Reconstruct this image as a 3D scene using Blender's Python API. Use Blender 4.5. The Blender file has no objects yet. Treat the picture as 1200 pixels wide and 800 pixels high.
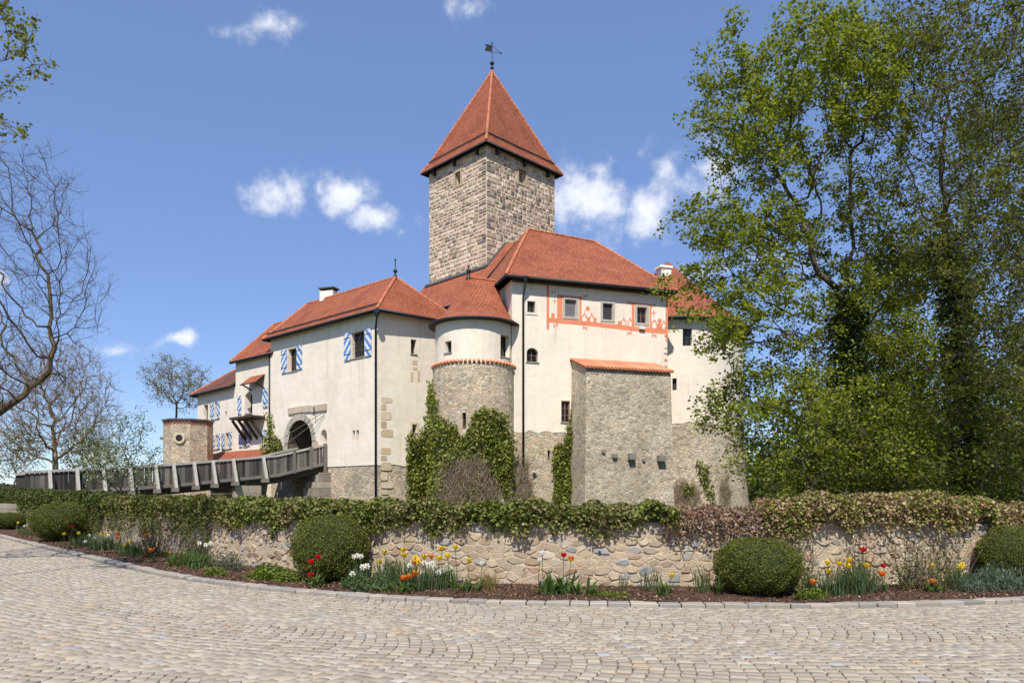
import bpy, math, random
import numpy as np
from mathutils import Vector, Matrix

scene = bpy.context.scene
COL = scene.collection
R = random.Random(7)
F0 = 870.0            # focal length in photo pixels
U0, V0 = 600.0, 580.0  # principal column and horizon row
EYE = 1.65

# ------------------------------------------------------------------ camera
cam_d = bpy.data.cameras.new('camera')
cam = bpy.data.objects.new('camera', cam_d)
COL.objects.link(cam)
cam.location = (0, 0, EYE)
cam.rotation_euler = (math.radians(90), 0, 0)
cam_d.sensor_width = 36
cam_d.lens = 36 * F0 / 1200
cam_d.shift_y = 0.15
cam_d.clip_end = 4000
scene.camera = cam

# ------------------------------------------------------------------ light
SUN_EL = math.radians(52)
SUN_AZ = math.radians(-6)     # measured to the right of straight behind the camera
to_sun = Vector((math.sin(SUN_AZ) * math.cos(SUN_EL), -math.cos(SUN_AZ) * math.cos(SUN_EL), math.sin(SUN_EL)))
sun_d = bpy.data.lights.new('sun', 'SUN')
sun_d.energy = 5.0
sun_d.angle = math.radians(0.53)
sun_d.color = (1.0, 0.955, 0.88)
sun = bpy.data.objects.new('sun', sun_d)
COL.objects.link(sun)
sun.rotation_euler = to_sun.to_track_quat('Z', 'Y').to_euler()
sun.location = to_sun * 200

world = bpy.data.worlds.new('World')
scene.world = world
world.use_nodes = True
scene.view_settings.view_transform = 'Standard'
scene.view_settings.look = 'None'
scene.view_settings.gamma = 1.0
scene.view_settings.exposure = 0.22
scene.view_settings.use_curve_mapping = False


def build_world():
    nt = world.node_tree
    nt.nodes.clear()
    N = nt.nodes.new
    L = nt.links.new
    out = N('ShaderNodeOutputWorld')
    bg = N('ShaderNodeBackground')
    bg.inputs['Strength'].default_value = 0.15
    sky = N('ShaderNodeTexSky')
    sky.sky_type = 'NISHITA'
    sky.sun_disc = False
    sky.sun_elevation = SUN_EL
    sky.sun_rotation = math.radians(180) - SUN_AZ
    sky.altitude = 1400
    sky.air_density = 1.0
    sky.dust_density = 0.0
    sky.ozone_density = 3.0
    hs = N('ShaderNodeHueSaturation')
    hs.inputs['Hue'].default_value = 0.512
    hs.inputs['Saturation'].default_value = 1.06
    hs.inputs['Value'].default_value = 1.0
    L(sky.outputs[0], hs.inputs['Color'])
    even = N('ShaderNodeMix')          # constant blue mixed in to even the gradient out
    even.data_type = 'RGBA'
    even.inputs['Factor'].default_value = 0.45
    L(hs.outputs[0], even.inputs['A'])
    even.inputs['B'].default_value = (1.35, 2.22, 4.15, 1)
    # fair-weather clouds, placed by direction in the sky
    tc = N('ShaderNodeTexCoord')
    sep = N('ShaderNodeSeparateXYZ')
    L(tc.outputs['Generated'], sep.inputs[0])

    def m(op, a, b=None, c=None):
        n = N('ShaderNodeMath')
        n.operation = op
        for i, x in enumerate((a, b, c)):
            if x is None:
                continue
            if isinstance(x, (int, float)):
                n.inputs[i].default_value = x
            else:
                L(x, n.inputs[i])
        return n.outputs[0]
    yy = m('MAXIMUM', sep.outputs['Y'], 0.02)
    wz = N('ShaderNodeTexNoise')
    wz.inputs['Scale'].default_value = 9
    wz.inputs['Detail'].default_value = 7
    L(tc.outputs['Generated'], wz.inputs['Vector'])
    wsep = N('ShaderNodeSeparateColor')
    L(wz.outputs['Color'], wsep.inputs[0])
    gx = m('ADD', m('DIVIDE', sep.outputs['X'], yy), m('MULTIPLY', m('SUBTRACT', wsep.outputs[0], .5), .16))
    gz = m('ADD', m('DIVIDE', sep.outputs['Z'], yy), m('MULTIPLY', m('SUBTRACT', wsep.outputs[1], .5), .08))
    nz = N('ShaderNodeTexNoise')
    nz.inputs['Scale'].default_value = 20
    nz.inputs['Detail'].default_value = 9
    nz.inputs['Roughness'].default_value = 0.62
    L(tc.outputs['Generated'], nz.inputs['Vector'])
    nz2 = N('ShaderNodeTexNoise')
    nz2.inputs['Scale'].default_value = 45
    nz2.inputs['Detail'].default_value = 7
    L(tc.outputs['Generated'], nz2.inputs['Vector'])
    blobs = [(324, 221, 48, 36, 1.15), (365, 214, 50, 30, 1.0), (405, 230, 60, 36, 1.2), (442, 258, 48, 30, 1.15), (308, 28, 42, 22, .62), (541, 17, 44, 30, .62),
             (683, 236, 66, 74, 1.4), (705, 195, 40, 28, 1.), (765, 248, 52, 44, 1.1), (214, 396, 36, 13, 1.15), (146, 400, 46, 16, 1.1),
             (826, 196, 66, 50, 1.1), (2, 322, 20, 34, .8), (826, 318, 60, 22, .8), (905, 300, 70, 30, .6), (-150, 300, 120, 50, .9), (1350, 250, 120, 60, .9)]
    best = None
    for (u, v, ru, rv, k) in blobs:
        dx = m('MULTIPLY', m('SUBTRACT', gx, (u - U0) / F0), F0 / ru)
        dz = m('MULTIPLY', m('SUBTRACT', gz, (V0 - v) / F0), F0 / rv)
        d2 = m('ADD', m('MULTIPLY', dx, dx), m('MULTIPLY', dz, dz))
        val = m('MULTIPLY', m('SUBTRACT', 1.0, m('SQRT', d2)), k)
        best = val if best is None else m('MAXIMUM', best, val)
    best = m('MAXIMUM', best, -2.0)
    nn = m('ADD', m('MULTIPLY', m('SUBTRACT', nz.outputs[0], 0.5), 3.6), m('MULTIPLY', m('SUBTRACT', nz2.outputs[0], 0.5), 1.3))
    dens = m('ADD', m('MULTIPLY', best, 1.6), m('SUBTRACT', nn, 0.05))
    ramp = N('ShaderNodeMapRange')
    ramp.interpolation_type = 'SMOOTHERSTEP'
    ramp.inputs['From Min'].default_value = 0.0
    ramp.inputs['From Max'].default_value = 2.1
    L(dens, ramp.inputs['Value'])
    fac = m('MULTIPLY', ramp.outputs[0], 0.9)
    mix = N('ShaderNodeMix')
    mix.data_type = 'RGBA'
    L(fac, mix.inputs['Factor'])
    L(even.outputs['Result'], mix.inputs['A'])
    mix.inputs['B'].default_value = (6.0, 6.1, 6.4, 1)
    L(mix.outputs['Result'], bg.inputs['Color'])
    L(bg.outputs[0], out.inputs['Surface'])


build_world()


# ------------------------------------------------------------------ helpers
def S(r, g, b):
    """0-255 sRGB -> linear"""
    f = lambda c: (c / 255 / 12.92) if c <= 10 else ((c / 255 + 0.055) / 1.055) ** 2.4
    return (f(r), f(g), f(b))


def P(u, v, Y):
    return Vector(((u - U0) / F0 * Y, Y, EYE + (V0 - v) / F0 * Y))


ORG = {}


def _link(o, parent):
    COL.objects.link(o)
    if parent is not None:
        o.parent = parent
        ORG[o.name] = ORG.get(parent.name, Vector((0, 0, 0)))
    return o


def tag(o, label=None, cat=None, group=None, kind=None):
    if label:
        o['label'] = label
    if cat:
        o['category'] = cat
    if group:
        o['group'] = group
    if kind:
        o['kind'] = kind
    return o


def thing(name, loc, label, cat, group=None):
    o = bpy.data.objects.new(name, None)
    o.empty_display_size = 0.2
    o.location = loc
    COL.objects.link(o)
    ORG[o.name] = Vector(loc)
    return tag(o, label, cat, group)


def np_mesh(name, V, Fc, mat, parent=None, col=None, uv=None, smooth=False, loc=None):
    """V (n,3), Fc (m,k) constant size faces; world coordinates"""
    V = np.asarray(V, dtype=np.float64)
    Fc = np.asarray(Fc, dtype=np.int32)
    o3 = ORG.get(parent.name, Vector((0, 0, 0))) if parent is not None else Vector(loc or (0, 0, 0))
    V = V - np.array(o3)
    me = bpy.data.meshes.new(name)
    n, (mm, k) = len(V), Fc.shape
    me.vertices.add(n)
    me.vertices.foreach_set('co', V.astype(np.float32).ravel())
    me.loops.add(mm * k)
    me.loops.foreach_set('vertex_index', Fc.ravel())
    me.polygons.add(mm)
    me.polygons.foreach_set('loop_start', np.arange(0, mm * k, k, dtype=np.int32))
    if smooth:
        me.polygons.foreach_set('use_smooth', np.ones(mm, dtype=bool))
    me.update(calc_edges=True)
    if col is not None:
        a = me.attributes.new('col', 'FLOAT_VECTOR', 'FACE')
        a.data.foreach_set('vector', np.asarray(col, dtype=np.float32).ravel())
    if uv is not None:
        me.uv_layers.new(name='UVMap').data.foreach_set('uv', np.asarray(uv, dtype=np.float32).ravel())
    me.materials.append(mat)
    ob = bpy.data.objects.new(name, me)
    if parent is None and loc is not None:
        ob.location = loc
    ob = _link(ob, parent)
    if parent is None:
        ORG[ob.name] = Vector(o3)
    return ob


class MB:
    def __init__(self):
        self.v, self.f, self.c, self.uv, self.m = [], [], [], [], []

    def face(self, pts, col=(.5, .5, .5), uv=None, mi=0):
        b = len(self.v)
        self.v += [tuple(p) for p in pts]
        self.f.append(tuple(range(b, b + len(pts))))
        self.c.append(col)
        self.uv.append(uv or [(0, 0)] * len(pts))
        self.m.append(mi)

    def add(self, V, Fc, col=(.5, .5, .5)):
        b = len(self.v)
        self.v += [tuple(p) for p in V]
        for f in Fc:
            self.f.append(tuple(i + b for i in f))
            self.c.append(col)
            self.uv.append([(0, 0)] * len(f))
            self.m.append(0)

    def box(self, o, ax, ay, az, col=(.5, .5, .5)):
        """corner o, edge vectors"""
        o, ax, ay, az = Vector(o), Vector(ax), Vector(ay), Vector(az)
        if ax.cross(ay).dot(az) < 0:
            ax, ay = ay, ax
        p = [o, o + ax, o + ax + ay, o + ay, o + az, o + ax + az, o + ax + ay + az, o + ay + az]
        self.add(p, [(0, 3, 2, 1), (4, 5, 6, 7), (0, 1, 5, 4), (1, 2, 6, 5), (2, 3, 7, 6), (3, 0, 4, 7)], col)

    def beam(self, p, q, w, h, col=(.5, .5, .5), up=(0, 0, 1)):
        """bar of section w (sideways) x h (along up) centred on p-q"""
        p, q = Vector(p), Vector(q)
        d = q - p
        s = d.cross(Vector(up))
        if s.length < 1e-6:
            s = Vector((1, 0, 0))
        s.normalize()
        t = s.cross(d).normalized()
        self.box(p - s * w / 2 - t * h / 2, d, s * w, t * h, col)

    def prism(self, poly, ext, col=(.5, .5, .5)):
        """poly list of points, extruded by vector ext"""
        n = len(poly)
        ext = Vector(ext)
        A = [Vector(p) for p in poly]
        nrm = Vector((0, 0, 0))
        for i in range(n):
            nrm += A[i].cross(A[(i + 1) % n])
        if nrm.dot(ext) > 0:
            A.reverse()
        B = [p + ext for p in A]
        fs = [tuple(range(n)), tuple(range(2 * n - 1, n - 1, -1))]
        for i in range(n):
            j = (i + 1) % n
            fs.append((i, n + i, n + j, j))
        self.add(A + B, fs, col)

    def tube(self, pts, rad, k=8, col=(.5, .5, .5), cap=True):
        pts = [Vector(p) for p in pts]
        if isinstance(rad, (int, float)):
            rad = [rad] * len(pts)
        b = len(self.v)
        ref = None
        for i, p in enumerate(pts):
            d = (pts[min(i + 1, len(pts) - 1)] - pts[max(i - 1, 0)]).normalized()
            if ref is None:
                ref = Vector((0, 0, 1)) if abs(d.z) < .9 else Vector((1, 0, 0))
            s = d.cross(ref).normalized()
            t = s.cross(d)
            for j in range(k):
                a = 2 * math.pi * j / k
                self.v.append(tuple(p + (s * math.cos(a) + t * math.sin(a)) * rad[i]))
        for i in range(len(pts) - 1):
            for j in range(k):
                j2 = (j + 1) % k
                self._f((b + i * k + j, b + i * k + j2, b + (i + 1) * k + j2, b + (i + 1) * k + j), col)
        if cap:
            self._f(tuple(b + j for j in range(k))[::-1], col)
            e = b + (len(pts) - 1) * k
            self._f(tuple(e + j for j in range(k)), col)

    def _f(self, f, col):
        self.f.append(f)
        self.c.append(col)
        self.uv.append([(0, 0)] * len(f))
        self.m.append(0)

    def lathe(self, c, prof, k=12, col=(.5, .5, .5)):
        """prof list of (r, z) about vertical axis through c"""
        b = len(self.v)
        for (r, z) in prof:
            for j in range(k):
                a = 2 * math.pi * j / k
                self.v.append((c[0] + r * math.cos(a), c[1] + r * math.sin(a), c[2] + z))
        for i in range(len(prof) - 1):
            for j in range(k):
                j2 = (j + 1) % k
                self._f((b + i * k + j, b + i * k + j2, b + (i + 1) * k + j2, b + (i + 1) * k + j), col)

    def build(self, name, mat, parent=None, smooth=False, loc=None):
        o3 = ORG.get(parent.name, Vector((0, 0, 0))) if parent is not None else Vector(loc or (0, 0, 0))
        me = bpy.data.meshes.new(name)
        me.from_pydata([(x - o3.x, y - o3.y, z - o3.z) for x, y, z in self.v], [], self.f)
        a = me.attributes.new('col', 'FLOAT_VECTOR', 'FACE')
        a.data.foreach_set('vector', np.array(self.c, dtype=np.float32).ravel())
        fl = [c for f in self.uv for p in f for c in p]
        me.uv_layers.new(name='UVMap').data.foreach_set('uv', np.array(fl, dtype=np.float32))
        for m_ in (mat if isinstance(mat, (list, tuple)) else [mat]):
            me.materials.append(m_)
        if any(self.m):
            me.polygons.foreach_set('material_index', np.array(self.m, dtype=np.int32))
        if smooth:
            me.polygons.foreach_set('use_smooth', np.ones(len(self.f), dtype=bool))
        ob = bpy.data.objects.new(name, me)
        if parent is None and loc is not None:
            ob.location = loc
        ob = _link(ob, parent)
        if parent is None:
            ORG[ob.name] = Vector(o3)
        return ob


# ------------------------------------------------------------------ materials
class NT:
    def __init__(self, name):
        self.mat = bpy.data.materials.new(name)
        self.mat.use_nodes = True
        self.t = self.mat.node_tree
        self.t.nodes.clear()
        self.out = self.n('ShaderNodeOutputMaterial')
        self.b = self.n('ShaderNodeBsdfPrincipled')
        self.l(self.b.outputs[0], self.out.inputs['Surface'])
        self.b.inputs['Specular IOR Level'].default_value = 0.3

    def n(self, t, **kw):
        nd = self.t.nodes.new(t)
        for k, v in kw.items():
            if k in nd.inputs:
                nd.inputs[k].default_value = v
            else:
                setattr(nd, k, v)
        return nd

    def l(self, a, b):
        self.t.links.new(a, b)

    def math(self, op, a, b=None, c=None, clamp=False):
        nd = self.n('ShaderNodeMath')
        nd.operation = op
        nd.use_clamp = clamp
        for i, x in enumerate((a, b, c)):
            if x is None:
                continue
            if isinstance(x, (int, float)):
                nd.inputs[i].default_value = x
            else:
                self.l(x, nd.inputs[i])
        return nd.outputs[0]

    def mix(self, fac, a, b, blend='MIX'):
        nd = self.n('ShaderNodeMix')
        nd.data_type = 'RGBA'
        nd.blend_type = blend
        for key, x in (('Factor', fac), ('A', a), ('B', b)):
            if isinstance(x, (int, float)):
                nd.inputs[key].default_value = x
            elif isinstance(x, tuple):
                nd.inputs[key].default_value = (*x[:3], 1)
            else:
                self.l(x, nd.inputs[key])
        return nd.outputs['Result']

    def ramp(self, fac, stops, interp='LINEAR'):
        nd = self.n('ShaderNodeValToRGB')
        cr = nd.color_ramp
        cr.interpolation = interp
        while len(cr.elements) < len(stops):
            cr.elements.new(0.5)
        for e, (p, c) in zip(cr.elements, stops):
            e.position = p
            e.color = (*c[:3], 1)
        self.l(fac, nd.inputs[0])
        return nd.outputs[0]

    def coord(self, kind='Object', scale=(1, 1, 1), warp=0, wscale=2.0):
        tc = self.n('ShaderNodeTexCoord')
        v = tc.outputs[kind]
        if warp:
            nz = self.n('ShaderNodeTexNoise', Scale=wscale, Detail=3)
            self.l(v, nz.inputs['Vector'])
            s = self.n('ShaderNodeVectorMath', operation='SUBTRACT')
            self.l(nz.outputs['Color'], s.inputs[0])
            s.inputs[1].default_value = (.5, .5, .5)
            k = self.n('ShaderNodeVectorMath', operation='SCALE')
            self.l(s.outputs[0], k.inputs[0])
            k.inputs['Scale'].default_value = warp
            a = self.n('ShaderNodeVectorMath', operation='ADD')
            self.l(v, a.inputs[0])
            self.l(k.outputs[0], a.inputs[1])
            v = a.outputs[0]
        mp = self.n('ShaderNodeMapping')
        mp.inputs['Scale'].default_value = scale
        self.l(v, mp.inputs['Vector'])
        return mp.outputs[0]

    def noise(self, vec, scale, detail=4, rough=.55):
        nz = self.n('ShaderNodeTexNoise', Scale=scale, Detail=detail, Roughness=rough)
        self.l(vec, nz.inputs['Vector'])
        return nz.outputs[0]

    def bump(self, h, strength=.5, dist=.02, prev=None):
        b = self.n('ShaderNodeBump')
        b.inputs['Strength'].default_value = strength
        b.inputs['Distance'].default_value = dist
        self.l(h, b.inputs['Height'])
        if prev is not None:
            self.l(prev, b.inputs['Normal'])
        self.l(b.outputs[0], self.b.inputs['Normal'])
        return b.outputs[0]

    def base(self, c):
        if isinstance(c, tuple):
            self.b.inputs['Base Color'].default_value = (*c[:3], 1)
        else:
            self.l(c, self.b.inputs['Base Color'])

    def rough(self, r):
        self.b.inputs['Roughness'].default_value = r


def m_plain(name, c, rough=.7, var=.25, scale=6, bump=.3, bd=.01, metal=0, spec=.3, stretch=(1, 1, 1)):
    t = NT(name)
    v = t.coord(scale=stretch)
    n = t.noise(v, scale)
    t.base(t.mix(n, tuple(x * (1 - var) for x in c), tuple(min(1, x * (1 + var)) for x in c)))
    t.rough(rough)
    t.b.inputs['Metallic'].default_value = metal
    t.b.inputs['Specular IOR Level'].default_value = spec
    if bump:
        t.bump(t.noise(v, scale * 4), bump, bd)
    return t.mat


def m_attr(name, rough=.8, nscale=9, var=.3, bump=.4, bd=.02, trans=0, spec=.25, bscale=None, transcol=None):
    """colour from the per-face attribute 'col', broken up by noise"""
    t = NT(name)
    a = t.n('ShaderNodeAttribute')
    a.attribute_name = 'col'
    c = a.outputs['Color']
    if var:
        v = t.coord()
        n = t.noise(v, nscale, 5)
        k = t.math('MULTIPLY_ADD', n, 2 * var, 1 - var)
        mul = t.n('ShaderNodeVectorMath', operation='SCALE')
        t.l(c, mul.inputs[0])
        t.l(k, mul.inputs['Scale'])
        c = mul.outputs[0]
        if bump:
            t.bump(t.noise(v, bscale or nscale * 3, 6, .65), bump, bd)
    t.base(c)
    t.rough(rough)
    t.b.inputs['Specular IOR Level'].default_value = spec
    if trans:
        tr = t.n('ShaderNodeBsdfTranslucent')
        g = t.mix(1.0, c, transcol or (1.15, 1.25, .55), 'MULTIPLY')
        t.l(g, tr.inputs['Color'])
        mx = t.n('ShaderNodeMixShader')
        mx.inputs[0].default_value = trans
        t.l(t.b.outputs[0], mx.inputs[1])
        t.l(tr.outputs[0], mx.inputs[2])
        t.l(mx.outputs[0], t.out.inputs['Surface'])
    return t.mat


def m_plaster(name, c, stain=(.55, .47, .36)):
    t = NT(name)
    v = t.coord()
    n1 = t.noise(v, .55, 6, .6)
    n2 = t.noise(t.coord(scale=(1, 1, .3)), 2.2, 5, .6)
    f1 = t.n('ShaderNodeMapRange')
    t.l(n1, f1.inputs[0])
    f1.inputs[1].default_value = .42
    f1.inputs[2].default_value = .78
    c1 = t.mix(t.math('MULTIPLY', f1.outputs[0], .5), c, stain)
    k = t.math('MULTIPLY_ADD', n2, .26, .86)
    st = t.noise(t.coord(scale=(1, 1, .09)), 3.2, 6, .65)      # rain streaks
    c1 = t.mix(t.math('MULTIPLY', t.ramp(st, [(.56, (0, 0, 0)), (.78, (1, 1, 1))]), .38), c1, tuple(x * .62 for x in stain))
    pt = t.noise(v, .28, 3, .5)                                  # patch repairs
    c1 = t.mix(t.math('MULTIPLY', t.ramp(pt, [(.55, (0, 0, 0)), (.58, (1, 1, 1))]), .16), c1, (.86, .80, .70))
    c2 = t.mix(1.0, c1, t.ramp(k, [(0, (0, 0, 0)), (1, (1, 1, 1))]), 'MULTIPLY')
    t.base(c2)
    t.rough(.93)
    t.b.inputs['Specular IOR Level'].default_value = .1
    b1 = t.bump(t.noise(v, 2.0, 4, .5), .35, .08)
    t.bump(t.noise(v, 22, 6, .7), .35, .02, b1)
    return t.mat


def m_rubble(name, cols, mortar, scale=3.2, flat=1.7, mort=.10, bd=.13):
    t = NT(name)
    v = t.coord(scale=(1, 1, flat), warp=.16, wscale=2.5)
    vo = t.n('ShaderNodeTexVoronoi', Scale=scale)
    t.l(v, vo.inputs['Vector'])
    ve = t.n('ShaderNodeTexVoronoi', Scale=scale)
    ve.feature = 'DISTANCE_TO_EDGE'
    t.l(v, ve.inputs['Vector'])
    sp = t.n('ShaderNodeSeparateColor')
    t.l(vo.outputs['Color'], sp.inputs[0])
    k = len(cols)
    stone = t.ramp(sp.outputs[0], [(i / k, c) for i, c in enumerate(cols)], 'CONSTANT')
    v0 = t.coord()
    n = t.noise(v0, 14, 6, .65)
    stone = t.mix(1.0, stone, t.ramp(n, [(.25, (.62, .60, .57)), (.62, (1.12, 1.12, 1.12))]), 'MULTIPLY')
    big = t.noise(v0, .45, 5, .6)
    edge = t.n('ShaderNodeMapRange')
    t.l(t.math('ADD', ve.outputs['Distance'], t.math('MULTIPLY', t.math('SUBTRACT', n, .5), .14)), edge.inputs[0])
    edge.inputs[1].default_value = mort * .35
    edge.inputs[2].default_value = mort
    c = t.mix(edge.outputs[0], mortar, stone)
    c = t.mix(1.0, c, t.ramp(big, [(.28, (.70, .69, .68)), (.62, (1.05, 1.05, 1.05))]), 'MULTIPLY')
    t.base(c)
    t.rough(.92)
    t.b.inputs['Specular IOR Level'].default_value = .15
    h = t.math('ADD', t.math('MULTIPLY', edge.outputs[0], t.math('MULTIPLY_ADD', sp.outputs[1], .7, .5)), t.math('MULTIPLY', n, .5))
    t.bump(h, .8, bd)
    return t.mat


def m_tiles(name, c1, c2, row=.165, wid=.17):
    t = NT(name)
    tc = t.n('ShaderNodeTexCoord')
    br = t.n('ShaderNodeTexBrick')
    br.offset = .5
    br.inputs['Scale'].default_value = 1
    br.inputs['Brick Width'].default_value = wid
    br.inputs['Row Height'].default_value = row
    br.inputs['Mortar Size'].default_value = .012
    br.inputs['Mortar Smooth'].default_value = .25
    br.inputs['Bias'].default_value = 0
    br.inputs['Color1'].default_value = (*c1, 1)
    br.inputs['Color2'].default_value = (*c2, 1)
    br.inputs['Mortar'].default_value = (c1[0] * .33, c1[1] * .30, c1[2] * .30, 1)
    t.l(tc.outputs['UV'], br.inputs['Vector'])
    v = t.coord()
    n = t.noise(v, .7, 7, .7)
    c = t.mix(1.0, br.outputs['Color'], t.ramp(n, [(.28, (.62, .60, .60)), (.5, (.95, .95, .95)), (.72, (1.14, 1.14, 1.12))]), 'MULTIPLY')
    n2 = t.noise(v, 9, 3, .6)
    c = t.mix(1.0, c, t.ramp(n2, [(.3, (.72, .72, .72)), (.7, (1.1, 1.1, 1.1))]), 'MULTIPLY')
    t.base(c)
    t.rough(.82)
    sx = t.n('ShaderNodeSeparateXYZ')
    t.l(tc.outputs['UV'], sx.inputs[0])
    saw = t.math('SUBTRACT', 1.0, t.math('FRACT', t.math('DIVIDE', sx.outputs[1], row)))
    h = t.math('SUBTRACT', saw, t.math('MULTIPLY', br.outputs['Fac'], .8))
    h = t.math('ADD', h, t.math('MULTIPLY', n2, .5))
    t.bump(h, .9, .035)
    return t.mat


def m_stripes(name):
    t = NT(name)
    tc = t.n('ShaderNodeTexCoord')
    sx = t.n('ShaderNodeSeparateXYZ')
    t.l(tc.outputs['UV'], sx.inputs[0])
    f = t.math('FRACT', t.math('ADD', t.math('MULTIPLY', sx.outputs[0], 1.0), sx.outputs[1]))
    g = t.math('GREATER_THAN', f, .5)
    c = t.mix(g, (.74, .74, .71), (.105, .255, .60))
    n = t.noise(t.coord(), 12, 4)
    c = t.mix(1.0, c, t.ramp(n, [(.3, (.8, .8, .8)), (.7, (1, 1, 1))]), 'MULTIPLY')
    t.base(c)
    t.rough(.6)
    return t.mat


def m_glass(name, c=(.012, .014, .016), rough=.06):
    t = NT(name)
    t.base(c)
    t.rough(rough)
    t.b.inputs['Specular IOR Level'].default_value = .55
    return t.mat


M = {}
M['plaster'] = m_plaster('plaster', (.81, .715, .585), (.58, .48, .36))
M['plaster2'] = m_plaster('plaster_old', (.76, .665, .52), (.50, .42, .32))
M['tile'] = m_tiles('roof_tiles', (.455, .140, .066), (.345, .100, .048))
M['tile_dark'] = m_tiles('roof_tiles_old', (.23, .095, .06), (.17, .07, .048))
M['ridge'] = m_attr('ridge_tile_clay', .85, 12, .25, .3, .01)
ST = [S(208, 190, 164), S(184, 164, 138), S(218, 202, 178), S(198, 172, 146), S(166, 154, 138), S(216, 194, 162), S(204, 176, 154), S(186, 176, 162)]
M['rubble'] = m_rubble('rubble_masonry', ST, S(220, 204, 176), 3.9, 1.8, .10)
M['rubble_grey'] = m_rubble('rubble_masonry_grey', [S(204, 190, 168), S(178, 164, 146), S(216, 202, 182), S(162, 150, 134), S(210, 188, 160), S(196, 182, 162)], S(216, 202, 178), 4.5, 1.9, .10)
M['stone'] = m_attr('cut_stone', .9, 7, .34, .6, .03)
M['fieldstone'] = m_attr('field_stone', .85, 9, .3, .5, .012)
M['sett'] = m_attr('granite_sett', .75, 40, .20, .5, .006, bscale=70)
M['mortar'] = m_plain('lime_mortar', S(188, 168, 142), .95, .28, 9, 1.0, .04)
M['metal'] = m_plain('dark_zinc', S(58, 60, 62), .55, .2, 3, 0, metal=.4)
M['black_iron'] = m_plain('black_iron', S(34, 34, 35), .6, .2, 8, 0)
M['dark_wood'] = m_plain('dark_wood', S(52, 44, 38), .85, .35, 3, .4, .01)
M['lead'] = m_plain('lead_flashing', S(92, 92, 94), .5, .2, 3, .2, .01)
M['wood'] = m_attr('weathered_wood', .88, 6, .35, .5, .01)
M['frame'] = m_attr('painted_window_wood', .6, 8, .15, .2, .005)
M['glass'] = m_glass('window_glass')
M['shutter'] = m_stripes('striped_shutter_paint')
M['paint'] = m_plain('painted_ornament_red', S(218, 134, 100), .95, .16, 2.5, .2, .01)
M['leaf'] = m_attr('leaf', .6, 3, .2, 0, trans=.45, spec=.2)
M['leaf_waxy'] = m_attr('waxy_leaf', .55, 5, .22, 0, trans=.2, spec=.22)
M['dryleaf'] = m_attr('dry_leaf', .8, 5, .25, 0, trans=.2, spec=.15, transcol=(1.1, 1.0, .8))
M['bark'] = m_attr('bark', .92, 5, .4, .8, .04)
M['petal'] = m_attr('petal', .45, 20, .12, 0, trans=.35, spec=.3, transcol=(1.1, 1.0, .9))
M['twig'] = m_attr('twig', .9, 8, .3, 0)
# ------------------------------------------------------------------ kerb line: everything in the foreground follows it
KP = [(-46, 58), (-33, 43.5), (-20.6, 29.9), (-11.4, 19.9), (-6.94, 15.2), (-4.5, 13.25), (-2.82, 12.27), (-1.34, 11.67), (0.2, 11.32), (2.55, 11.1), (5.08, 11.08), (8.05, 11.65), (12, 13.2), (18, 16.8), (27, 23)]


def catmull(pts, n=24):
    out = []
    p = [np.array(q, float) for q in pts]
    p = [2 * p[0] - p[1]] + p + [2 * p[-1] - p[-2]]
    for i in range(1, len(p) - 2):
        for t in np.linspace(0, 1, n, endpoint=False):
            a, b, c, d = p[i - 1], p[i], p[i + 1], p[i + 2]
            out.append(.5 * (2 * b + (c - a) * t + (2 * a - 5 * b + 4 * c - d) * t * t + (3 * b - 3 * c + d - a) * t ** 3))
    out.append(p[-2])
    return np.array(out)


class Curve2:
    def __init__(self, pts):
        self.p = np.asarray(pts)
        d = np.gradient(self.p, axis=0)
        d /= np.linalg.norm(d, axis=1)[:, None]
        self.t = d
        self.nrm = np.stack([-d[:, 1], d[:, 0]], 1)     # towards the bed
        seg = np.linalg.norm(np.diff(self.p, axis=0), axis=1)
        self.s = np.concatenate([[0], np.cumsum(seg)])
        self.len = self.s[-1]

    def at(self, s, t=0):
        s = np.asarray(s, float)
        x = np.interp(s, self.s, self.p[:, 0]) + t * np.interp(s, self.s, self.nrm[:, 0])
        y = np.interp(s, self.s, self.p[:, 1]) + t * np.interp(s, self.s, self.nrm[:, 1])
        return np.stack([x, y], -1)

    def off(self, t):
        return Curve2(self.p + self.nrm * t)

    def s_at_u(self, u, t=0):
        q = self.p + self.nrm * t
        return np.interp(u, U0 + F0 * q[:, 0] / q[:, 1], self.s)


KERB = Curve2(catmull(KP))


def bed(u, t):
    """point on the ground at photo column u, t metres behind the kerb"""
    s = KERB.s_at_u(u, t)
    p = KERB.at(s, t)
    return float(p[0]), float(p[1])


def strip(name, s0, s1, t0, t1, z, mat, ds=.35, nt=1, zf=None):
    n = max(2, int((s1 - s0) / ds))
    ss = np.linspace(s0, s1, n)
    V, Fc = [], []
    for i, s in enumerate(ss):
        for j in range(nt + 1):
            t = t0 + (t1 - t0) * j / nt
            p = KERB.at(s, t)
            V.append((p[0], p[1], zf(s, t) if zf else z))
    w = nt + 1
    for i in range(n - 1):
        for j in range(nt):
            Fc.append((i * w + j, (i + 1) * w + j, (i + 1) * w + j + 1, i * w + j + 1))
    return tag(np_mesh(name, V, Fc, mat, loc=(0, 0, 0)), kind='structure')


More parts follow.
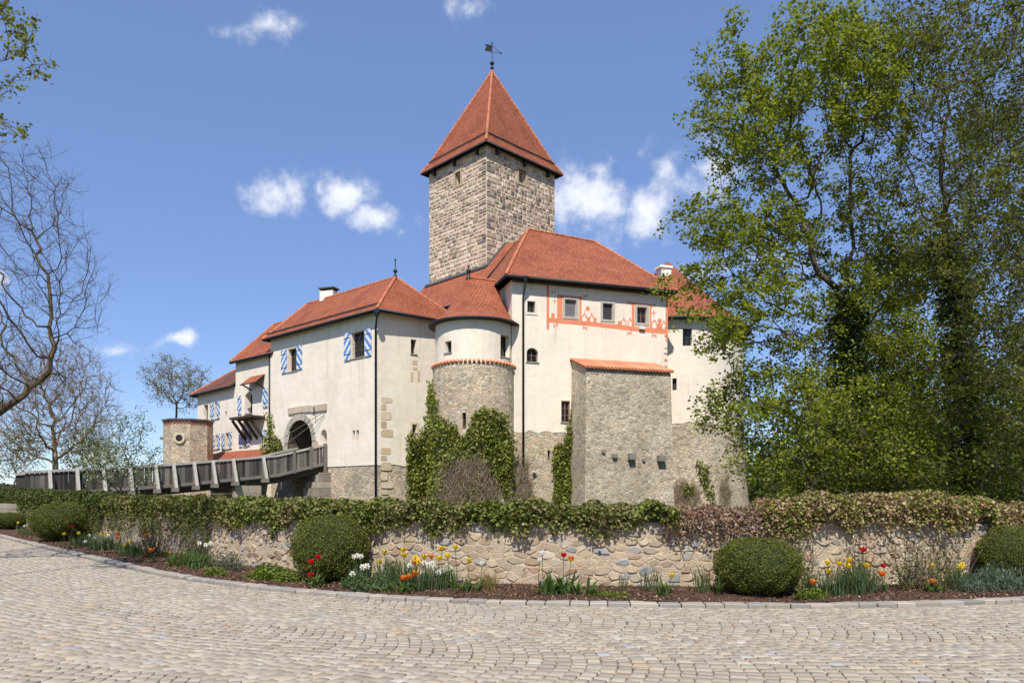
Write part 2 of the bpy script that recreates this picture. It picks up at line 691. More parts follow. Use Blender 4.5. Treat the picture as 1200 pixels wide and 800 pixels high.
# meadow / terrain sheet out to the horizon
def build_ground():
    t = NT('meadow')
    v = t.coord()
    n = t.noise(v, .35, 7, .65)
    n2 = t.noise(v, 12, 4, .6)
    c = t.ramp(n, [(.3, (.050, .075, .020)), (.55, (.085, .105, .032)), (.75, (.13, .12, .05))])
    t.base(t.mix(1.0, c, t.ramp(n2, [(.2, (.6, .6, .6)), (.8, (1.2, 1.2, 1.2))]), 'MULTIPLY'))
    t.rough(.95)
    t.bump(n2, .8, .08)
    xs = np.array([-1800, -700, -300, -150, -90, -60, -40, -20, 0, 20, 40, 60, 90, 150, 300, 700, 1800.])
    ys = np.array([-200, -60, -20, 0, 20, 40, 60, 80, 110, 160, 300, 700, 2200.])
    V = [(x, y, -.05 + (0 if y < 60 else -.0 * y)) for y in ys for x in xs]
    w = len(xs)
    Fc = [(j * w + i, j * w + i + 1, (j + 1) * w + i + 1, (j + 1) * w + i) for j in range(len(ys) - 1) for i in range(w - 1)]
    tag(np_mesh('ground', V, Fc, t.mat, loc=(0, 0, 0)), kind='structure')


build_ground()

# ------------------------------------------------------------------ sett paving
M['joint'] = m_plain('paving_joint', S(96, 88, 70), .95, .5, 5, .6, .01)


def build_plaza():
    plaza = strip('plaza', 0, KERB.len, -26, .10, -.022, M['joint'], .8, 6)
    rng = np.random.default_rng(3)
    W, sag, pit = 2.5, .40, .148
    quads, tint = [], []
    nb = 9
    for b in range(nb):
        tc = -(.16 + W / 2 + b * W)
        cv = KERB.off(tc)
        nl = int(cv.len / pit)
        nw = int(round(W / .15))
        for i in range(nl):
            si = i * pit
            # one course = an arc across the band
            cuts = (np.arange(nw + 1) / nw - .5) * W
            cuts[1:-1] += rng.uniform(-.035, .035, nw - 1)
            bw = pit * .5
            tt = np.stack([cuts[:-1], cuts[1:], cuts[1:], cuts[:-1]], 1)        # (nw,4)
            sg = np.array([-1, -1, 1, 1])
            # stones sit square to the arc
            tm = tt.mean(1, keepdims=True)
            ang = np.arctan(2 * sag * tm / (W / 2) ** 2)
            hl = (tt - tm) / np.cos(ang) * np.cos(ang)
            wd = sg[None, :] * bw * np.cos(ang) * 1.02
            sc = si + sag * (1 - (tm / (W / 2)) ** 2)
            ss = sc - hl * np.tan(ang) + wd * np.cos(ang) + rng.uniform(-.011, .011, (nw, 4))
            tt = tt + wd * np.sin(ang) + rng.uniform(-.008, .008, (nw, 4))
            x = np.interp(ss, cv.s, cv.p[:, 0]) + tt * np.interp(ss, cv.s, cv.nrm[:, 0])
            y = np.interp(ss, cv.s, cv.p[:, 1]) + tt * np.interp(ss, cv.s, cv.nrm[:, 1])
            q = np.stack([x, y], -1)
            c = q.mean(1)
            ok = (c[:, 1] > 5.6) & (c[:, 1] < 40) & (np.abs(c[:, 0] / np.maximum(c[:, 1], .1)) < .78)
            if b == 0:
                ok &= True
            quads.append(q[ok])
    q = np.concatenate(quads)
    n = len(q)
    # orientation must be counter-clockwise
    a = q[:, 1] - q[:, 0]
    d = q[:, 3] - q[:, 0]
    flip = (a[:, 0] * d[:, 1] - a[:, 1] * d[:, 0]) < 0
    q[flip] = q[flip][:, ::-1]
    cen = q.mean(1, keepdims=True)
    # tight joints along a course, open ones between courses
    e1 = ((q[:, 1] + q[:, 2]) - (q[:, 0] + q[:, 3]))[:, None] / 4
    e2 = ((q[:, 3] + q[:, 2]) - (q[:, 0] + q[:, 1]))[:, None] / 4
    s1_ = np.array([-1, 1, 1, -1])[None, :, None]
    s2_ = np.array([-1, -1, 1, 1])[None, :, None]
    g1 = rng.uniform(.955, 1.0, (n, 1, 1))
    g2 = rng.uniform(.79, .92, (n, 1, 1))
    top = cen + s1_ * e1 * g1 + s2_ * e2 * g2 + rng.uniform(-.008, .008, (n, 4, 2))
    inn = cen + s1_ * e1 * (g1 - .03) + s2_ * e2 * (g2 - .09) + (top - cen - s1_ * e1 * g1 - s2_ * e2 * g2)
    lo = cen + (q - cen) * .99
    h = rng.normal(.0, .0022, (n, 1))
    tilt = rng.normal(0, .0016, (n, 4))
    V = np.zeros((n, 12, 3))
    V[:, 0:4, :2] = lo
    V[:, 0:4, 2] = -.03
    V[:, 4:8, :2] = top
    V[:, 4:8, 2] = h + tilt - .0035
    V[:, 8:12, :2] = inn
    V[:, 8:12, 2] = h + tilt
    fb = []
    for k in range(4):
        k2 = (k + 1) % 4
        fb += [(k, k2, 4 + k2, 4 + k), (4 + k, 4 + k2, 8 + k2, 8 + k)]
    fb.append((8, 9, 10, 11))
    fb = np.array(fb)
    pal = np.array([S(184, 173, 155), S(178, 167, 150), S(190, 180, 164), S(172, 161, 145), S(188, 174, 152), S(182, 172, 159), S(176, 175, 176), S(188, 164, 136), S(176, 158, 136), S(196, 190, 180)])
    ci = rng.choice(len(pal), n, p=[.21, .22, .16, .14, .13, .1, .008, .008, .017, .007])
    col = pal[ci] * rng.uniform(.88, 1.08, (n, 1)) * np.array([.80, .775, .735])
    # the 300 that show largest become parts, the rest one mesh
    cc = cen[:, 0]
    u = U0 + F0 * cc[:, 0] / cc[:, 1]
    vv = V0 + F0 * EYE / cc[:, 1]
    vis = (u > 2) & (u < 1198) & (vv < 797)
    key = np.where(vis, cc[:, 1], 1e9)
    order = np.argsort(key)
    big, rest = order[:300], order[300:]
    for i in big:
        base = np.array([cen[i, 0, 0], cen[i, 0, 1], 0])
        o = np_mesh('sett', V[i] - base, fb, M['sett'], None, np.repeat(col[i][None], 9, 0))
        o.location = base
        o.parent = plaza
    Vr = V[rest].reshape(-1, 3)
    Fr = (fb[None] + (np.arange(len(rest)) * 12)[:, None, None]).reshape(-1, 4)
    o = np_mesh('sett_paving', Vr, Fr, M['sett'], plaza, np.repeat(col[rest], 9, 0))
    o['kind'] = 'stuff'


build_plaza()


# ------------------------------------------------------------------ kerb stones, soil bed
def bev_block(mb, quad, z0, z1, bv, col, jit=0, rr=R):
    """block on a ground quad with bevelled top"""
    c = sum((Vector(p) for p in quad), Vector((0, 0))) / 4
    q = [Vector(p) for p in quad]
    if (q[1] - q[0]).cross(q[3] - q[0]) < 0:
        q.reverse()
    V = []
    for p in q:
        V.append((p.x, p.y, z0))
    zt = [z1 + rr.uniform(-jit, jit) for _ in q]
    for p, z in zip(q, zt):
        V.append((p.x, p.y, z - bv))
    for p, z in zip(q, zt):
        d = c - p
        e = p + d.normalized() * min(bv * 1.5, d.length * .4)
        V.append((e.x, e.y, z))
    fs = []
    for k in range(4):
        k2 = (k + 1) % 4
        fs += [(k, k2, 4 + k2, 4 + k), (4 + k, 4 + k2, 8 + k2, 8 + k)]
    fs.append((8, 9, 10, 11))
    mb.add(V, fs, col)


def build_kerb():
    kerb = strip('kerb', 0, KERB.len, .02, .16, .015, M['joint'])
    rr = random.Random(5)
    s0 = float(KERB.s_at_u(-90))
    s1 = float(KERB.s_at_u(1290))
    s = s0
    i = 0
    while s < s1:
        ln = rr.uniform(.20, .44)
        a, b = s + .008, s + ln - .008
        q = [KERB.at(a, -.06 + rr.uniform(-.025, .025)), KERB.at(b, -.06 + rr.uniform(-.025, .025)), KERB.at(b, .18 + rr.uniform(-.025, .025)), KERB.at(a, .18 + rr.uniform(-.025, .025))]
        mb = MB()
        g = rr.uniform(.62, .92)
        c = rr.choice([S(178, 168, 154), S(170, 162, 152), S(184, 172, 154), S(164, 156, 146)])
        bev_block(mb, q, -.04, .040, .012, tuple(x * g for x in c), .008, rr)
        mb.build('kerb_stone', M['sett'], kerb)
        s += ln
        i += 1
    # soil with bark mulch
    t = NT('bark_mulch')
    v = t.coord()
    n = t.noise(v, 26, 6, .7)
    n2 = t.noise(v, 2.2, 4)
    c = t.ramp(n, [(.25, S(48, 34, 27)), (.5, S(90, 66, 50)), (.75, S(130, 98, 76))])
    t.base(t.mix(1.0, c, t.ramp(n2, [(.3, (.75, .75, .75)), (.7, (1.1, 1.1, 1.1))]), 'MULTIPLY'))
    t.rough(.95)
    t.bump(n, 1.0, .05)
    from mathutils import noise as mn
    zf = lambda s, t_: .035 + .05 * min(1, max(0, t_ - .15)) + .035 * mn.noise((s * 1.3, t_ * 2.2, 0))
    strip('flower_bed_soil', 0, KERB.len, .14, 2.6, 0, t.mat, .16, 16, zf)
    # loose chips of bark
    rng = np.random.default_rng(11)
    n_ = 12000
    ss = rng.uniform(float(KERB.s_at_u(0)), float(KERB.s_at_u(1230)), n_)
    tt = .2 + rng.random(n_) ** 1.2 * 1.5
    c2 = np.array([KERB.at(a, b) for a, b in zip(ss, tt)])
    z = np.array([zf(a, b) for a, b in zip(ss, tt)]) + rng.uniform(.004, .02, n_)
    cen = np.concatenate([c2, z[:, None]], 1)
    V, Fc = flake(cen, rng.uniform(.02, .065, n_), rng, flat=.75, wide=.5)
    pal = np.array([S(124, 90, 70), S(98, 70, 54), S(146, 110, 86), S(74, 54, 44), S(166, 132, 106)])
    tag(np_mesh('bark_chips', V, Fc, M['twig'], None, pal[rng.integers(0, 5, n_)] * rng.uniform(.7, 1.1, (n_, 1)), loc=(0, 0, 0)), 'reddish brown bark chips strewn over the flower bed', 'bark mulch', kind='stuff')


def flake(cen, size, rng, flat=0.0, wide=.62, fold=.18, dirs=None, spread=1.0):
    """one folded four-corner leaf per centre; flat -> 1 lies horizontal"""
    n = len(cen)
    nr = rng.normal(0, 1, (n, 3))
    nr[:, 2] = np.abs(nr[:, 2]) * (1 - flat) + flat * 3.0
    if flat < 0:
        nr = rng.normal(0, 1, (n, 3))
    nr /= np.linalg.norm(nr, axis=1)[:, None]
    d = rng.normal(0, 1, (n, 3)) if dirs is None else dirs + rng.normal(0, spread, (n, 3))
    d -= nr * (d * nr).sum(1)[:, None]
    d /= np.linalg.norm(d, axis=1)[:, None] + 1e-9
    s = np.cross(nr, d)
    sz = np.asarray(size)[:, None]
    V = np.zeros((n, 4, 3))
    V[:, 0] = cen - d * sz * .5
    V[:, 1] = cen + s * sz * wide * .5 + nr * sz * fold - d * sz * .05
    V[:, 2] = cen + d * sz * .5
    V[:, 3] = cen - s * sz * wide * .5 + nr * sz * fold - d * sz * .05
    Fc = np.arange(n * 4).reshape(n, 4)
    return V.reshape(-1, 3), Fc


build_kerb()


# ------------------------------------------------------------------ garden wall of field stones
WALL_T = 1.72       # front face, metres behind the kerb
WALL_TH = .55


def build_garden_wall():
    rr = random.Random(21)
    s0, s1 = float(KERB.s_at_u(-70, WALL_T)), float(KERB.s_at_u(1188, WALL_T))
    base = KERB.at((s0 + s1) / 2, WALL_T)
    wall = thing('garden_wall', (float(base[0]), float(base[1]), 0), 'low mortared field stone garden wall behind the flower bed, overgrown on top', 'wall')
    from mathutils import noise as mn
    n = int((s1 - s0) / .22)
    ss = np.linspace(s0, s1, n)
    zs = np.linspace(-.05, 1.18, 9)
    V, Fc = [], []
    for s in ss:
        for z in zs:
            p = KERB.at(s, WALL_T + .025 * mn.noise((s * 2.3, z * 3, 1)))
            V.append((p[0], p[1], z))
        for t_, z in ((WALL_T + .15, 1.2), (WALL_T + WALL_TH, 1.18), (WALL_T + WALL_TH, -.05)):
            p = KERB.at(s, t_)
            V.append((p[0], p[1], z))
    w = 12
    for i in range(n - 1):
        for j in range(w - 1):
            Fc.append((i * w + j, (i + 1) * w + j, (i + 1) * w + j + 1, i * w + j + 1))
    np_mesh('mortar_core', V, Fc, M['mortar'], wall)
    e = (n - 1) * w
    mb = MB()
    mb.face([V[e + j] for j in range(w)])
    mb.build('wall_end', M['mortar'], wall)
    WC = KERB.off(WALL_T)
    sv, s1 = float(WC.s_at_u(165)), float(WC.s_at_u(1188))
    cols = [S(188, 166, 136), S(172, 148, 120), S(196, 178, 150), S(162, 134, 112), S(180, 144, 122), S(166, 162, 158), S(146, 146, 148), S(200, 190, 172), S(156, 134, 112), S(186, 174, 156)]
    # rubble packing: cells round jittered centres, each cut by its neighbours
    cw, chh = .235, .120
    pts = []
    ny = int(1.10 / chh)
    nx = int((s1 - sv) / cw)
    for j in range(-1, ny + 2):
        for i in range(-1, nx + 2):
            pts.append((sv + (i + (.5 if j % 2 else 0)) * cw + rr.uniform(-.42, .42) * cw, .05 + (j + .5) * chh + rr.uniform(-.40, .40) * chh))
    arr = np.array(pts)
    stones = []
    for k_, (cx, cz) in enumerate(pts):
        if not (sv < cx < s1 - .12 and .06 < cz < 1.12):
            continue
        d2 = ((arr[:, 0] - cx) / 1.35) ** 2 + (arr[:, 1] - cz) ** 2
        near = np.argsort(d2)[1:15]
        poly = [(-.5, -.4), (.5, -.4), (.5, .4), (-.5, .4)]
        for q in near:
            ox, oz = arr[q, 0] - cx, arr[q, 1] - cz
            # flattened metric: stones lie on their beds
            wx, wz = ox / 2.4, oz
            ll = math.hypot(wx, wz)
            nx_, nz_ = wx / ll, wz / ll
            lim = (ox * nx_ + oz * nz_) / 2 - .010
            out = []
            for a_, b_ in zip(poly, poly[1:] + poly[:1]):
                da, db = a_[0] * nx_ + a_[1] * nz_ - lim, b_[0] * nx_ + b_[1] * nz_ - lim
                if da <= 0:
                    out.append(a_)
                if (da < 0) != (db < 0):
                    f = da / (da - db)
                    out.append((a_[0] + (b_[0] - a_[0]) * f, a_[1] + (b_[1] - a_[1]) * f))
            poly = out
            if len(poly) < 3:
                break
        if len(poly) < 3:
            continue
        # knock the corners off
        g = []
        m_ = len(poly)
        for i in range(m_):
            p_, q_, r_ = poly[i - 1], poly[i], poly[(i + 1) % m_]
            if math.hypot(q_[0] - p_[0], q_[1] - p_[1]) < .02:
                continue
            k1, k2 = rr.uniform(.12, .34), rr.uniform(.12, .34)
            g.append((q_[0] + (p_[0] - q_[0]) * k1, q_[1] + (p_[1] - q_[1]) * k1))
            g.append((q_[0] + (r_[0] - q_[0]) * k2, q_[1] + (r_[1] - q_[1]) * k2))
        if len(g) < 5:
            continue
        area = abs(sum(g[i][0] * g[(i + 1) % len(g)][1] - g[(i + 1) % len(g)][0] * g[i][1] for i in range(len(g)))) / 2
        if rr.random() < .13:
            continue
        stones.append((area, cx, cz, g))
    stones.sort(key=lambda q: -q[0])
    rest = MB()
    for i, (area, s, z, g) in enumerate(stones):
        c = rr.choice(cols)
        k_ = rr.uniform(.85, 1.12)
        mix = rr.uniform(.45, .95) if rr.random() < .62 else rr.uniform(0, .4)
        c = tuple((x * (1 - mix) + y * mix) * k_ * .82 for x, y in zip(c, S(192, 172, 144)))
        n_ = len(g)
        dp = rr.uniform(.006, .026)
        tx, tz = rr.uniform(-.10, .10), rr.uniform(-.12, .12)
        sh = rr.uniform(.74, .90)
        V = [(x, .06, zz) for x, zz in g] + [(x, -dp * .35, zz) for x, zz in g] + [(x * sh, -dp + x * tx + zz * tz, zz * sh) for x, zz in g]
        fs = []
        for a_ in range(n_):
            b_ = (a_ + 1) % n_
            fs += [(a_, b_, n_ + b_, n_ + a_), (n_ + a_, n_ + b_, 2 * n_ + b_, 2 * n_ + a_)]
        fs.append(tuple(range(2 * n_, 3 * n_)))
        p = WC.at(s)
        p2 = WC.at(s + .05)
        ang = math.atan2(p2[1] - p[1], p2[0] - p[0])
        mat = Matrix.Translation((p[0], p[1], z)) @ Matrix.Rotation(ang, 4, 'Z')
        mb = MB()
        if i < 300:
            loc = mat.translation.copy()
            o3 = ORG[wall.name]
            mb.add([(mat @ Vector(v)) - loc + o3 for v in V], fs, c)
            o = mb.build('stone', M['fieldstone'], wall)
            o.location = loc - o3
        else:
            rest.add([mat @ Vector(v) for v in V], fs, c)
    if rest.f:
        rest.build('small_stones', M['fieldstone'], wall)['kind'] = 'stuff'


build_garden_wall()
# ------------------------------------------------------------------ walls that follow a plan line, with openings
class LinePath:
    def __init__(self, p0, p1):
        self.p0 = Vector(p0[:2])
        self.p1 = Vector(p1[:2])
        self.d = (self.p1 - self.p0)
        self.len = self.d.length
        self.d.normalize()
        n = Vector((self.d.y, -self.d.x))
        if n.dot(-(self.p0 + self.p1) / 2) < 0:
            n = -n
        self.nn = n
        self.step = None

    def n(self, a):
        return self.nn

    def pt(self, a, z, off=0.0):
        p = self.p0 + self.d * a + self.nn * off
        return Vector((p.x, p.y, z))

    def px(self, u, v):
        k = (u - U0) / F0
        # (p0 + d a).x = k (p0 + d a).y
        a = (k * self.p0.y - self.p0.x) / (self.d.x - k * self.d.y)
        y = self.p0.y + self.d.y * a
        return a, EYE + (V0 - v) / F0 * y


class ArcPath:
    def __init__(self, c, r, th0, th1):
        """th measured from -Y (towards camera), positive to +X"""
        self.c = Vector(c[:2])
        self.r = r
        self.th0 = th0
        self.len = (th1 - th0) * r
        self.step = .35

    def th(self, a):
        return self.th0 + a / self.r

    def n(self, a):
        t = self.th(a)
        return Vector((math.sin(t), -math.cos(t)))

    def pt(self, a, z, off=0.0):
        p = self.c + self.n(a) * (self.r + off)
        return Vector((p.x, p.y, z))

    def px(self, u, v):
        k = (u - U0) / F0
        D = Vector((k, 1))
        A = D.dot(D)
        B = -2 * D.dot(self.c)
        C = self.c.dot(self.c) - self.r ** 2
        disc = max(B * B - 4 * A * C, 0)
        y = (-B - math.sqrt(disc)) / (2 * A)
        p = D * y
        q = p - self.c
        t = math.atan2(q.x, -q.y)
        return (t - self.th0) * self.r, EYE + (V0 - v) / F0 * y


def hole(path, u0, v0, u1, v1, arch=False, depth=.32, **kw):
    ua, ub = path.px(u0, (v0 + v1) / 2), path.px(u1, (v0 + v1) / 2)
    a0, a1 = min(ua[0], ub[0]), max(ua[0], ub[0])
    um = (u0 + u1) / 2
    z1, z0 = path.px(um, v0)[1], path.px(um, v1)[1]
    h = dict(a0=a0, a1=a1, z0=z0, z1=z1, arch=arch, depth=depth)
    h.update(kw)
    return h


def arch_pts(h, n=10):
    """curve of the arch from a0 to a1; rise limited"""
    w = h['a1'] - h['a0']
    rise = min(h.get('rise', w * .5), w * .5)
    out = []
    for i in range(n + 1):
        x = -1 + 2 * i / n
        # circular segment through (+-1, 0) and (0, rise)
        c = w / 2
        rad = (c * c + rise * rise) / (2 * rise)
        z = math.sqrt(max(rad * rad - (x * c) ** 2, 0)) - (rad - rise)
        out.append((h['a0'] + w * i / n, h['z1'] - rise + z))
    return out


def wall(name, path, a0, a1, z0, z1, holes, mat, parent, wavy=0, seed=1, off=0.0, reveal_mat=None):
    mb = MB()
    rr = random.Random(seed)
    A = {round(a0, 4), round(a1, 4)}
    Z = {round(z0, 4), round(z1, 4)}
    for h in holes:
        A |= {round(h['a0'], 4), round(h['a1'], 4)}
        Z |= {round(h['z0'], 4), round(h['z1'], 4)}
    if path.step:
        n = int((a1 - a0) / path.step)
        for i in range(1, n):
            x = a0 + (a1 - a0) * i / n
            if not any(abs(x - y) < .12 for y in A) and not any(h['arch'] and h['a0'] < x < h['a1'] for h in holes):
                A.add(round(x, 4))
    zb = z0
    if wavy:
        z0b = z0 + .45
        if all(h['z0'] > z0b + .05 or h['z1'] < z0 for h in holes):
            Z.discard(round(z0, 4))
            Z.add(round(z0b, 4))
            # ragged lower plaster edge, 2 cm thick
            x = a0
            low = z0 + rr.uniform(-wavy, wavy)
            while x < a1 - 1e-4:
                nx = min(a1, x + rr.uniform(.18, .45))
                nl = z0 + rr.uniform(-wavy, wavy)
                mb.face([path.pt(x, low, off), path.pt(nx, nl, off), path.pt(nx, z0b, off), path.pt(x, z0b, off)])
                mb.face([path.pt(x, low, off - .025), path.pt(nx, nl, off - .025), path.pt(nx, nl, off), path.pt(x, low, off)])
                x, low = nx, nl
            zb = z0b
    A = sorted(A)
    Z = sorted(z for z in Z if z >= zb - 1e-4 and z <= z1 + 1e-4)
    for i in range(len(A) - 1):
        for j in range(len(Z) - 1):
            ca, cz = (A[i] + A[i + 1]) / 2, (Z[j] + Z[j + 1]) / 2
            if any(h['a0'] < ca < h['a1'] and h['z0'] < cz < h['z1'] for h in holes):
                continue
            mb.face([path.pt(A[i], Z[j], off), path.pt(A[i + 1], Z[j], off), path.pt(A[i + 1], Z[j + 1], off), path.pt(A[i], Z[j + 1], off)])
    for h in holes:
        dp = off - h['depth']
        if h.get('bare'):
            pts = arch_pts(h)
            for (x, z), (x2, z2) in zip(pts[:-1], pts[1:]):
                mb.face([path.pt(x, z, off), path.pt(x2, z2, off), path.pt(x2, h['z1'], off), path.pt(x, h['z1'], off)])
            continue
        P_ = lambda a, z: path.pt(a, z, off)
        Q_ = lambda a, z: path.pt(a, z, dp)
        if h['arch']:
            pts = arch_pts(h)
            for (x, z), (x2, z2) in zip(pts[:-1], pts[1:]):
                if h['z1'] - min(z, z2) > 1e-4:
                    mb.face([P_(x, z), P_(x2, z2), P_(x2, h['z1']), P_(x, h['z1'])])
                mb.face([P_(x, z), P_(x2, z2), Q_(x2, z2), Q_(x, z)])
            zs = pts[0][1]
        else:
            zs = h['z1']
            mb.face([P_(h['a0'], zs), P_(h['a1'], zs), Q_(h['a1'], zs), Q_(h['a0'], zs)])
        for x in (h['a0'], h['a1']):
            mb.face([P_(x, h['z0']), P_(x, zs), Q_(x, zs), Q_(x, h['z0'])])
        mb.face([P_(h['a0'], h['z0']), P_(h['a1'], h['z0']), Q_(h['a1'], h['z0']), Q_(h['a0'], h['z0'])])
    return mb.build(name, mat, parent)


GREY, BROWN, WHITE = S(150, 146, 138), S(92, 70, 54), S(214, 206, 192)


def window(path, h, parent, col=BROWN, cols=2, rows=2, surround=None, sill=True, label=None, bars=False):
    """frame with glazing bars set back in its opening; pane and sill are sub-parts"""
    am, dep = (h['a0'] + h['a1']) / 2, h['depth']
    n2 = path.n(am)
    N = Vector((n2.x, n2.y, 0))
    a, b = path.pt(h['a0'], 0), path.pt(h['a1'], 0)
    T = (b - a).normalized()
    W = (b - a).length
    H = h['z1'] - h['z0']
    O = Vector((a.x, a.y, h['z0'])) - N * dep
    mb = MB()
    fw = .055

    def bar(x0, x1, z0, z1, d0=.0, d1=.07):
        mb.box(O + T * x0 + Vector((0, 0, z0)) + N * d0, T * (x1 - x0), Vector((0, 0, z1 - z0)), N * (d1 - d0), col)
    bar(0, fw, 0, H)
    bar(W - fw, W, 0, H)
    bar(fw, W - fw, 0, fw)
    bar(fw, W - fw, H - fw, H)
    for i in range(1, cols):
        x = W * i / cols
        bar(x - .032, x + .032, fw, H - fw, .01, .065)
    for j in range(1, rows):
        z = H * j / rows
        for i in range(cols):
            bar(W * i / cols + (.032 if i else fw), W * (i + 1) / cols - (.032 if i < cols - 1 else fw), z - .018, z + .018, .012, .055)
    if h['arch']:
        pts = arch_pts(h)
        for (x, z), (x2, z2) in zip(pts[:-1], pts[1:]):
            x -= h['a0']
            x2 -= h['a0']
            z -= h['z0']
            z2 -= h['z0']
            mb.beam(O + T * x + Vector((0, 0, z - .03)) + N * .04, O + T * x2 + Vector((0, 0, z2 - .03)) + N * .04, .07, .07, col, up=N)
    w = mb.build('window', M['frame'], parent)
    for i in range(cols):
        pm = MB()
        x0, x1 = W * i / cols, W * (i + 1) / cols
        o = O + T * x0 + N * .02
        pm.face([o, o + T * (x1 - x0), o + T * (x1 - x0) + Vector((0, 0, H)), o + Vector((0, 0, H))])
        pm.build('pane', M['glass'], w)
    if sill:
        sm = MB()
        o = Vector((a.x, a.y, h['z0'] - .05)) - N * (dep * .5) - T * .05
        sm.box(o, T * (W + .1), N * (dep * .5 + .06), (0, 0, .055), GREY)
        sm.build('sill', M['frame'], w)
    if surround:
        sm = MB()
        q = .13
        o = Vector((a.x, a.y, h['z0'])) + N * .004
        for (x0, x1, z0, z1) in ((-q, 0, -q, H + q), (W, W + q, -q, H + q), (0, W, H, H + q), (0, W, -q, 0)):
            sm.box(o + T * x0 + Vector((0, 0, z0)), T * (x1 - x0), Vector((0, 0, z1 - z0)), N * .03, surround)
        sm.build('surround', M['frame'], w)
    if bars:
        sm = MB()
        for i in range(1, 4):
            p = O + T * (W * i / 4) + N * (dep * .6)
            sm.tube([p, p + Vector((0, 0, H))], .014, 5, (.03, .03, .03))
        for j in range(1, 5):
            p = O + Vector((0, 0, H * j / 5)) + N * (dep * .6)
            sm.tube([p, p + T * W], .014, 5, (.03, .03, .03))
        sm.build('window_bars', M['frame'], w)
    return w


def shutter(path, u0, v0, u1, v1, parent, side, off=.03):
    """painted board shutter folded against the wall; hinges are sub-parts"""
    h = hole(path, u0, v0, u1, v1)
    a, b = path.pt(h['a0'], h['z0'], off), path.pt(h['a1'], h['z0'], off)
    T = b - a
    n2 = path.n((h['a0'] + h['a1']) / 2)
    N = Vector((n2.x, n2.y, 0))
    H = h['z1'] - h['z0']
    mb = MB()
    t = N * .05
    A = [a + t, b + t, b + t + Vector((0, 0, H)), a + t + Vector((0, 0, H))]
    # which end of the path is on the picture's left
    left_first = A[0].x / A[0].y < A[1].x / A[1].y
    k = H / 2.7
    w = T.length * 1.15
    s = -1 if (side < 0) else 1
    if not left_first:
        s = -s
    uv = [(0, 0), (s * w / k, 0), (s * w / k, H / k), (0, H / k)]
    mb.face(A, uv=uv)
    Bk = [p - t for p in A]
    for i in range(4):
        j = (i + 1) % 4
        mb.face([A[i], Bk[i], Bk[j], A[j]], uv=[uv[i], uv[i], uv[j], uv[j]])
    mb.face(Bk[::-1], uv=uv)
    o = mb.build('shutter', M['shutter'], parent)
    for z in (.2, .8):
        hb = MB()
        hb.box(a + t + Vector((0, 0, H * z)), T, N * .015, (0, 0, .035), (.04, .04, .05))
        hb.build('hinge', M['frame'], o)
    return o


# ------------------------------------------------------------------ roofs
def roof_uv(poly, flip=False):
    n = Vector((0, 0, 0))
    for i in range(len(poly)):
        n += Vector(poly[i]).cross(Vector(poly[(i + 1) % len(poly)]))
    n.normalize()
    if n.z < 0:
        n = -n
    h = Vector((0, 0, 1)).cross(n)
    h = h.normalized() if h.length > 1e-5 else Vector((1, 0, 0))
    s = n.cross(h)
    return [(Vector(p).dot(h), Vector(p).dot(s)) for p in poly], n


def roof(parent, polys, mat='tile', thick=.16, name='roof'):
    mb = MB()
    for poly in polys:
        poly = [Vector(p) for p in poly]
        low = [p - Vector((0, 0, thick)) for p in poly]
        for i in range(1, len(poly) - 1):
            tri = [poly[0], poly[i], poly[i + 1]]
            uv, n = roof_uv(tri)
            mb.face(tri, uv=uv, mi=0)
            mb.face([low[0], low[i + 1], low[i]], mi=1)
        for i in range(len(poly)):
            j = (i + 1) % len(poly)
            mb.face([poly[i], low[i], low[j], poly[j]], mi=1)
    return mb.build(name, [M[mat], M['dark_wood']], parent)


def ridge_tiles(lines, parent, r=.088, pale=True, seed=3):
    rr = random.Random(seed)
    mb = MB()
    for (p, q) in lines:
        p, q = Vector(p), Vector(q)
        n = max(1, int((q - p).length / .36))
        for i in range(n):
            a, b = p.lerp(q, i / n), p.lerp(q, (i + 1.08) / n)
            g = rr.uniform(.8, 1.15)
            mb.tube([a, b], [r * 1.12, r * .92], 7, tuple(x * g for x in (.44, .14, .066)))
            if pale:
                mb.tube([a - (q - p).normalized() * .03, a + (q - p).normalized() * .035], r * 1.1, 7, (.50, .36, .26))
    o = mb.build('ridge_tiles', M['ridge'], parent)
    o['kind'] = 'stuff'
    return o


def gutter(pts, parent, r=.075):
    mb = MB()
    mb.tube(pts, r, 8)
    return mb.build('gutter', M['metal'], parent, smooth=True)


def downpipe(pts, parent, hopper=None, r=.06):
    mb = MB()
    mb.tube(pts, r, 8)
    o = mb.build('downpipe', M['metal'], parent, smooth=True)
    if hopper is not None:
        hb = MB()
        hb.lathe(hopper, [(.05, -.3), (.09, -.22), (.18, 0), (.2, .06), (.19, .07), (.0, .07)], 12)
        hb.build('hopper', M['metal'], o, smooth=True)
    return o


def finial(c, hgt, parent, name='finial'):
    mb = MB()
    mb.lathe(c, [(.16, -.12), (.09, .12), (.05, .25), (.12, .32), (.14, .38), (.1, .46), (.03, .5), (.025, hgt), (.06, hgt + .02), (.06, hgt + .1), (0, hgt + .13)], 10)
    return mb.build(name, M['metal'], parent, smooth=True)


def Z(v, Y):
    return EYE + (V0 - v) / F0 * Y


# ================================================================== gatehouse
A_ = Vector((-7.58, 42.0))
dAB = Vector((-.7475, .6643))
dAC = Vector((.79, .613))
LL, LD = 11.45, 5.4
B_ = A_ + dAB * LL
C_ = A_ + dAC * LD
D2 = B_ + dAC * LD
ZL = EYE + 10.38
gate = thing('gatehouse', (A_.x, A_.y, 0), 'cream plastered gatehouse with arched gate and hipped red tile roof', 'building')
pl, pr = LinePath(A_, B_), LinePath(A_, C_)
ZB = EYE + 1.72            # where plaster ends and bare masonry starts

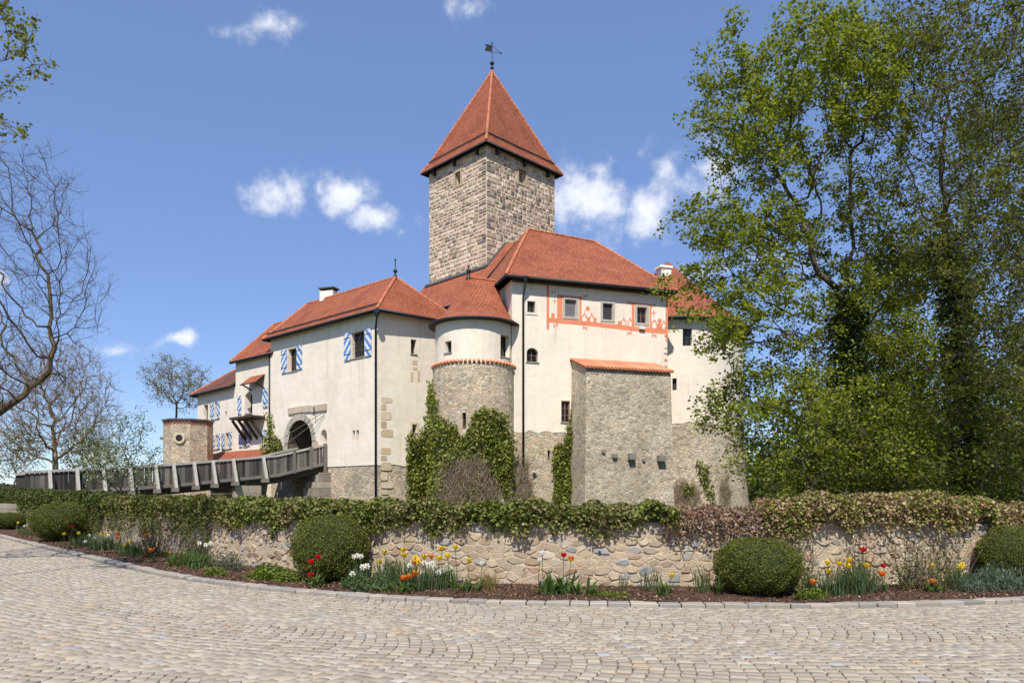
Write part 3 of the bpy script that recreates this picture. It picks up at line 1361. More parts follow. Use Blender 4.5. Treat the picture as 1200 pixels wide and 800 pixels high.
hw1 = hole(pl, 411.8, 388.5, 427, 419)
hw2 = hole(pl, 337.6, 408, 348.3, 435)
htw = [hole(pl, 413, 504, 416, 517.5, depth=.3), hole(pl, 417.4, 503.6, 420.6, 517, depth=.3)]
hgate = hole(pl, 337, 492, 366, 545, arch=True, depth=3.6)
hgate['z0'] = ZB
hgate['bare'] = True
hsmall = hole(pl, 376, 503, 383, 519, arch=True, depth=.5)
wall('front_wall', pl, 0, LL, ZB, ZL, [hw1, hw2, hgate, hsmall] + htw, M['plaster'], gate, wavy=.0)
wall('stone_base', pl, -.0, LL, -.1, ZB, [], M['rubble'], gate, off=-.04)
hr1 = hole(pr, 481.5, 397.5, 488, 414.5, depth=.35)
hr2 = hole(pr, 483, 497, 488.5, 507, depth=.35)
wall('side_wall', pr, 0, LD, ZB, ZL, [hr1, hr2], M['plaster'], gate, wavy=.06, seed=4)
wall('stone_base', pr, 0, LD, -.1, ZB + .1, [], M['rubble'], gate, off=-.04)
mb = MB()
for p, q in ((B_, D2), (D2, C_)):
    mb.face([(p.x, p.y, 0), (q.x, q.y, 0), (q.x, q.y, ZL), (p.x, p.y, ZL)])
mb.build('rear_wall', M['plaster'], gate)
window(pl, hw1, gate, BROWN, 2, 3, bars=True)
window(pl, hw2, gate, BROWN, 2, 3)
window(pr, hr1, gate, BROWN, 1, 2)
window(pr, hr2, gate, BROWN, 1, 1, surround=S(206, 192, 166))
for h in htw:
    window(pl, h, gate, GREY, 1, 1, sill=False)
window(pl, hsmall, gate, S(60, 50, 42), 1, 1, sill=False)
shutter(pl, 404.2, 390.5, 411.2, 422.3, gate, -1)
shutter(pl, 428.6, 385.5, 435.8, 417, gate, 1)
shutter(pl, 330.6, 410.3, 336.8, 437, gate, -1)
shutter(pl, 348.6, 405.3, 354.4, 432.5, gate, 1)


def build_gate_details():
    # voussoirs
    w = hgate['a1'] - hgate['a0']
    ac = (hgate['a0'] + hgate['a1']) / 2
    zs = hgate['z1'] - w / 2
    rr = random.Random(2)
    n = 11
    for i in range(n):
        t0, t1 = math.pi * i / n + .02, math.pi * (i + 1) / n - .02
        r0, r1 = w / 2 + .01, w / 2 + .42
        poly = [pl.pt(ac + math.cos(t) * r, zs + math.sin(t) * r, .0) for t, r in ((t0, r0), (t1, r0), (t1, r1), (t0, r1))]
        mb = MB()
        g = rr.uniform(.85, 1.1)
        N = Vector((pl.nn.x, pl.nn.y, 0))
        mb.prism(poly, N * .05, tuple(x * g for x in S(172, 164, 150)))
        mb.build('voussoir', M['stone'], gate)
    # jamb stones
    for a, sgn in ((hgate['a0'], -1), (hgate['a1'], 1)):
        z = ZB + .4
        while z < zs - .2:
            hh = rr.uniform(.35, .55)
            ww = rr.uniform(.35, .7)
            mb = MB()
            o = pl.pt(a + (0 if sgn > 0 else -ww), z, -.02)
            d = Vector((pl.d.x, pl.d.y, 0))
            g = rr.uniform(.85, 1.1)
            mb.box(o, d * ww, Vector((pl.nn.x, pl.nn.y, 0)) * .05, (0, 0, min(hh, zs - z) - .03), tuple(x * g for x in rr.choice([S(196, 168, 132), S(184, 160, 128), S(176, 160, 140)])))
            mb.build('jamb_stone', M['stone'], gate)
            z += hh
    # vaulted passage of bare stone, its shade put into darkened colours
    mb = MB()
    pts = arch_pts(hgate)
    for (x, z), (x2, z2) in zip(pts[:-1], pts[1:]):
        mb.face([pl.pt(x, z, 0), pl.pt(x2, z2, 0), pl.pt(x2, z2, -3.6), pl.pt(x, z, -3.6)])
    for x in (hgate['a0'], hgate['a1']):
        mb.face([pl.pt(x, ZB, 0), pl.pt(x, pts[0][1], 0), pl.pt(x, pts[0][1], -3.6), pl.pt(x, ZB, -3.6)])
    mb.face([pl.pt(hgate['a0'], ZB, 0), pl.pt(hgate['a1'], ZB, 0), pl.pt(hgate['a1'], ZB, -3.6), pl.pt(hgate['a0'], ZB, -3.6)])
    mb.build('gate_passage', m_rubble('passage_stone_shaded', [S(118, 104, 86), S(98, 88, 74), S(130, 116, 98), S(106, 92, 76)], S(120, 108, 92), 3.2, 1.6), gate)
    # passage end: door leaf and lattice gate
    N = Vector((pl.nn.x, pl.nn.y, 0))
    d = Vector((pl.d.x, pl.d.y, 0))
    o = pl.pt(hgate['a0'], ZB, -3.55)
    mb = MB()
    mb.box(o - N * .12, d * w, N * .05, (0, 0, 3.2), (.30, .26, .20))
    mb.build('passage_end', M['dark_wood'], gate)  # dark colour painted in for the shade at the far end
    door = MB()
    for i in range(6):
        door.box(o + d * (w * .42 + i * .27), d * .25, N * .07, (0, 0, 3.0), S(66, 50, 38))
    door.build('door', M['wood'], gate)
    lat = MB()
    for i in range(6):
        p = o + d * (i * w * .42 / 5) + N * .1
        lat.beam(p, p + Vector((0, 0, 2.9)), .05, .05, S(70, 54, 40), up=N)
    for j in range(9):
        p = o + N * .13 + Vector((0, 0, .2 + j * .32))
        lat.beam(p, p + d * (w * .42), .05, .05, S(70, 54, 40))
    lat.build('lattice_gate', M['wood'], gate)
    # projecting course of stones above the gate
    a0, za = pl.px(383.5, 470)
    a1, zb = pl.px(338.5, 476)
    x = a0
    while x < a1 - .2:
        ww = min(rr.uniform(.55, .95), a1 - x)
        mb = MB()
        zt = za - .1
        g = rr.uniform(.85, 1.1)
        mb.box(pl.pt(x, zt - rr.uniform(.36, .46), -.03), d * (ww - .03), N * .13, (0, 0, .40), tuple(q * g for q in S(186, 170, 146)))
        mb.build('lintel_stone', M['stone'], gate)
        x += ww
    # hook and drawbridge rods
    mb = MB()
    p = pl.pt(*pl.px(372, 477), .25)
    mb.beam(p, p - Vector((0, 0, .55)), .06, .06, (.05, .045, .04))
    mb.build('iron_hook', M['frame'], gate)
    for (u0, v0, u1, v1) in ((381.5, 482, 347.5, 516), (381, 486, 350, 525)):
        q0 = pl.pt(*pl.px(u0, v0), .06)
        q1 = pl.pt(*pl.px(u1, v1), .06) + N * 1.1
        mb = MB()
        mb.tube([q0, q1], .018, 5, S(120, 112, 100))
        mb.build('drawbridge_rod', M['frame'], gate)
    # quoins on the corner
    z = .3
    k = 0
    while z < 7.2:
        hh = rr.uniform(.35, .62)
        k += 1
        ww = .75 if k % 2 else .42
        ww *= rr.uniform(.8, 1.2)
        e = Vector((dAC.x, dAC.y, 0))
        nn = Vector((pr.nn.x, pr.nn.y, 0))
        if not (4.4 < z < 4.7):
            mb = MB()
            c = rr.choice([S(196, 174, 142), S(184, 160, 130), S(204, 188, 160), S(178, 164, 142)])
            poly = []
            for ang in range(10):
                t = 2 * math.pi * ang / 10
                cx = .5 + .5 * math.copysign(abs(math.cos(t)) ** .4, math.cos(t)) * rr.uniform(.9, 1)
                cz = .5 + .5 * math.copysign(abs(math.sin(t)) ** .4, math.sin(t)) * rr.uniform(.9, 1)
                poly.append(pr.pt(.16 + cx * ww, z + cz * (hh - .05), -.02))
            mb.prism(poly, nn * .035, c)
            mb.build('quoin', M['stone'], gate)
        z += hh
    # blocked little opening, stones showing
    for (u0, v0, u1, v1) in ((481, 436, 484, 447), (489, 434, 492, 447), (483, 422, 489, 427), (484, 430, 489, 433)):
        h = hole(pr, u0, v0, u1, v1)
        mb = MB()
        mb.box(pr.pt(h['a0'], h['z0'], -.02), Vector((dAC.x, dAC.y, 0)) * (h['a1'] - h['a0']), Vector((pr.nn.x, pr.nn.y, 0)) * .035, (0, 0, h['z1'] - h['z0']), S(200, 180, 148))
        mb.build('patch_stone', M['stone'], gate)


build_gate_details()


def v3(p, z):
    return Vector((p.x, p.y, z))


def gate_roof():
    o = .42
    nl, nr = pl.nn, pr.nn
    ze = ZL + .02
    Ae = A_ + nl * o - dAB * o * .3 + nr * o
    Be = B_ + nl * o + dAB * o * .6
    Ce = C_ + nr * o + dAC * o * .6
    De = D2 + dAB * o + dAC * o
    ap1 = A_ + dAB * 2.2 + dAC * 2.7
    ap2 = A_ + dAB * 11.6 + dAC * 2.7
    zr = EYE + 13.23
    a, b, c, d_ = v3(Ae, ze), v3(Be, ze), v3(Ce, ze), v3(De, ze)
    r1, r2 = v3(ap1, zr), v3(ap2, zr)
    # hip end at the far left: ridge stops short of B
    rf = roof(gate, [[a, b, r2, r1], [c, a, r1], [d_, c, r1, r2], [b, d_, r2]])
    ridge_tiles([(r1, a), (r1, r2), (c, r1), (b, r2)], rf)
    gutter([a - Vector((0, 0, .06)), b - Vector((0, 0, .06))], rf)
    gutter([a - Vector((0, 0, .06)), c - Vector((0, 0, .06))], rf)
    finial(r1, 1.0, rf)
    # snow guard
    mb = MB()
    for f in (.07, .10):
        p, q = a.lerp(r1, f) + Vector((0, 0, .12)), b.lerp(r2, f) + Vector((0, 0, .12))
        mb.tube([p, q], .022, 5)
    mb.build('snow_guard', M['metal'], rf)
    # downpipe on the corner
    t = Vector((nl.x + nr.x, nl.y + nr.y)).normalized()
    cpt = A_ + nl * .12 + dAB * .06
    downpipe([v3(Ae, ze - .25), v3(Ae, ze - .45), v3(cpt, ze - .95), v3(cpt, .2)], gate, v3(Ae, ze - .25))
    # chimney
    ch = ap1.lerp(ap2, .80) - pl.nn * .3
    mb = MB()
    z0, z1 = Z(358, 50) - 1, Z(341, 50)
    mb.box(v3(ch, z0) + Vector((-.45, -.3, 0)), (.95, -.3, 0), (.2, .6, 0), (0, 0, z1 - z0), S(226, 220, 208))
    cc = mb.build('chimney', M['frame'], rf)
    mb = MB()
    mb.box(v3(ch, z1) + Vector((-.55, -.32, .14)), (1.12, -.36, 0), (.24, .72, 0), (0, 0, .09), S(70, 68, 66))
    for (dx, dy) in ((-.4, -.26), (.4, -.5), (-.25, .2), (.55, -.05)):
        mb.box(v3(ch, z1) + Vector((dx, dy, 0)), (.1, 0, 0), (0, .1, 0), (0, 0, .15), S(90, 86, 82))
    mb.build('chimney_cap', M['frame'], cc)


gate_roof()

# ================================================================== service wing beyond the gatehouse
K0 = B_ + dAB * .02 - pl.nn * .25
K1 = K0 + dAB * 5.1
J1 = K1 + Vector((-.70, .714)) * 6.9
pk, pj = LinePath(K0, K1), LinePath(K1, J1)
ZK, ZJ = EYE + 9.5, EYE + 7.83
wing = thing('residential_wing', (K1.x, K1.y, 0), 'cream wing left of the gatehouse with blue and white striped shutters', 'building')
kh = [hole(pk, 287.3, 459.5, 295.7, 484, arch=True, rise=.2, depth=.5), hole(pk, 285.4, 506, 290, 523)]
wall('front_wall', pk, 0, pk.len, -.1, ZK, kh, M['plaster'], wing)
jh = [hole(pj, 238.7, 474, 243.6, 491), hole(pj, 251.4, 471, 255, 490.8), hole(pj, 252.2, 509.5, 255.2, 526), hole(pj, 264, 507, 268.6, 526), hole(pj, 264, 482, 266, 488.5, depth=.25)]
wall('front_wall', pj, 0, pj.len, -.1, ZJ, jh, M['plaster'], wing)
for h in kh:
    window(pk, h, wing, BROWN, 2, 2)
for h in jh[:4]:
    window(pj, h, wing, BROWN, 2, 2)
window(pj, jh[4], wing, GREY, 1, 1, sill=False)
for (u0, v0, u1, v1, s) in ((279.3, 463.5, 283, 485, -1), (309, 455, 314.2, 477, 1), (280.7, 506.5, 284.2, 523.5, -1), (290.3, 505, 293.3, 522, 1), (310, 503, 314.2, 514, 1)):
    shutter(pk, u0, v0, u1, v1, wing, s)
for (u0, v0, u1, v1, s) in ((247.4, 472.5, 251, 491.5, -1), (255.2, 470, 258, 490, 1), (248.8, 510.5, 251.8, 527, -1), (255.4, 508.5, 258, 525.5, 1), (260.4, 507.8, 263.4, 526.5, -1), (269, 505.5, 272, 525.5, 1)):
    shutter(pj, u0, v0, u1, v1, wing, s)


def wing_details():
    inn = -pl.nn
    o = .35
    zr = ZK + 3.25
    a, b = v3(K0 - inn * o + dAB * -.3, ZK), v3(K1 - inn * o + dAB * .15, ZK)
    r1, r2 = v3(K0 + inn * 3.1 - dAB * 3.5, zr), v3(K1 + inn * 3.1 + dAB * .15, zr)
    c, d_ = v3(K0 + inn * 6.4 - dAB * 3.5, ZK), v3(K1 + inn * 6.4 + dAB * .15, ZK)
    a2 = v3(K0 - inn * o - dAB * 3.5, ZK)
    rf = roof(wing, [[a, b, r2, r1 + (r2 - r1) * .0, a2 + Vector((0, 0, 0))][:4], [d_, c, r1, r2]])
    ridge_tiles([(r1, r2)], rf, pale=False)
    ridge_tiles([(b, r2)], rf, r=.08, pale=False)
    gutter([a - Vector((0, 0, .05)), b - Vector((0, 0, .05))], rf)
    mb = MB()
    mb.face([v3(K1, 0), v3(K1 + inn * 6.2, 0), v3(K1 + inn * 6.2, ZK), v3(K1 + inn * 3.1, zr - .1), v3(K1, ZK)])
    mb.build('gable_wall', M['plaster'], wing)
    # lower roof
    jd = (J1 - K1).normalized()
    ji = -pj.nn
    e0, e1 = v3(K1 - ji * .4, ZJ), v3(J1 - ji * .4 + jd * .45, ZJ)
    h1 = v3(J1 - jd * 3.0 + ji * 3.0, ZJ + 2.65)
    h0 = v3(K1 + ji * 3.0, ZJ + 2.65)
    e2 = v3(J1 + ji * 6.4 + jd * .45, ZJ)
    e3 = v3(K1 + ji * 6.4, ZJ)
    rj = roof(wing, [[e0, e1, h1, h0], [e1, e2, h1], [e2, e3, h0, h1]], 'tile_dark')
    ridge_tiles([(h1, e1)], rj, r=.09, pale=False)
    gutter([e0 - Vector((0, 0, .05)), e1 - Vector((0, 0, .05))], rj)
    mb = MB()
    p = J1 + ji * 6.2
    mb.face([v3(J1, 0), v3(p, 0), v3(p, ZJ), v3(J1, ZJ)])
    mb.build('end_wall', M['plaster'], wing)
    # little tiled canopy over the arched window
    N = Vector((pk.nn.x, pk.nn.y, 0))
    d = Vector((pk.d.x, pk.d.y, 0))
    q0 = pk.pt(*pk.px(310.5, 438), .02)
    q1 = pk.pt(*pk.px(294, 443), .02)
    q1.z = q0.z
    lo = Vector((0, 0, -.62)) + N * .75
    cn = roof(wing, [[q0, q1, q1 + lo + d * .1, q0 + lo - d * .1]], 'tile', .08, 'canopy')
    mb = MB()
    for q in (q0.lerp(q1, .05), q0.lerp(q1, .95)):
        mb.beam(q + lo * .9 - Vector((0, 0, .08)), q - Vector((0, 0, .95)), .08, .08, S(60, 48, 40))
    mb.build('canopy_brackets', M['wood'], cn)
    # wooden bracket platform
    t0 = pk.pt(*pk.px(311, 490), .0)
    t1 = pk.pt(*pk.px(286, 492), .0)
    t1.z = t0.z
    dk = MB()
    for i in range(5):
        dk.box(t0 + N * (.02 + i * .22), t1 - t0, N * .2, (0, 0, .16), S(66, 56, 48))
    dk = dk.build('platform', M['wood'], wing)
    for f in (.08, .36, .64, .92):
        mb = MB()
        q = t0.lerp(t1, f)
        mb.beam(q + N * 1.0 - Vector((0, 0, .05)), q - Vector((0, 0, 1.35)), .13, .16, S(74, 60, 48))
        mb.build('bracket', M['wood'], dk)
    # low tiled lean-to roof at the foot of the wing
    zt, zl = EYE + 3.15, EYE + 1.5
    N2 = Vector((pj.nn.x, pj.nn.y, 0))
    s0, s1, s2 = v3(K0, zt) + N * .02, v3(K1, zt) + N * .02, v3(K1 + jd * 4.2, zt) + N2 * .02
    lo1, lo2 = N * 2.4 - Vector((0, 0, zt - zl)), N2 * 2.4 - Vector((0, 0, zt - zl))
    lt = roof(wing, [[s0, s1, s1 + lo1, s0 + lo1], [s1, s2, s2 + lo2 + Vector((jd.x, jd.y, 0)) * 1.6, s1 + lo1]], 'tile', .12, 'lean_to_roof')
    mb = MB()
    mb.face([v3(K0, 0) + N * 2.2, v3(K1, 0) + N * 2.2, v3(K1, zl) + N * 2.2, v3(K0, zl) + N * 2.2])
    mb.face([v3(K1, 0) + N * 2.2, v3(K1 + jd * 5.4, 0) + N2 * 2.2, v3(K1 + jd * 5.4, zl) + N2 * 2.2, v3(K1, zl) + N * 2.2])
    mb.build('lean_to_wall', M['rubble'], lt)
    downpipe([v3(K0, ZK - .1) + N * .2 + d * .2, v3(K0, 3.2) + N * .2 + d * .2], wing)


wing_details()

# ================================================================== small polygonal bastion tower at the far left
def small_tower():
    c = Vector((-22.75, 52.2))
    t = thing('bastion_tower', (c.x, c.y, 0), 'small squat polygonal stone tower with brick frieze at left end', 'tower')
    zt = EYE + 5.25
    n = 8
    r = 1.62
    ph = -.32
    ring = lambda rad: [c + Vector((math.sin(2 * math.pi * i / n + ph), -math.cos(2 * math.pi * i / n + ph))) * rad for i in range(n)]
    mb = MB()
    q = ring(r)
    for i in range(n):
        a, b = q[i], q[(i + 1) % n]
        mb.face([v3(a, 0), v3(b, 0), v3(b, zt - .42), v3(a, zt - .42)])
    mb.build('masonry', M['rubble'], t)
    mb = MB()
    q2 = ring(r - .06)
    for i in range(n):
        a, b = q2[i], q2[(i + 1) % n]
        mb.face([v3(a, zt - .42), v3(b, zt - .42), v3(b, zt - .1), v3(a, zt - .1)])
    mb.face([v3(p, zt - .42) for p in q])
    mb.build('recess', M['mortar'], t)
    fr = MB()
    for i in range(n):
        a, b = q2[i], q2[(i + 1) % n]
        m_ = int((b - a).length / .2)
        for k in range(m_):
            for row in range(2):
                p = a.lerp(b, (k + .3 + .4 * row) / m_)
                d = (b - a).normalized()
                nr = Vector((d.y, -d.x))
                fr.box(v3(p, zt - .42 + row * .16) + v3(nr, 0) * -.05, v3(d, 0) * .1, v3(nr, 0) * .12, (0, 0, .13), S(158, 104, 82))
    fr.build('brick_frieze', M['stone'], t)['kind'] = 'stuff'
    mb = MB()
    q3 = ring(r + .1)
    for i in range(n):
        a, b = q3[i], q3[(i + 1) % n]
        mb.face([v3(a, zt - .1), v3(b, zt - .1), v3(b, zt), v3(a, zt)])
    mb.face([v3(p, zt) for p in q3])
    mb.face([v3(p, zt - .1) for p in q3][::-1])
    mb.build('coping', M['lead'], t)
    # round loophole
    pc = P(210, 513, 50.6)
    nr = Vector((pc.x - c.x, pc.y - c.y, 0))
    nr.normalize()
    pc = Vector((c.x, c.y, pc.z)) + nr * (r * .93)
    s = Vector((0, 0, 1)).cross(nr)
    mb = MB()
    k = 16
    for i in range(k):
        a0, a1 = 2 * math.pi * i / k, 2 * math.pi * (i + 1) / k
        e = lambda a, rad, o: pc + (s * math.cos(a) + Vector((0, 0, 1)) * math.sin(a)) * rad + nr * o
        mb.face([e(a0, .24, .12), e(a1, .24, .12), e(a1, .38, .12), e(a0, .38, .12)], S(196, 180, 154))
        mb.face([e(a0, .38, .12), e(a1, .38, .12), e(a1, .38, -.1), e(a0, .38, -.1)], S(196, 184, 160))
        mb.face([e(a0, .24, -.0), e(a1, .24, -.0), e(a1, .24, .12), e(a0, .24, .12)], S(196, 184, 160))
    o = mb.build('loophole_ring', M['stone'], t)
    mb = MB()
    mb.face([pc + (s * math.cos(2 * math.pi * i / k) + Vector((0, 0, 1)) * math.sin(2 * math.pi * i / k)) * .24 + nr * .09 for i in range(k)])
    mb.build('loophole', M['black_iron'], o)
    mb = MB()
    p = P(193, 514, 52.2)
    mb.box(p - Vector((.3, .1, .05)), (.5, 0, 0), (0, .25, 0), (0, 0, .18), S(120, 110, 96))
    mb.build('water_spout', M['stone'], t)


small_tower()

# ================================================================== keep
G_ = Vector((-1.72, 50.0))
dL, dR = Vector((-.69, .7235)).normalized(), Vector((.7115, .7027)).normalized()
sL, sR = 6.33, 6.85
ZT = Z(169, 50.0)         # top of the masonry
keep = thing('keep_tower', (G_.x, G_.y, 0), 'tall square stone keep with steep pyramid roof and weather vane', 'tower')


def block_on(path, a0, a1, z0, z1, dep, rr, col, bv=.035):
    """roughly dressed stone, proud of the wall"""
    mb = MB()
    j = lambda s: rr.uniform(-s, s)
    c = [(a0 + j(.02), z0 + j(.02)), (a1 + j(.02), z0 + j(.02)), (a1 + j(.02), z1 + j(.02)), (a0 + j(.02), z1 + j(.02))]
    am, zm = (a0 + a1) / 2, (z0 + z1) / 2
    V = [path.pt(a, z, -.03) for a, z in c]
    V += [path.pt(a, z, dep * .4) for a, z in c]
    V += [path.pt(a + math.copysign(bv, am - a), z + math.copysign(bv, zm - z), dep + j(.012)) for a, z in c]
    fs = []
    for k in range(4):
        k2 = (k + 1) % 4
        fs += [(k, k2, 4 + k2, 4 + k), (4 + k, 4 + k2, 8 + k2, 8 + k)]
    fs.append((8, 9, 10, 11))
    mb.add(V, fs, col)
    return mb


def build_keep():
    rr = random.Random(31)
    tl, tr = LinePath(G_, G_ + dL * sL), LinePath(G_, G_ + dR * sR)
    hl = hole(tl, 533.7, 202, 540, 217, depth=.7)
    hr = hole(tr, 607.6, 199.5, 615.8, 215, depth=.7)
    zb = 12.5
    mort = m_plain('keep_mortar', S(216, 198, 170), .95, .3, 4, 1.0, .05)
    wall('masonry_core', tl, 0, sL, 0, ZT, [hl], mort, keep)
    wall('masonry_core', tr, 0, sR, 0, ZT, [hr], mort, keep)
    mb = MB()
    a, b, c = G_ + dL * sL, G_ + dL * sL + dR * sR, G_ + dR * sR
    mb.face([v3(a, 0), v3(b, 0), v3(b, ZT), v3(a, ZT)])
    mb.face([v3(b, 0), v3(c, 0), v3(c, ZT), v3(b, ZT)])
    mb.build('rear_masonry', M['rubble_grey'], keep)
    for p_, h in ((tl, hl), (tr, hr)):
        am = (h['a0'] + h['a1']) / 2
        mb = MB()
        mb.face([p_.pt(h['a0'], h['z0'], -.68), p_.pt(h['a1'], h['z0'], -.68), p_.pt(h['a1'], h['z1'], -.68), p_.pt(h['a0'], h['z1'], -.68)])
        w = mb.build('window', M['black_iron'], keep)
        fm = MB()
        W = h['a1'] - h['a0']
        for (x0, x1, z0, z1) in ((h['a0'] - .16, h['a0'], h['z0'], h['z1']), (h['a1'], h['a1'] + .16, h['z0'], h['z1']), (h['a0'] - .2, h['a1'] + .2, h['z1'], h['z1'] + .22), (h['a0'] - .2, h['a1'] + .2, h['z0'] - .16, h['z0'])):
            fm.box(p_.pt(x0, z0, -.1), Vector((p_.d.x, p_.d.y, 0)) * (x1 - x0), Vector((p_.nn.x, p_.nn.y, 0)) * .16, (0, 0, z1 - z0), S(178, 160, 132))
        fm.build('surround', M['stone'], w)
    palL = [S(206, 188, 162), S(198, 180, 154), S(186, 170, 146), S(210, 194, 170), S(200, 174, 154), S(176, 160, 138), S(190, 176, 156), S(152, 140, 122), S(204, 180, 160)]
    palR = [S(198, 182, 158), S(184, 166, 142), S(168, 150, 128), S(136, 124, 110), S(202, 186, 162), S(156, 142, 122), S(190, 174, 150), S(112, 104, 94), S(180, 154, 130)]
    stones = []
    for p_, h, ln, pal, other in ((tl, hl, sL, palL, 0), (tr, hr, sR, palR, 1)):
        z = zb
        row = 0
        while z < ZT - .1:
            rh = rr.uniform(.17, .34)
            rh = min(rh, ZT - z)
            a = 0.0
            first = True
            while a < ln - .05:
                if first:
                    w = .85 if (row + other) % 2 else .45
                    w *= rr.uniform(.85, 1.15)
                else:
                    w = rr.uniform(.22, .68) if other == 0 else rr.uniform(.2, .5)
                w = min(w, ln - a)
                a0, a1 = a, a + w
                a += w
                # split round the opening
                if h['z0'] - .2 < z + rh / 2 < h['z1'] + .25 and a1 > h['a0'] - .2 and a0 < h['a1'] + .2:
                    first = False
                    if a0 < h['a0'] - .3:
                        a1 = h['a0'] - .18
                    elif a1 > h['a1'] + .3:
                        a0 = h['a1'] + .18
                    else:
                        continue
                if a1 - a0 < .12:
                    continue
                c = rr.choice(pal)
                if first:
                    c = rr.choice([S(176, 160, 136), S(142, 130, 114), S(190, 172, 148), S(124, 114, 102), S(196, 178, 152)])
                g = rr.uniform(.78, 1.08)
                stones.append((p_, a0 + rr.uniform(.02, .04), a1 - rr.uniform(.02, .04), z + rr.uniform(.015, .04), z + rh - rr.uniform(.015, .04), rr.uniform(.02, .055), (c[0] * g * 1.10, c[1] * g * 1.05, c[2] * g * 1.08), first))
                first = False
            z += rh
            row += 1
    stones.sort(key=lambda s: -(s[2] - s[1]) * (s[4] - s[3]) * (1 if s[3] > 14.5 else .01))
    rest = MB()
    for i, (p_, a0, a1, z0, z1, dp, c, first) in enumerate(stones):
        mb = block_on(p_, a0, a1, z0, z1, dp, rr, c)
        if i < 300:
            mb.build('quoin' if first else 'stone_block', M['stone'], keep)
        else:
            rest.add(mb.v, mb.f, c)
    rest.build('small_blocks', M['stone'], keep)['kind'] = 'stuff'
    # pyramid roof
    o = .42
    e = [G_ - dL * o - dR * o, G_ + dL * (sL + o) - dR * o, G_ + dL * (sL + o) + dR * (sR + o), G_ - dL * o + dR * (sR + o)]
    ze = Z(163.5, 49.4)
    ap = v3(G_ + dL * sL / 2 + dR * sR / 2, Z(84, 54.7))
    polys = []
    k = .86
    kick = []
    for p in e:
        q = v3(p, ze)
        m_ = ap.lerp(q, k) - Vector((0, 0, .22))
        kick.append(m_)
    for i in range(4):
        j = (i + 1) % 4
        polys.append([v3(e[i], ze), v3(e[j], ze), kick[j], kick[i]])
        polys.append([kick[i], kick[j], ap])
    rf = roof(keep, polys, 'tile', .14)
    ridge_tiles([(ap, kick[i]) for i in range(4)] + [(kick[i], v3(e[i], ze)) for i in range(4)], rf, r=.095)
    for i, j in ((0, 1), (0, 3)):
        gutter([v3(e[i], ze - .1), v3(e[j], ze - .1)], rf, .06)
        mb = MB()
        for f in (.72, .82):
            p, q = v3(e[i], ze).lerp(kick[i], f) + Vector((0, 0, .14)), v3(e[j], ze).lerp(kick[j], f) + Vector((0, 0, .14))
            mb.tube([p, q], .025, 5)
        for s in range(12):
            f = (s + .5) / 12
            p = v3(e[i], ze).lerp(kick[i], .77).lerp(v3(e[j], ze).lerp(kick[j], .77), f)
            mb.beam(p - Vector((0, 0, .05)), p + Vector((0, 0, .2)), .03, .03)
        mb.build('snow_guard', M['metal'], rf)
    # corbel blocks under the eaves
    for p_, ln in ((tl, sL), (tr, sR)):
        for f in (.12, .5, .86):
            mb = MB()
            mb.box(p_.pt(ln * f, ZT - .45, -.05), Vector((p_.d.x, p_.d.y, 0)) * .18, Vector((p_.nn.x, p_.nn.y, 0)) * .36, (0, 0, .4), S(58, 50, 44))
            mb.build('eave_bracket', M['wood'], keep)
    # finial and weather vane
    vb = finial(ap + Vector((0, 0, -.12)), .55, keep)
    mb = MB()
    mb.lathe(ap, [(0, .45), (.13, .52), (.16, .6), (.13, .68), (0, .75)], 10)
    mb.tube([ap + Vector((0, 0, .6)), ap + Vector((0, 0, 2.05))], .022, 6)
    mb.lathe(ap, [(0, 2.0), (.05, 2.04), (.06, 2.08), (.04, 2.14), (0, 2.17)], 8)
    rod = mb.build('vane_rod', M['black_iron'], keep)
    X = Vector((.62, -.3, 0)) .normalized()
    top = ap + Vector((0, 0, 1.62))
    fl = MB()
    pp = lambda x, z: top + X * x * .66 + Vector((0, 0, z * .62))
    fl.prism([pp(-.03, .52), pp(-.95, .92), pp(-.7, .5), pp(-.98, .16), pp(-.03, -.3)], Vector((-X.y, X.x, 0)) * .03)
    fl.build('vane_flag', M['black_iron'], rod)
    ar = MB()
    tip = pp(1.1, -.75)
    ar.tube([pp(0, .5), tip], .018, 5)
    ar.tube([pp(0, -.3), tip], .018, 5)
    ar.lathe(tip, [(0, -.08), (.08, 0), (0, .08)], 8)
    ar.build('vane_pointer', M['black_iron'], rod)


build_keep()

# ================================================================== lean-to range at the foot of the keep
def keep_range():
    t = thing('keep_lean_to', (G_.x - 2, G_.y - 1.5, 0), 'low range with red lean-to roof wrapped around the foot of the keep', 'building')
    sl = 1.11
    zf = Z(312, 50.0)
    pt = lambda tt, d: v3(G_ + dL * tt - dR * d, zf - sl * d)
    q1 = [pt(6.95, -.0), pt(6.95, 2.75), pt(0, 2.75), pt(0, 0)]
    q2 = [pt(0, -1.65), pt(0, 2.75), pt(-1.3, 2.75), pt(-1.3, -1.65)]
    rf = roof(t, [q1, q2])
    gutter([pt(6.95, 2.75), pt(-1.3, 2.75)], rf)
    fl = MB()
    up = Vector((0, 0, .05))
    fl.beam(pt(6.6, .08) + up, pt(-.1, .08) + up, .25, .16)
    fl.beam(pt(-.08, .1) + up, pt(-.08, -1.65) + up, .22, .16)
    fl.build('lead_flashing', M['lead'], rf)
    w = LinePath(G_ + dL * 6.7 - dR * 2.35, G_ - dL * 1.3 - dR * 2.35)
    wall('front_wall', w, 0, w.len, 0, zf - sl * 2.35 - .1, [], M['plaster2'], t)
    mb = MB()
    p, q = G_ + dL * 6.7 - dR * 2.35, G_ + dL * 6.7
    zz = zf - sl * 2.35
    mb.face([v3(p, 0), v3(q, 0), v3(q, zf - .15), v3(p, zz - .15)])
    mb.build('end_wall', M['plaster2'], t)


keep_range()

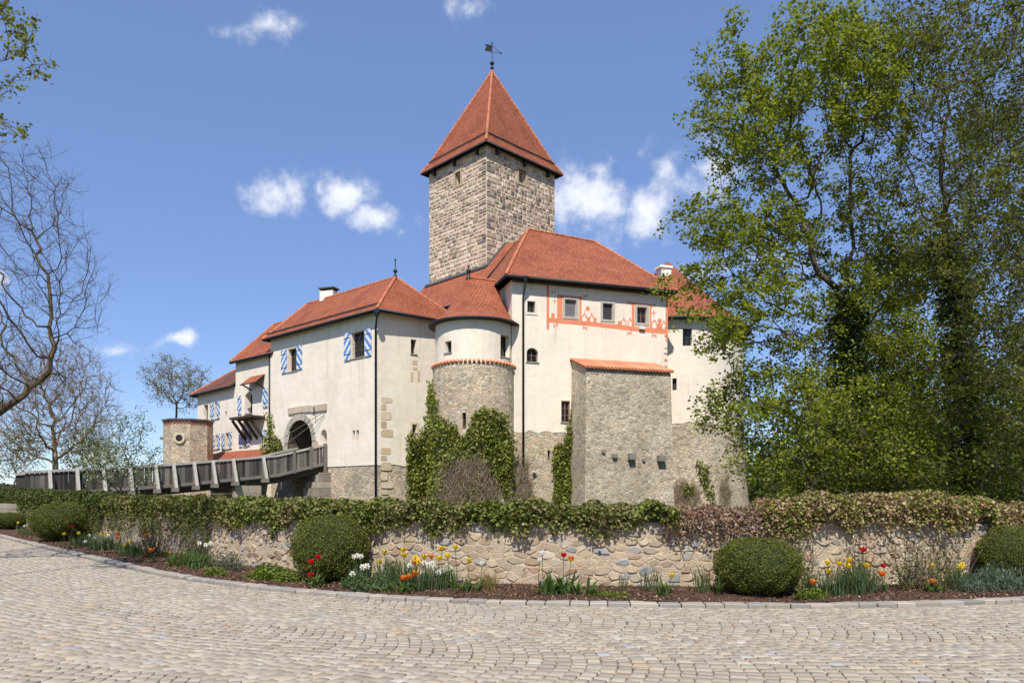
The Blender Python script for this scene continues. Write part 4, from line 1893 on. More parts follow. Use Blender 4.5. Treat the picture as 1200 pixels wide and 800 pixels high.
# ================================================================== great house with the painted frieze
D_ = Vector((0, 41.0))
dE = Vector((.951, .308)).normalized()
dF = Vector((-dE.y, dE.x))
ML, MD = 9.67, 8.2
E_ = D_ + dE * ML
ZM = EYE + 11.9
house = thing('great_house', (D_.x, D_.y, 0), 'tall cream main house with painted red frieze and hipped tile roof', 'building')
pm = LinePath(D_, E_)
pf = LinePath(D_ + dF * MD, D_)
ZMB = Z(506, 41.6)


def build_house():
    hs = hole(pm, 617.8, 353, 627, 366, depth=.25)
    h2 = hole(pm, 662, 351, 675.5, 371, depth=.22)
    h3 = hole(pm, 706.3, 355.5, 718, 374.5, depth=.22)
    h4 = hole(pm, 746.5, 360, 758, 378.5, depth=.22)
    ha = hole(pm, 617.3, 407.5, 630.5, 424, arch=True, rise=.22, depth=.25)
    hl = hole(pm, 657.8, 469.5, 668, 494.5, depth=.2)
    hsl = hole(pm, 642, 527, 645, 538, depth=.4)
    wall('front_wall', pm, 0, ML, ZMB, ZM, [hs, h2, h3, h4, ha, hl], M['plaster'], house, wavy=.10, seed=9)
    wall('stone_base', pm, 0, ML, -.1, ZMB + .15, [hsl], M['rubble'], house, off=-.02)
    wall('side_wall', pf, 0, MD, -.1, ZM, [], M['plaster'], house)
    mb = MB()
    a, b = D_ + dF * MD, E_ + dF * MD
    for p, q in ((a, b), (b, E_)):
        mb.face([v3(p, 0), v3(q, 0), v3(q, ZM), v3(p, ZM)])
    mb.build('rear_wall', M['plaster'], house)
    sg = S(196, 188, 174)
    window(pm, hs, house, S(120, 104, 90), 2, 2, sill=False, surround=S(220, 210, 192), bars=True)
    w2 = window(pm, h2, house, GREY, 2, 1, sill=False, surround=S(176, 168, 156))
    w3 = window(pm, h3, house, S(62, 58, 56), 3, 1, sill=False, surround=S(176, 168, 156))
    window(pm, h4, house, S(112, 84, 66), 2, 2, sill=False, surround=S(176, 168, 156))
    window(pm, ha, house, S(112, 84, 66), 2, 2)
    window(pm, hl, house, S(120, 92, 74), 2, 3)
    # closed louvred blinds in the two left upper windows
    for h, c in ((h2, S(112, 110, 112)), (h3, S(62, 60, 62))):
        mb = MB()
        n = 14
        hh = (h['z1'] - h['z0']) / n
        for i in range(n):
            mb.box(pm.pt(h['a0'] + .05, h['z0'] + i * hh + .01, -.14), Vector((dE.x, dE.y, 0)) * (h['a1'] - h['a0'] - .1), Vector((pm.nn.x, pm.nn.y, 0)) * .02 + Vector((0, 0, -.02)), (0, 0, hh - .012), c)
        mb.build('blind', M['frame'], house)
    # slit, drain hole
    mb = MB()
    mb.face([pm.pt(hsl['a0'], hsl['z0'], -.4), pm.pt(hsl['a1'], hsl['z0'], -.4), pm.pt(hsl['a1'], hsl['z1'], -.4), pm.pt(hsl['a0'], hsl['z1'], -.4)])
    mb.build('slit_window', M['black_iron'], house)
    q = pm.pt(*pm.px(626, 556), -.04)
    N = Vector((pm.nn.x, pm.nn.y, 0))
    mb = MB()
    mb.tube([q - N * .1, q + N * .10], .12, 12)
    mb.build('drain_pipe_end', M['metal'], house)
    q = pm.pt(*pm.px(751.5, 384), 0)
    mb = MB()
    mb.box(q - Vector((dE.x, dE.y, 0)) * .18 - Vector((0, 0, .1)), Vector((dE.x, dE.y, 0)) * .36, N * .16, (0, 0, .16), S(220, 216, 206))
    mb.build('wall_lamp', M['frame'], house)

    # painted frieze
    zx = lambda x, y: (630 + x / 7.5, 330 + y / 7.5)
    fz = MB()
    k = [0]

    def poly(pts):
        k[0] += 1
        off = .004 + .0008 * (k[0] % 9)
        fz.face([pm.pt(*pm.px(*zx(x, y)), off) for x, y in pts])

    def line(pts, w=9):
        for (x0, y0), (x1, y1) in zip(pts[:-1], pts[1:]):
            d = Vector((x1 - x0, y1 - y0))
            if d.length < 1e-6:
                continue
            n = Vector((-d.y, d.x)).normalized() * w / 2
            e = d.normalized() * w * .3
            poly([(x0 - e.x + n.x, y0 - e.y + n.y), (x1 + e.x + n.x, y1 + e.y + n.y), (x1 + e.x - n.x, y1 + e.y - n.y), (x0 - e.x - n.x, y0 - e.y - n.y)])

    def disc(x, y, r, sy=1):
        poly([(x + r * math.cos(i * .5236), y + r * sy * math.sin(i * .5236)) for i in range(12)])
    poly([(78, -10), (102, -8), (102, 420), (78, 420)])
    poly([(102, 315), (390, 345), (700, 376), (830, 392), (1125, 415), (1125, 460), (830, 432), (520, 395), (102, 358)])
    poly([(172, 118), (218, 124), (218, 330), (172, 324)])
    poly([(366, 138), (386, 140), (386, 347), (366, 345)])
    poly([(172, 112), (392, 133), (392, 150), (172, 132)])
    poly([(120, 275), (150, 278), (150, 322), (120, 319)])
    poly([(430, 312), (456, 314), (456, 356), (430, 352)])
    poly([(490, 315), (518, 318), (518, 362), (490, 359)])
    line([(388, 345), (388, 312), (411, 282), (433, 314)])
    line([(458, 350), (458, 322), (475, 288), (492, 322)])
    line([(411, 282), (411, 250)], 6)
    line([(475, 288), (475, 265)], 6)
    disc(440, 236, 19)
    poly([(828, 185), (852, 188), (852, 398), (828, 395)])
    poly([(984, 205), (1000, 208), (1000, 408), (984, 406)])
    poly([(828, 180), (1000, 200), (1000, 214), (828, 196)])
    poly([(706, 345), (736, 348), (736, 382), (706, 379)])
    line([(736, 380), (737, 350), (757, 325), (776, 355), (776, 384)])
    line([(796, 385), (796, 356), (813, 328), (830, 360)])
    line([(757, 325), (757, 306)], 6)
    line([(813, 328), (813, 308)], 6)
    line([(1002, 400), (1002, 368), (1025, 336), (1048, 370), (1048, 405)])
    poly([(1052, 368), (1092, 372), (1092, 416), (1052, 412)])
    disc(1073, 345, 18, 1.3)
    line([(1092, 404), (1092, 376), (1110, 346), (1128, 378)])
    poly([(1125, 120), (1145, 122), (1145, 515), (1125, 510)])

    def curl(x, y, s=1):
        line([(x - 20 * s, y - 18), (x + 18 * s, y + 18)], 7)
        line([(x - 14 * s, y + 12), (x - 18 * s, y + 2), (x - 6 * s, y - 6), (x + 4 * s, y + 2), (x + 14 * s, y - 2), (x + 16 * s, y - 14)], 7)

    def cross(x, y):
        line([(x, y - 24), (x, y + 22)], 7)
        line([(x - 18, y), (x + 18, y + 2)], 6)
        disc(x, y, 8)
    for (x, y, s) in ((140, 92, 1), (418, 128, -1), (155, 384, -1), (416, 406, 1), (805, 184, 1), (1020, 210, -1), (805, 452, -1), (1025, 472, 1)):
        curl(x, y, s)
    cross(150, 170)
    cross(1020, 276)
    fz.build('painted_frieze', M['paint'], house)
    # weathered stones on the right corner, where the plaster has come off
    rr = random.Random(8)
    v = 392
    while v < 437:
        a, z = pm.px(781.3, v)
        mb = MB()
        c = rr.choice([S(190, 132, 104), S(132, 122, 112), S(180, 150, 122)])
        w = rr.uniform(.1, .3)
        mb.box(pm.pt(ML - w, z - .15, -.02), Vector((dE.x, dE.y, 0)) * (w + .012), N * .03, (0, 0, rr.uniform(.08, .16)), c)
        mb.build('quoin', M['stone'], house)
        v += rr.uniform(4, 9)
    # roof
    o = .5
    ze = EYE + 12.02
    e = [D_ - dE * o - dF * o, E_ + dE * .38 - dF * o, E_ + dE * .38 + dF * (MD + o), D_ - dE * o + dF * (MD + o)]
    zr = EYE + 16.14
    r1 = v3(D_ + dE * 2.2 + dF * 3.6, zr)
    r2 = v3(D_ + dE * 6.95 + dF * 4.4, zr)
    q = [v3(p, ze) for p in e]
    # gentle bell-cast on the right hip
    rf = roof(house, [[q[0], q[1], r2, r1], [q[1], q[2], r2], [q[2], q[3], r1, r2], [q[3], q[0], r1]])
    ridge_tiles([(r1, r2), (r1, q[0]), (r2, q[1]), (q[3], r1)], rf)
    dn = Vector((0, 0, .08))
    gutter([q[0] - dn, q[1] - dn], rf, .085)
    gutter([q[0] - dn, q[3] - dn], rf, .085)
    # soffit board
    mb = MB()
    mb.box(v3(D_ - dF * .0, ZM - .12) + v3(pm.nn, 0) * .02, v3(dE, 0) * ML, v3(pm.nn, 0) * .3, (0, 0, .14), S(60, 50, 42))
    mb.build('eave_board', M['wood'], house)
    a, z = pm.px(612.3, 332)
    downpipe([pm.pt(a, ze - .15, o), pm.pt(a, ze - .4, o), pm.pt(a, ze - 1.1, .12), pm.pt(a, Z(545, 41.3), .12)], house, pm.pt(a, ze - .1, o))


build_house()

# ================================================================== stone buttress block in front of the house
def buttress():
    p0 = D_ + dE * 3.56
    p1 = p0 - dF * 2.04
    p2 = p1 + dE * 5.16
    p3 = p2 + dF * 2.04
    t = thing('stone_buttress', (p1.x, p1.y, 0), 'broad grey stone buttress block with tiled coping against the main house', 'buttress')
    zt = EYE + 6.85
    bat = .16
    mb = MB()
    for a, b in ((p0, p1), (p1, p2), (p2, p3)):
        n = 8
        for i in range(n):
            q, r = a.lerp(b, i / n), a.lerp(b, (i + 1) / n)
            zq = lambda p: zt + (.75 * (1 - min(1, (p - p0).dot(-dF) / 2.04)) if True else 0)
            def foot(p):
                # outset at the foot, mitred at the corners
                k1, k2 = (p - p0).dot(-dF), (p - p0).dot(dE)
                e = -dE if k2 < .01 else (dE if k2 > 5.15 else Vector((0, 0)))
                w = -dF if k1 > 2.03 else Vector((0, 0))
                return v3(p + (e + w) * bat, -.1)
            mb.face([foot(q), foot(r), v3(r, zq(r)), v3(q, zq(q))])
    mb.build('masonry', M['rubble_grey'], t)
    pf_ = LinePath(p1, p2)
    # tile coping: slab and rows of barrel tiles
    sl = MB()
    o = .12
    a, b = p1 - dF * o - dE * o, p2 - dF * o + dE * o
    c, d = p3 + dE * o, p0 - dE * o
    sl.prism([v3(a, zt), v3(b, zt), v3(c, zt + .78), v3(d, zt + .78)], (0, 0, .06), S(120, 66, 46))
    cop = sl.build('coping', M['ridge'], t)
    n = 26
    base = MB()
    rr = random.Random(4)
    for i in range(n):
        f = (i + .5) / n
        lo, hi = v3(a.lerp(b, f), zt + .09), v3(d.lerp(c, f), zt + .87)
        g = rr.uniform(.85, 1.15)
        mb = MB()
        m1 = lo.lerp(hi, .5)
        mb.tube([lo - (hi - lo).normalized() * .06, m1], [.088, .075], 8, tuple(x * g for x in S(214, 140, 106)))
        mb.tube([m1 - (hi - lo) * .03, hi], [.088, .075], 8, tuple(x * g for x in S(204, 130, 98)))
        mb.build('coping_tile', M['ridge'], cop)
    # corbel stones with their shadows
    N = v3(pf_.nn, 0)
    d3 = v3(dE, 0)
    for (u, v, w, h, pr_) in ((706, 529, .20, .16, .12), (719, 534, .26, .22, .2), (738, 535, .36, .34, .34), (753, 539, .2, .14, .12), (772.5, 537, .42, .32, .36)):
        q = pf_.pt(*pf_.px(u, v), bat * .4)
        mb = MB()
        mb.box(q - d3 * w / 2 - N * .12 - Vector((0, 0, h / 2)), d3 * w, N * (pr_ + .12), (0, 0, h), S(128, 124, 116))
        mb.build('corbel', M['stone'], t)


buttress()

# ================================================================== round stair turret
RC = Vector((-2.12, 41.65))
turret = thing('round_turret', (RC.x, RC.y, 0), 'round turret with cream upper storey, stone base and bell shaped tile roof', 'tower')


def build_turret():
    r = 2.17
    up = ArcPath(RC, r, -1.9, 1.9)
    lo = ArcPath(RC, r + .14, -1.9, 1.9)
    zc = Z(429, 40.5)
    zt = EYE + 9.42
    h1 = hole(up, 521.6, 399.5, 529, 413, depth=.3)
    h2 = hole(up, 586.5, 392.5, 597, 418, depth=.3)
    wall('upper_wall', up, 0, up.len, zc, zt, [h1, h2], M['plaster'], turret)
    hs = hole(lo, 542, 483, 546, 502, depth=.5)
    wall('stone_base', lo, 0, lo.len, -.1, zc, [hs], M['rubble'], turret)
    window(up, h1, turret, BROWN, 1, 1)
    window(up, h2, turret, BROWN, 2, 2)
    mb = MB()
    mb.face([lo.pt(hs['a0'], hs['z0'], -.48), lo.pt(hs['a1'], hs['z0'], -.48), lo.pt(hs['a1'], hs['z1'], -.48), lo.pt(hs['a0'], hs['z1'], -.48)])
    mb.build('slit_window', M['black_iron'], turret)
    # ring of cornice tiles
    rr = random.Random(6)
    n = 30
    for i in range(n):
        th = -1.55 + 3.1 * (i + .5) / n
        nn = Vector((math.sin(th), -math.cos(th), 0))
        g = rr.uniform(.8, 1.1)
        mb = MB()
        q = Vector((RC.x, RC.y, zc)) + nn * (r + .02)
        mb.tube([q + Vector((0, 0, .2)), q + nn * .2 + Vector((0, 0, .03))], [.065, .085], 7, tuple(x * g for x in S(206, 140, 104)))
        mb.build('cornice_tile', M['ridge'], turret)
    # bell roof between circle and short ridge
    apx = P(549, 325, 42.2)
    apy = P(579, 329, 42.6)
    zt2 = zt + .05
    re = r + .36
    mb = MB()
    n, m_ = 48, 10
    ths = [-2.0 + 4.0 * i / n for i in range(n + 1)]
    grid = []
    for th in ths:
        b = Vector((RC.x + math.sin(th) * re, RC.y - math.cos(th) * re, zt2))
        f = min(1, max(0, (math.sin(th) - .1) / .75))
        tp = apx.lerp(apy, f)
        col = []
        for j in range(m_ + 1):
            s = j / m_
            k = s ** 1.0
            z = b.z + (tp.z - b.z) * (s - .13 * math.sin(math.pi * s) * (1.5 - s))
            col.append((Vector((b.x + (tp.x - b.x) * k, b.y + (tp.y - b.y) * k, z)), s))
        grid.append(col)
    hgt = 3.4
    for i in range(n):
        for j in range(m_):
            q = [grid[i][j], grid[i + 1][j], grid[i + 1][j + 1], grid[i][j + 1]]
            uv = [(ths[i] * 1.7, q[0][1] * hgt), (ths[i + 1] * 1.7, q[1][1] * hgt), (ths[i + 1] * 1.7, q[2][1] * hgt), (ths[i] * 1.7, q[3][1] * hgt)]
            mb.face([p for p, s in q], uv=uv)
    for i in range(n):
        a, b = grid[i][0][0], grid[i + 1][0][0]
        dn = Vector((0, 0, .12))
        c = Vector((RC.x, RC.y, zt2 - .12))
        mb.face([a, a - dn, b - dn, b], mi=1)
        mb.face([a - dn, c, b - dn], mi=1)
    rf = mb.build('roof', [M['tile'], M['dark_wood']], turret)
    gutter([grid[i][0][0] - Vector((0, 0, .06)) for i in range(n + 1)], rf, .06)
    ridge_tiles([(apx, apy)], rf, pale=False)
    finial(apx, .55, rf)


build_turret()

# ================================================================== round house at the right
QC = Vector((10.6, 51.0))
rhouse = thing('round_house', (QC.x, QC.y, 0), 'round cream building with conical red roof behind the trees at right', 'building')


def build_round():
    r = 5.1
    pq = ArcPath(QC, r, -2.2, 2.2)
    zt = EYE + 11.0
    zc = Z(497, 47)
    hs = [hole(pq, 800, 384.5, 811, 405, depth=.3), hole(pq, 846.3, 392, 854.5, 412, depth=.3), hole(pq, 846.7, 452, 854.8, 472, depth=.3), hole(pq, 788, 443, 793, 457, depth=.3)]
    wall('upper_wall', pq, 0, pq.len, zc, zt, hs, M['plaster'], rhouse, wavy=.08, seed=5)
    for h in hs:
        window(pq, h, rhouse, S(60, 62, 50), 2, 2, sill=False)
    lo = ArcPath(QC, r + .02, -2.2, 2.2)
    mb = MB()
    n = 36
    for i in range(n):
        t0, t1 = -2.2 + 4.4 * i / n, -2.2 + 4.4 * (i + 1) / n
        d0, d1 = Vector((math.sin(t0), -math.cos(t0), 0)), Vector((math.sin(t1), -math.cos(t1), 0))
        c = Vector((QC.x, QC.y, 0))
        for (za, zb, ra, rb) in ((-.1, 3.0, r + .45, r + .12), (3.0, zc + .15, r + .12, r - .03)):
            mb.face([c + d0 * ra + Vector((0, 0, za)), c + d1 * ra + Vector((0, 0, za)), c + d1 * rb + Vector((0, 0, zb)), c + d0 * rb + Vector((0, 0, zb))])
    mb.build('stone_base', M['rubble_grey'], rhouse)
    mb = MB()
    re = r + .45
    ap = v3(QC + Vector((.1, 0)), Z(306, 51))
    n = 40
    prof = [(1.0, 0.0), (.86, .11), (0, 1)]
    H = ap.z - zt
    for i in range(n):
        t0, t1 = 2 * math.pi * i / n, 2 * math.pi * (i + 1) / n
        for (k0, s0), (k1, s1) in zip(prof[:-1], prof[1:]):
            e = lambda t, k, s: Vector((QC.x + (ap.x - QC.x) * (1 - k) + math.sin(t) * re * k, QC.y - math.cos(t) * re * k, zt + s * H))
            L_ = 7.5
            mb.face([e(t0, k0, s0), e(t1, k0, s0), e(t1, k1, s1), e(t0, k1, s1)], uv=[(t0 * 3.4, s0 * L_), (t1 * 3.4, s0 * L_), (t1 * 3.4, s1 * L_), (t0 * 3.4, s1 * L_)])
        e0 = Vector((QC.x + math.sin(t0) * re, QC.y - math.cos(t0) * re, zt))
        e1 = Vector((QC.x + math.sin(t1) * re, QC.y - math.cos(t1) * re, zt))
        dn = Vector((0, 0, .14))
        mb.face([e0, e0 - dn, e1 - dn, e1], mi=1)
        mb.face([e0 - dn, v3(QC, zt - .14), e1 - dn], mi=1)
    rf = mb.build('roof', [M['tile'], M['dark_wood']], rhouse)
    gutter([Vector((QC.x + math.sin(t) * re, QC.y - math.cos(t) * re, zt - .08)) for t in [-1.8 + 3.6 * i / 40 for i in range(41)]], rf, .07)
    pb = v3(QC + Vector((-.65, -1.6)), Z(340, 48))
    mb = MB()
    zz = Z(311, 49)
    mb.box(pb, (.7, .2, 0), (-.2, .7, 0), (0, 0, zz - pb.z), S(230, 226, 216))
    mb.box(Vector((pb.x - .1, pb.y - .12, zz)), (.88, .26, 0), (-.25, .88, 0), (0, 0, .14), S(240, 238, 230))
    mb.build('chimney', M['frame'], rf)
    # roof hatch
    mb = MB()
    q = P(816, 361, 48.0)
    mb.box(q - Vector((.4, .5, .1)), (.8, .15, 0), (0, .8, .3), (0, -.1, .25), S(40, 38, 38))
    mb.build('roof_hatch', M['frame'], rf)


build_round()
# ------------------------------------------------------------------ timber bridge
def shade(c, g):
    return tuple(x * g for x in c)


def build_bridge():
    rr = random.Random(17)
    pts = [((-11.35, 45.25), EYE + 3.07), ((-13.8, 43.55), EYE + 2.30), ((-18.25, 40.0), EYE + 1.655), ((-23.5, 35.8), EYE + 1.10)]
    PH = 1.26
    t = thing('timber_bridge', (-18.25, 40, 0), 'weathered grey timber bridge with plank parapet leading to the castle gate', 'bridge')
    offv = Vector((-.63, .78, 0)) * 4.3     # across the bridge
    outv = Vector((.63, -.78, 0))
    dark = [S(84, 78, 74), S(70, 66, 64), S(98, 92, 86), S(62, 58, 56), S(110, 104, 98), S(128, 122, 114)]
    pale = S(168, 162, 152)
    Ps = [Vector((p[0], p[1], z)) for p, z in pts]
    for side in (0, 1):
        o = offv if side else Vector((0, 0, 0))
        for a, b in zip(Ps[:-1], Ps[1:]):
            a, b = a + o, b + o
            L = (b - a).length
            # rails
            for dz, w, h, c in ((0, .16, .12, pale), (-PH + .12, .14, .16, S(120, 112, 104))):
                mb = MB()
                mb.beam(a + Vector((0, 0, dz)), b + Vector((0, 0, dz)), w, h, c)
                mb.build('rail', M['wood'], t)
            # planks
            n = int(L / (.2 if side == 0 else .45))
            for i in range(n):
                f0 = (i + .08) / n
                p = a.lerp(b, f0) - outv * .03 - Vector((0, 0, PH - .16))
                d = (b - a) / n * .84
                mb = MB()
                mb.box(p, d, outv * .035, (0, 0, PH - .2), shade(rr.choice(dark), rr.uniform(.5, .95)))
                mb.build('plank', M['wood'], t)
    # struts on the near side, resting on cross beams that stick out
    us = [58, 90, 121, 152, 182, 203, 227, 249, 273, 308, 325]
    chain = []
    for a, b in zip(Ps[:-1], Ps[1:]):
        chain.append((a, b))
    for u in us:
        k = (u - U0) / F0
        for a, b in chain[1:]:
            d = b - a
            f = (k * a.y - a.x) / (d.x - k * d.y)
            if -1e-6 <= f <= 1:
                p = a.lerp(b, f)
                mb = MB()
                mb.beam(p + Vector((0, 0, .02)) + outv * .06, p + outv * .62 - Vector((0, 0, PH + .02)), .15, .15, pale, up=(.78, .63, 0))
                mb.build('strut', M['wood'], t)
                mb = MB()
                mb.beam(p + outv * .75 - Vector((0, 0, PH + .1)), p + offv - Vector((0, 0, PH + .1)) - outv * .3, .2, .22, S(132, 122, 110))
                mb.build('cross_beam', M['wood'], t)
                mb = MB()
                mb.beam(p + Vector((0, 0, .06)) - outv * .02, p - Vector((0, 0, PH)) - outv * .02, .12, .12, S(118, 110, 102), up=(.78, .63, 0))
                mb.build('post', M['wood'], t)
                break
    for f in (0.02, .32, .66):
        p = Ps[0].lerp(Ps[1], f)
        mb = MB()
        hh = PH + (1.0 if f < .1 else 0)
        mb.beam(p + Vector((0, 0, .1)) + outv * .04, p - Vector((0, 0, hh)) + outv * .04, .16, .16, S(112, 104, 98), up=(.78, .63, 0))
        mb.build('post', M['wood'], t)
    # deck planks
    for a, b in zip(Ps[:-1], Ps[1:]):
        dn = Vector((0, 0, PH - .05))
        n = max(4, int((b - a).length / .5))
        for i in range(n):
            p = a.lerp(b, i / n) - dn
            mb = MB()
            mb.box(p, (b - a) / n * .97, offv, (0, 0, -.09), shade(S(96, 88, 80), rr.uniform(.8, 1.1)))
            mb.build('deck_plank', M['wood'], t)
        for f in (.08, .5, .92):
            mb = MB()
            mb.beam(a + offv * f - dn - Vector((0, 0, .25)), b + offv * f - dn - Vector((0, 0, .25)), .22, .28, S(72, 64, 58))
            mb.build('girder', M['wood'], t)
    # stone piers
    for (u, wid) in ((290, 1.5), (172, 1.5), (40, 2.2)):
        k = (u - U0) / F0
        for a, b in chain[1:]:
            d = b - a
            f = (k * a.y - a.x) / (d.x - k * d.y)
            if -1e-6 <= f <= 1:
                p = a.lerp(b, f)
                dd = Vector((d.x, d.y, 0)).normalized()
                top = p.z - PH - .28
                mb = MB()
                z = -.1
                rows = 5
                q0 = Vector((p.x, p.y, 0)) - dd * wid / 2 + outv * .15
                hh = (top + .1) / rows
                for i in range(rows):
                    n = 2 + (i % 2)
                    for j in range(n):
                        g = rr.uniform(.8, 1.1)
                        mb.box(q0 + dd * (wid * j / n + .01) + Vector((0, 0, -.1 + hh * i + .01)), dd * (wid / n - .02), offv * 1.04, (0, 0, hh - .02), tuple(x * g for x in S(168, 156, 138)))
                mb.build('pier', M['stone'], t)
                break


build_bridge()


# masonry pier that carries the bridge end, built against the gatehouse
def bridge_abutment():
    t = thing('bridge_abutment', (-11.5, 44.6, 0), 'sloping grey stone abutment under the castle end of the bridge', 'abutment')
    a0, _ = pl.px(386, 560)
    a1, _ = pl.px(369, 560)
    rr = random.Random(12)
    z = -.1
    while z < 3.0:
        hh = rr.uniform(.35, .5)
        hh = min(hh, 3.05 - z)
        f = 1 - z / 3.4
        x = a0 - .1
        while x < a1:
            w = min(rr.uniform(.4, .7), a1 + .05 - x)
            if w < .1:
                break
            mb = MB()
            g = rr.uniform(.8, 1.1)
            mb.box(pl.pt(x, z, -.1), Vector((pl.d.x, pl.d.y, 0)) * (w - .02), Vector((pl.nn.x, pl.nn.y, 0)) * (.35 + 1.0 * f + rr.uniform(0, .04)), (0, 0, hh - .02), tuple(q * g for q in rr.choice([S(160, 150, 134), S(140, 130, 116), S(172, 162, 144)])))
            mb.build('stone_block', M['stone'], t)
            x += w
        z += hh


bridge_abutment()
# ------------------------------------------------------------------ trees: limbs grown towards the crown's volume
def frusta(P0, P1, R0, R1, k):
    n = len(P0)
    d = P1 - P0
    d = d / (np.linalg.norm(d, axis=1)[:, None] + 1e-9)
    ref = np.tile(np.array([0.3, .2, 1.0]), (n, 1))
    ref[np.abs(d[:, 2]) > .9] = (1, .1, 0)
    s = np.cross(d, ref)
    s /= np.linalg.norm(s, axis=1)[:, None] + 1e-9
    t = np.cross(s, d)
    V = np.zeros((n, 2 * k, 3))
    for j in range(k):
        a = 2 * math.pi * j / k
        o = s * math.cos(a) + t * math.sin(a)
        V[:, j] = P0 + o * R0[:, None]
        V[:, k + j] = P1 + o * R1[:, None]
    f = np.array([(j, (j + 1) % k, k + (j + 1) % k, k + j) for j in range(k)])
    Fc = (f[None] + (np.arange(n) * 2 * k)[:, None, None]).reshape(-1, 4)
    return V.reshape(-1, 3), Fc


def grow(seed, trunk, envs, n_att, step=.45, infl=6.0, kill=.7, wob=.25, up=.05, iters=140, pads=0):
    rng = np.random.default_rng(seed)
    att = []
    tot = sum(e[2] for e in envs)
    for c, r, w in envs:
        m_ = int(n_att * w / tot)
        v = rng.normal(0, 1, (m_, 3))
        v /= np.linalg.norm(v, axis=1)[:, None]
        rad = rng.random(m_) ** (1 / 2.4)
        pt_ = np.array(c) + v * rad[:, None] * np.array(r)
        if pads:
            # foliage pads: most points gather round fewer centres
            k_ = max(3, m_ // pads)
            pt_ = pt_[rng.integers(0, k_, m_)] + rng.normal(0, 1, (m_, 3)) * np.array([.62, .62, .34])
        att.append(pt_)
    att = np.concatenate(att)
    att = att[att[:, 2] > .5]
    pos, par = [], []
    for i in range(len(trunk) - 1):
        a, b = np.array(trunk[i], float), np.array(trunk[i + 1], float)
        n = max(1, int(np.linalg.norm(b - a) / step))
        for j in range(n):
            par.append(len(pos) - 1)
            q = a + (b - a) * j / n
            if len(pos) > 2:
                q = q + rng.normal(0, .035, 3)
            pos.append(q)
    pos = np.array(pos)
    par = list(par)
    near = np.zeros(len(att), int)
    nd = np.full(len(att), 1e9)
    new0 = 0
    alive = np.ones(len(att), bool)
    start = max(0, int(len(pos) * .35))

    def upd(i0, i1):
        nonlocal nd, near
        D = np.linalg.norm(att[:, None, :] - pos[None, i0:i1, :], axis=2)
        m_ = D.min(1)
        k = D.argmin(1) + i0
        b = m_ < nd
        nd = np.where(b, m_, nd)
        near = np.where(b, k, near)
    upd(start, len(pos))
    stuck = {}
    for it in range(iters):
        alive &= nd > kill
        act = alive & (nd < infl)
        if not act.any():
            act = alive & (nd < infl * 4)
            if not act.any():
                break
        ids = near[act]
        dv = att[act] - pos[ids]
        dv /= np.linalg.norm(dv, axis=1)[:, None]
        u_, inv = np.unique(ids, return_inverse=True)
        acc = np.zeros((len(u_), 3))
        np.add.at(acc, inv, dv)
        acc /= np.linalg.norm(acc, axis=1)[:, None] + 1e-6
        acc += rng.normal(0, wob, acc.shape)
        acc[:, 2] += up
        acc /= np.linalg.norm(acc, axis=1)[:, None] + 1e-6
        cnt = np.array([stuck.get(int(k), 0) for k in u_])
        keep_ = cnt < 4
        if not keep_.any():
            break
        for k in u_[keep_]:
            stuck[int(k)] = stuck.get(int(k), 0) + 1
        newp = pos[u_[keep_]] + acc[keep_] * step
        i0 = len(pos)
        pos = np.concatenate([pos, newp])
        par += [int(k) for k in u_[keep_]]
        upd(i0, len(pos))
    return pos, np.array(par)


def radii(par, r_tip, e=2.35):
    n = len(par)
    acc = np.zeros(n)
    r = np.zeros(n)
    for i in range(n - 1, -1, -1):
        r[i] = (acc[i] if acc[i] > 0 else r_tip ** e) ** (1 / e)
        if par[i] >= 0:
            acc[par[i]] += r[i] ** e
    return r


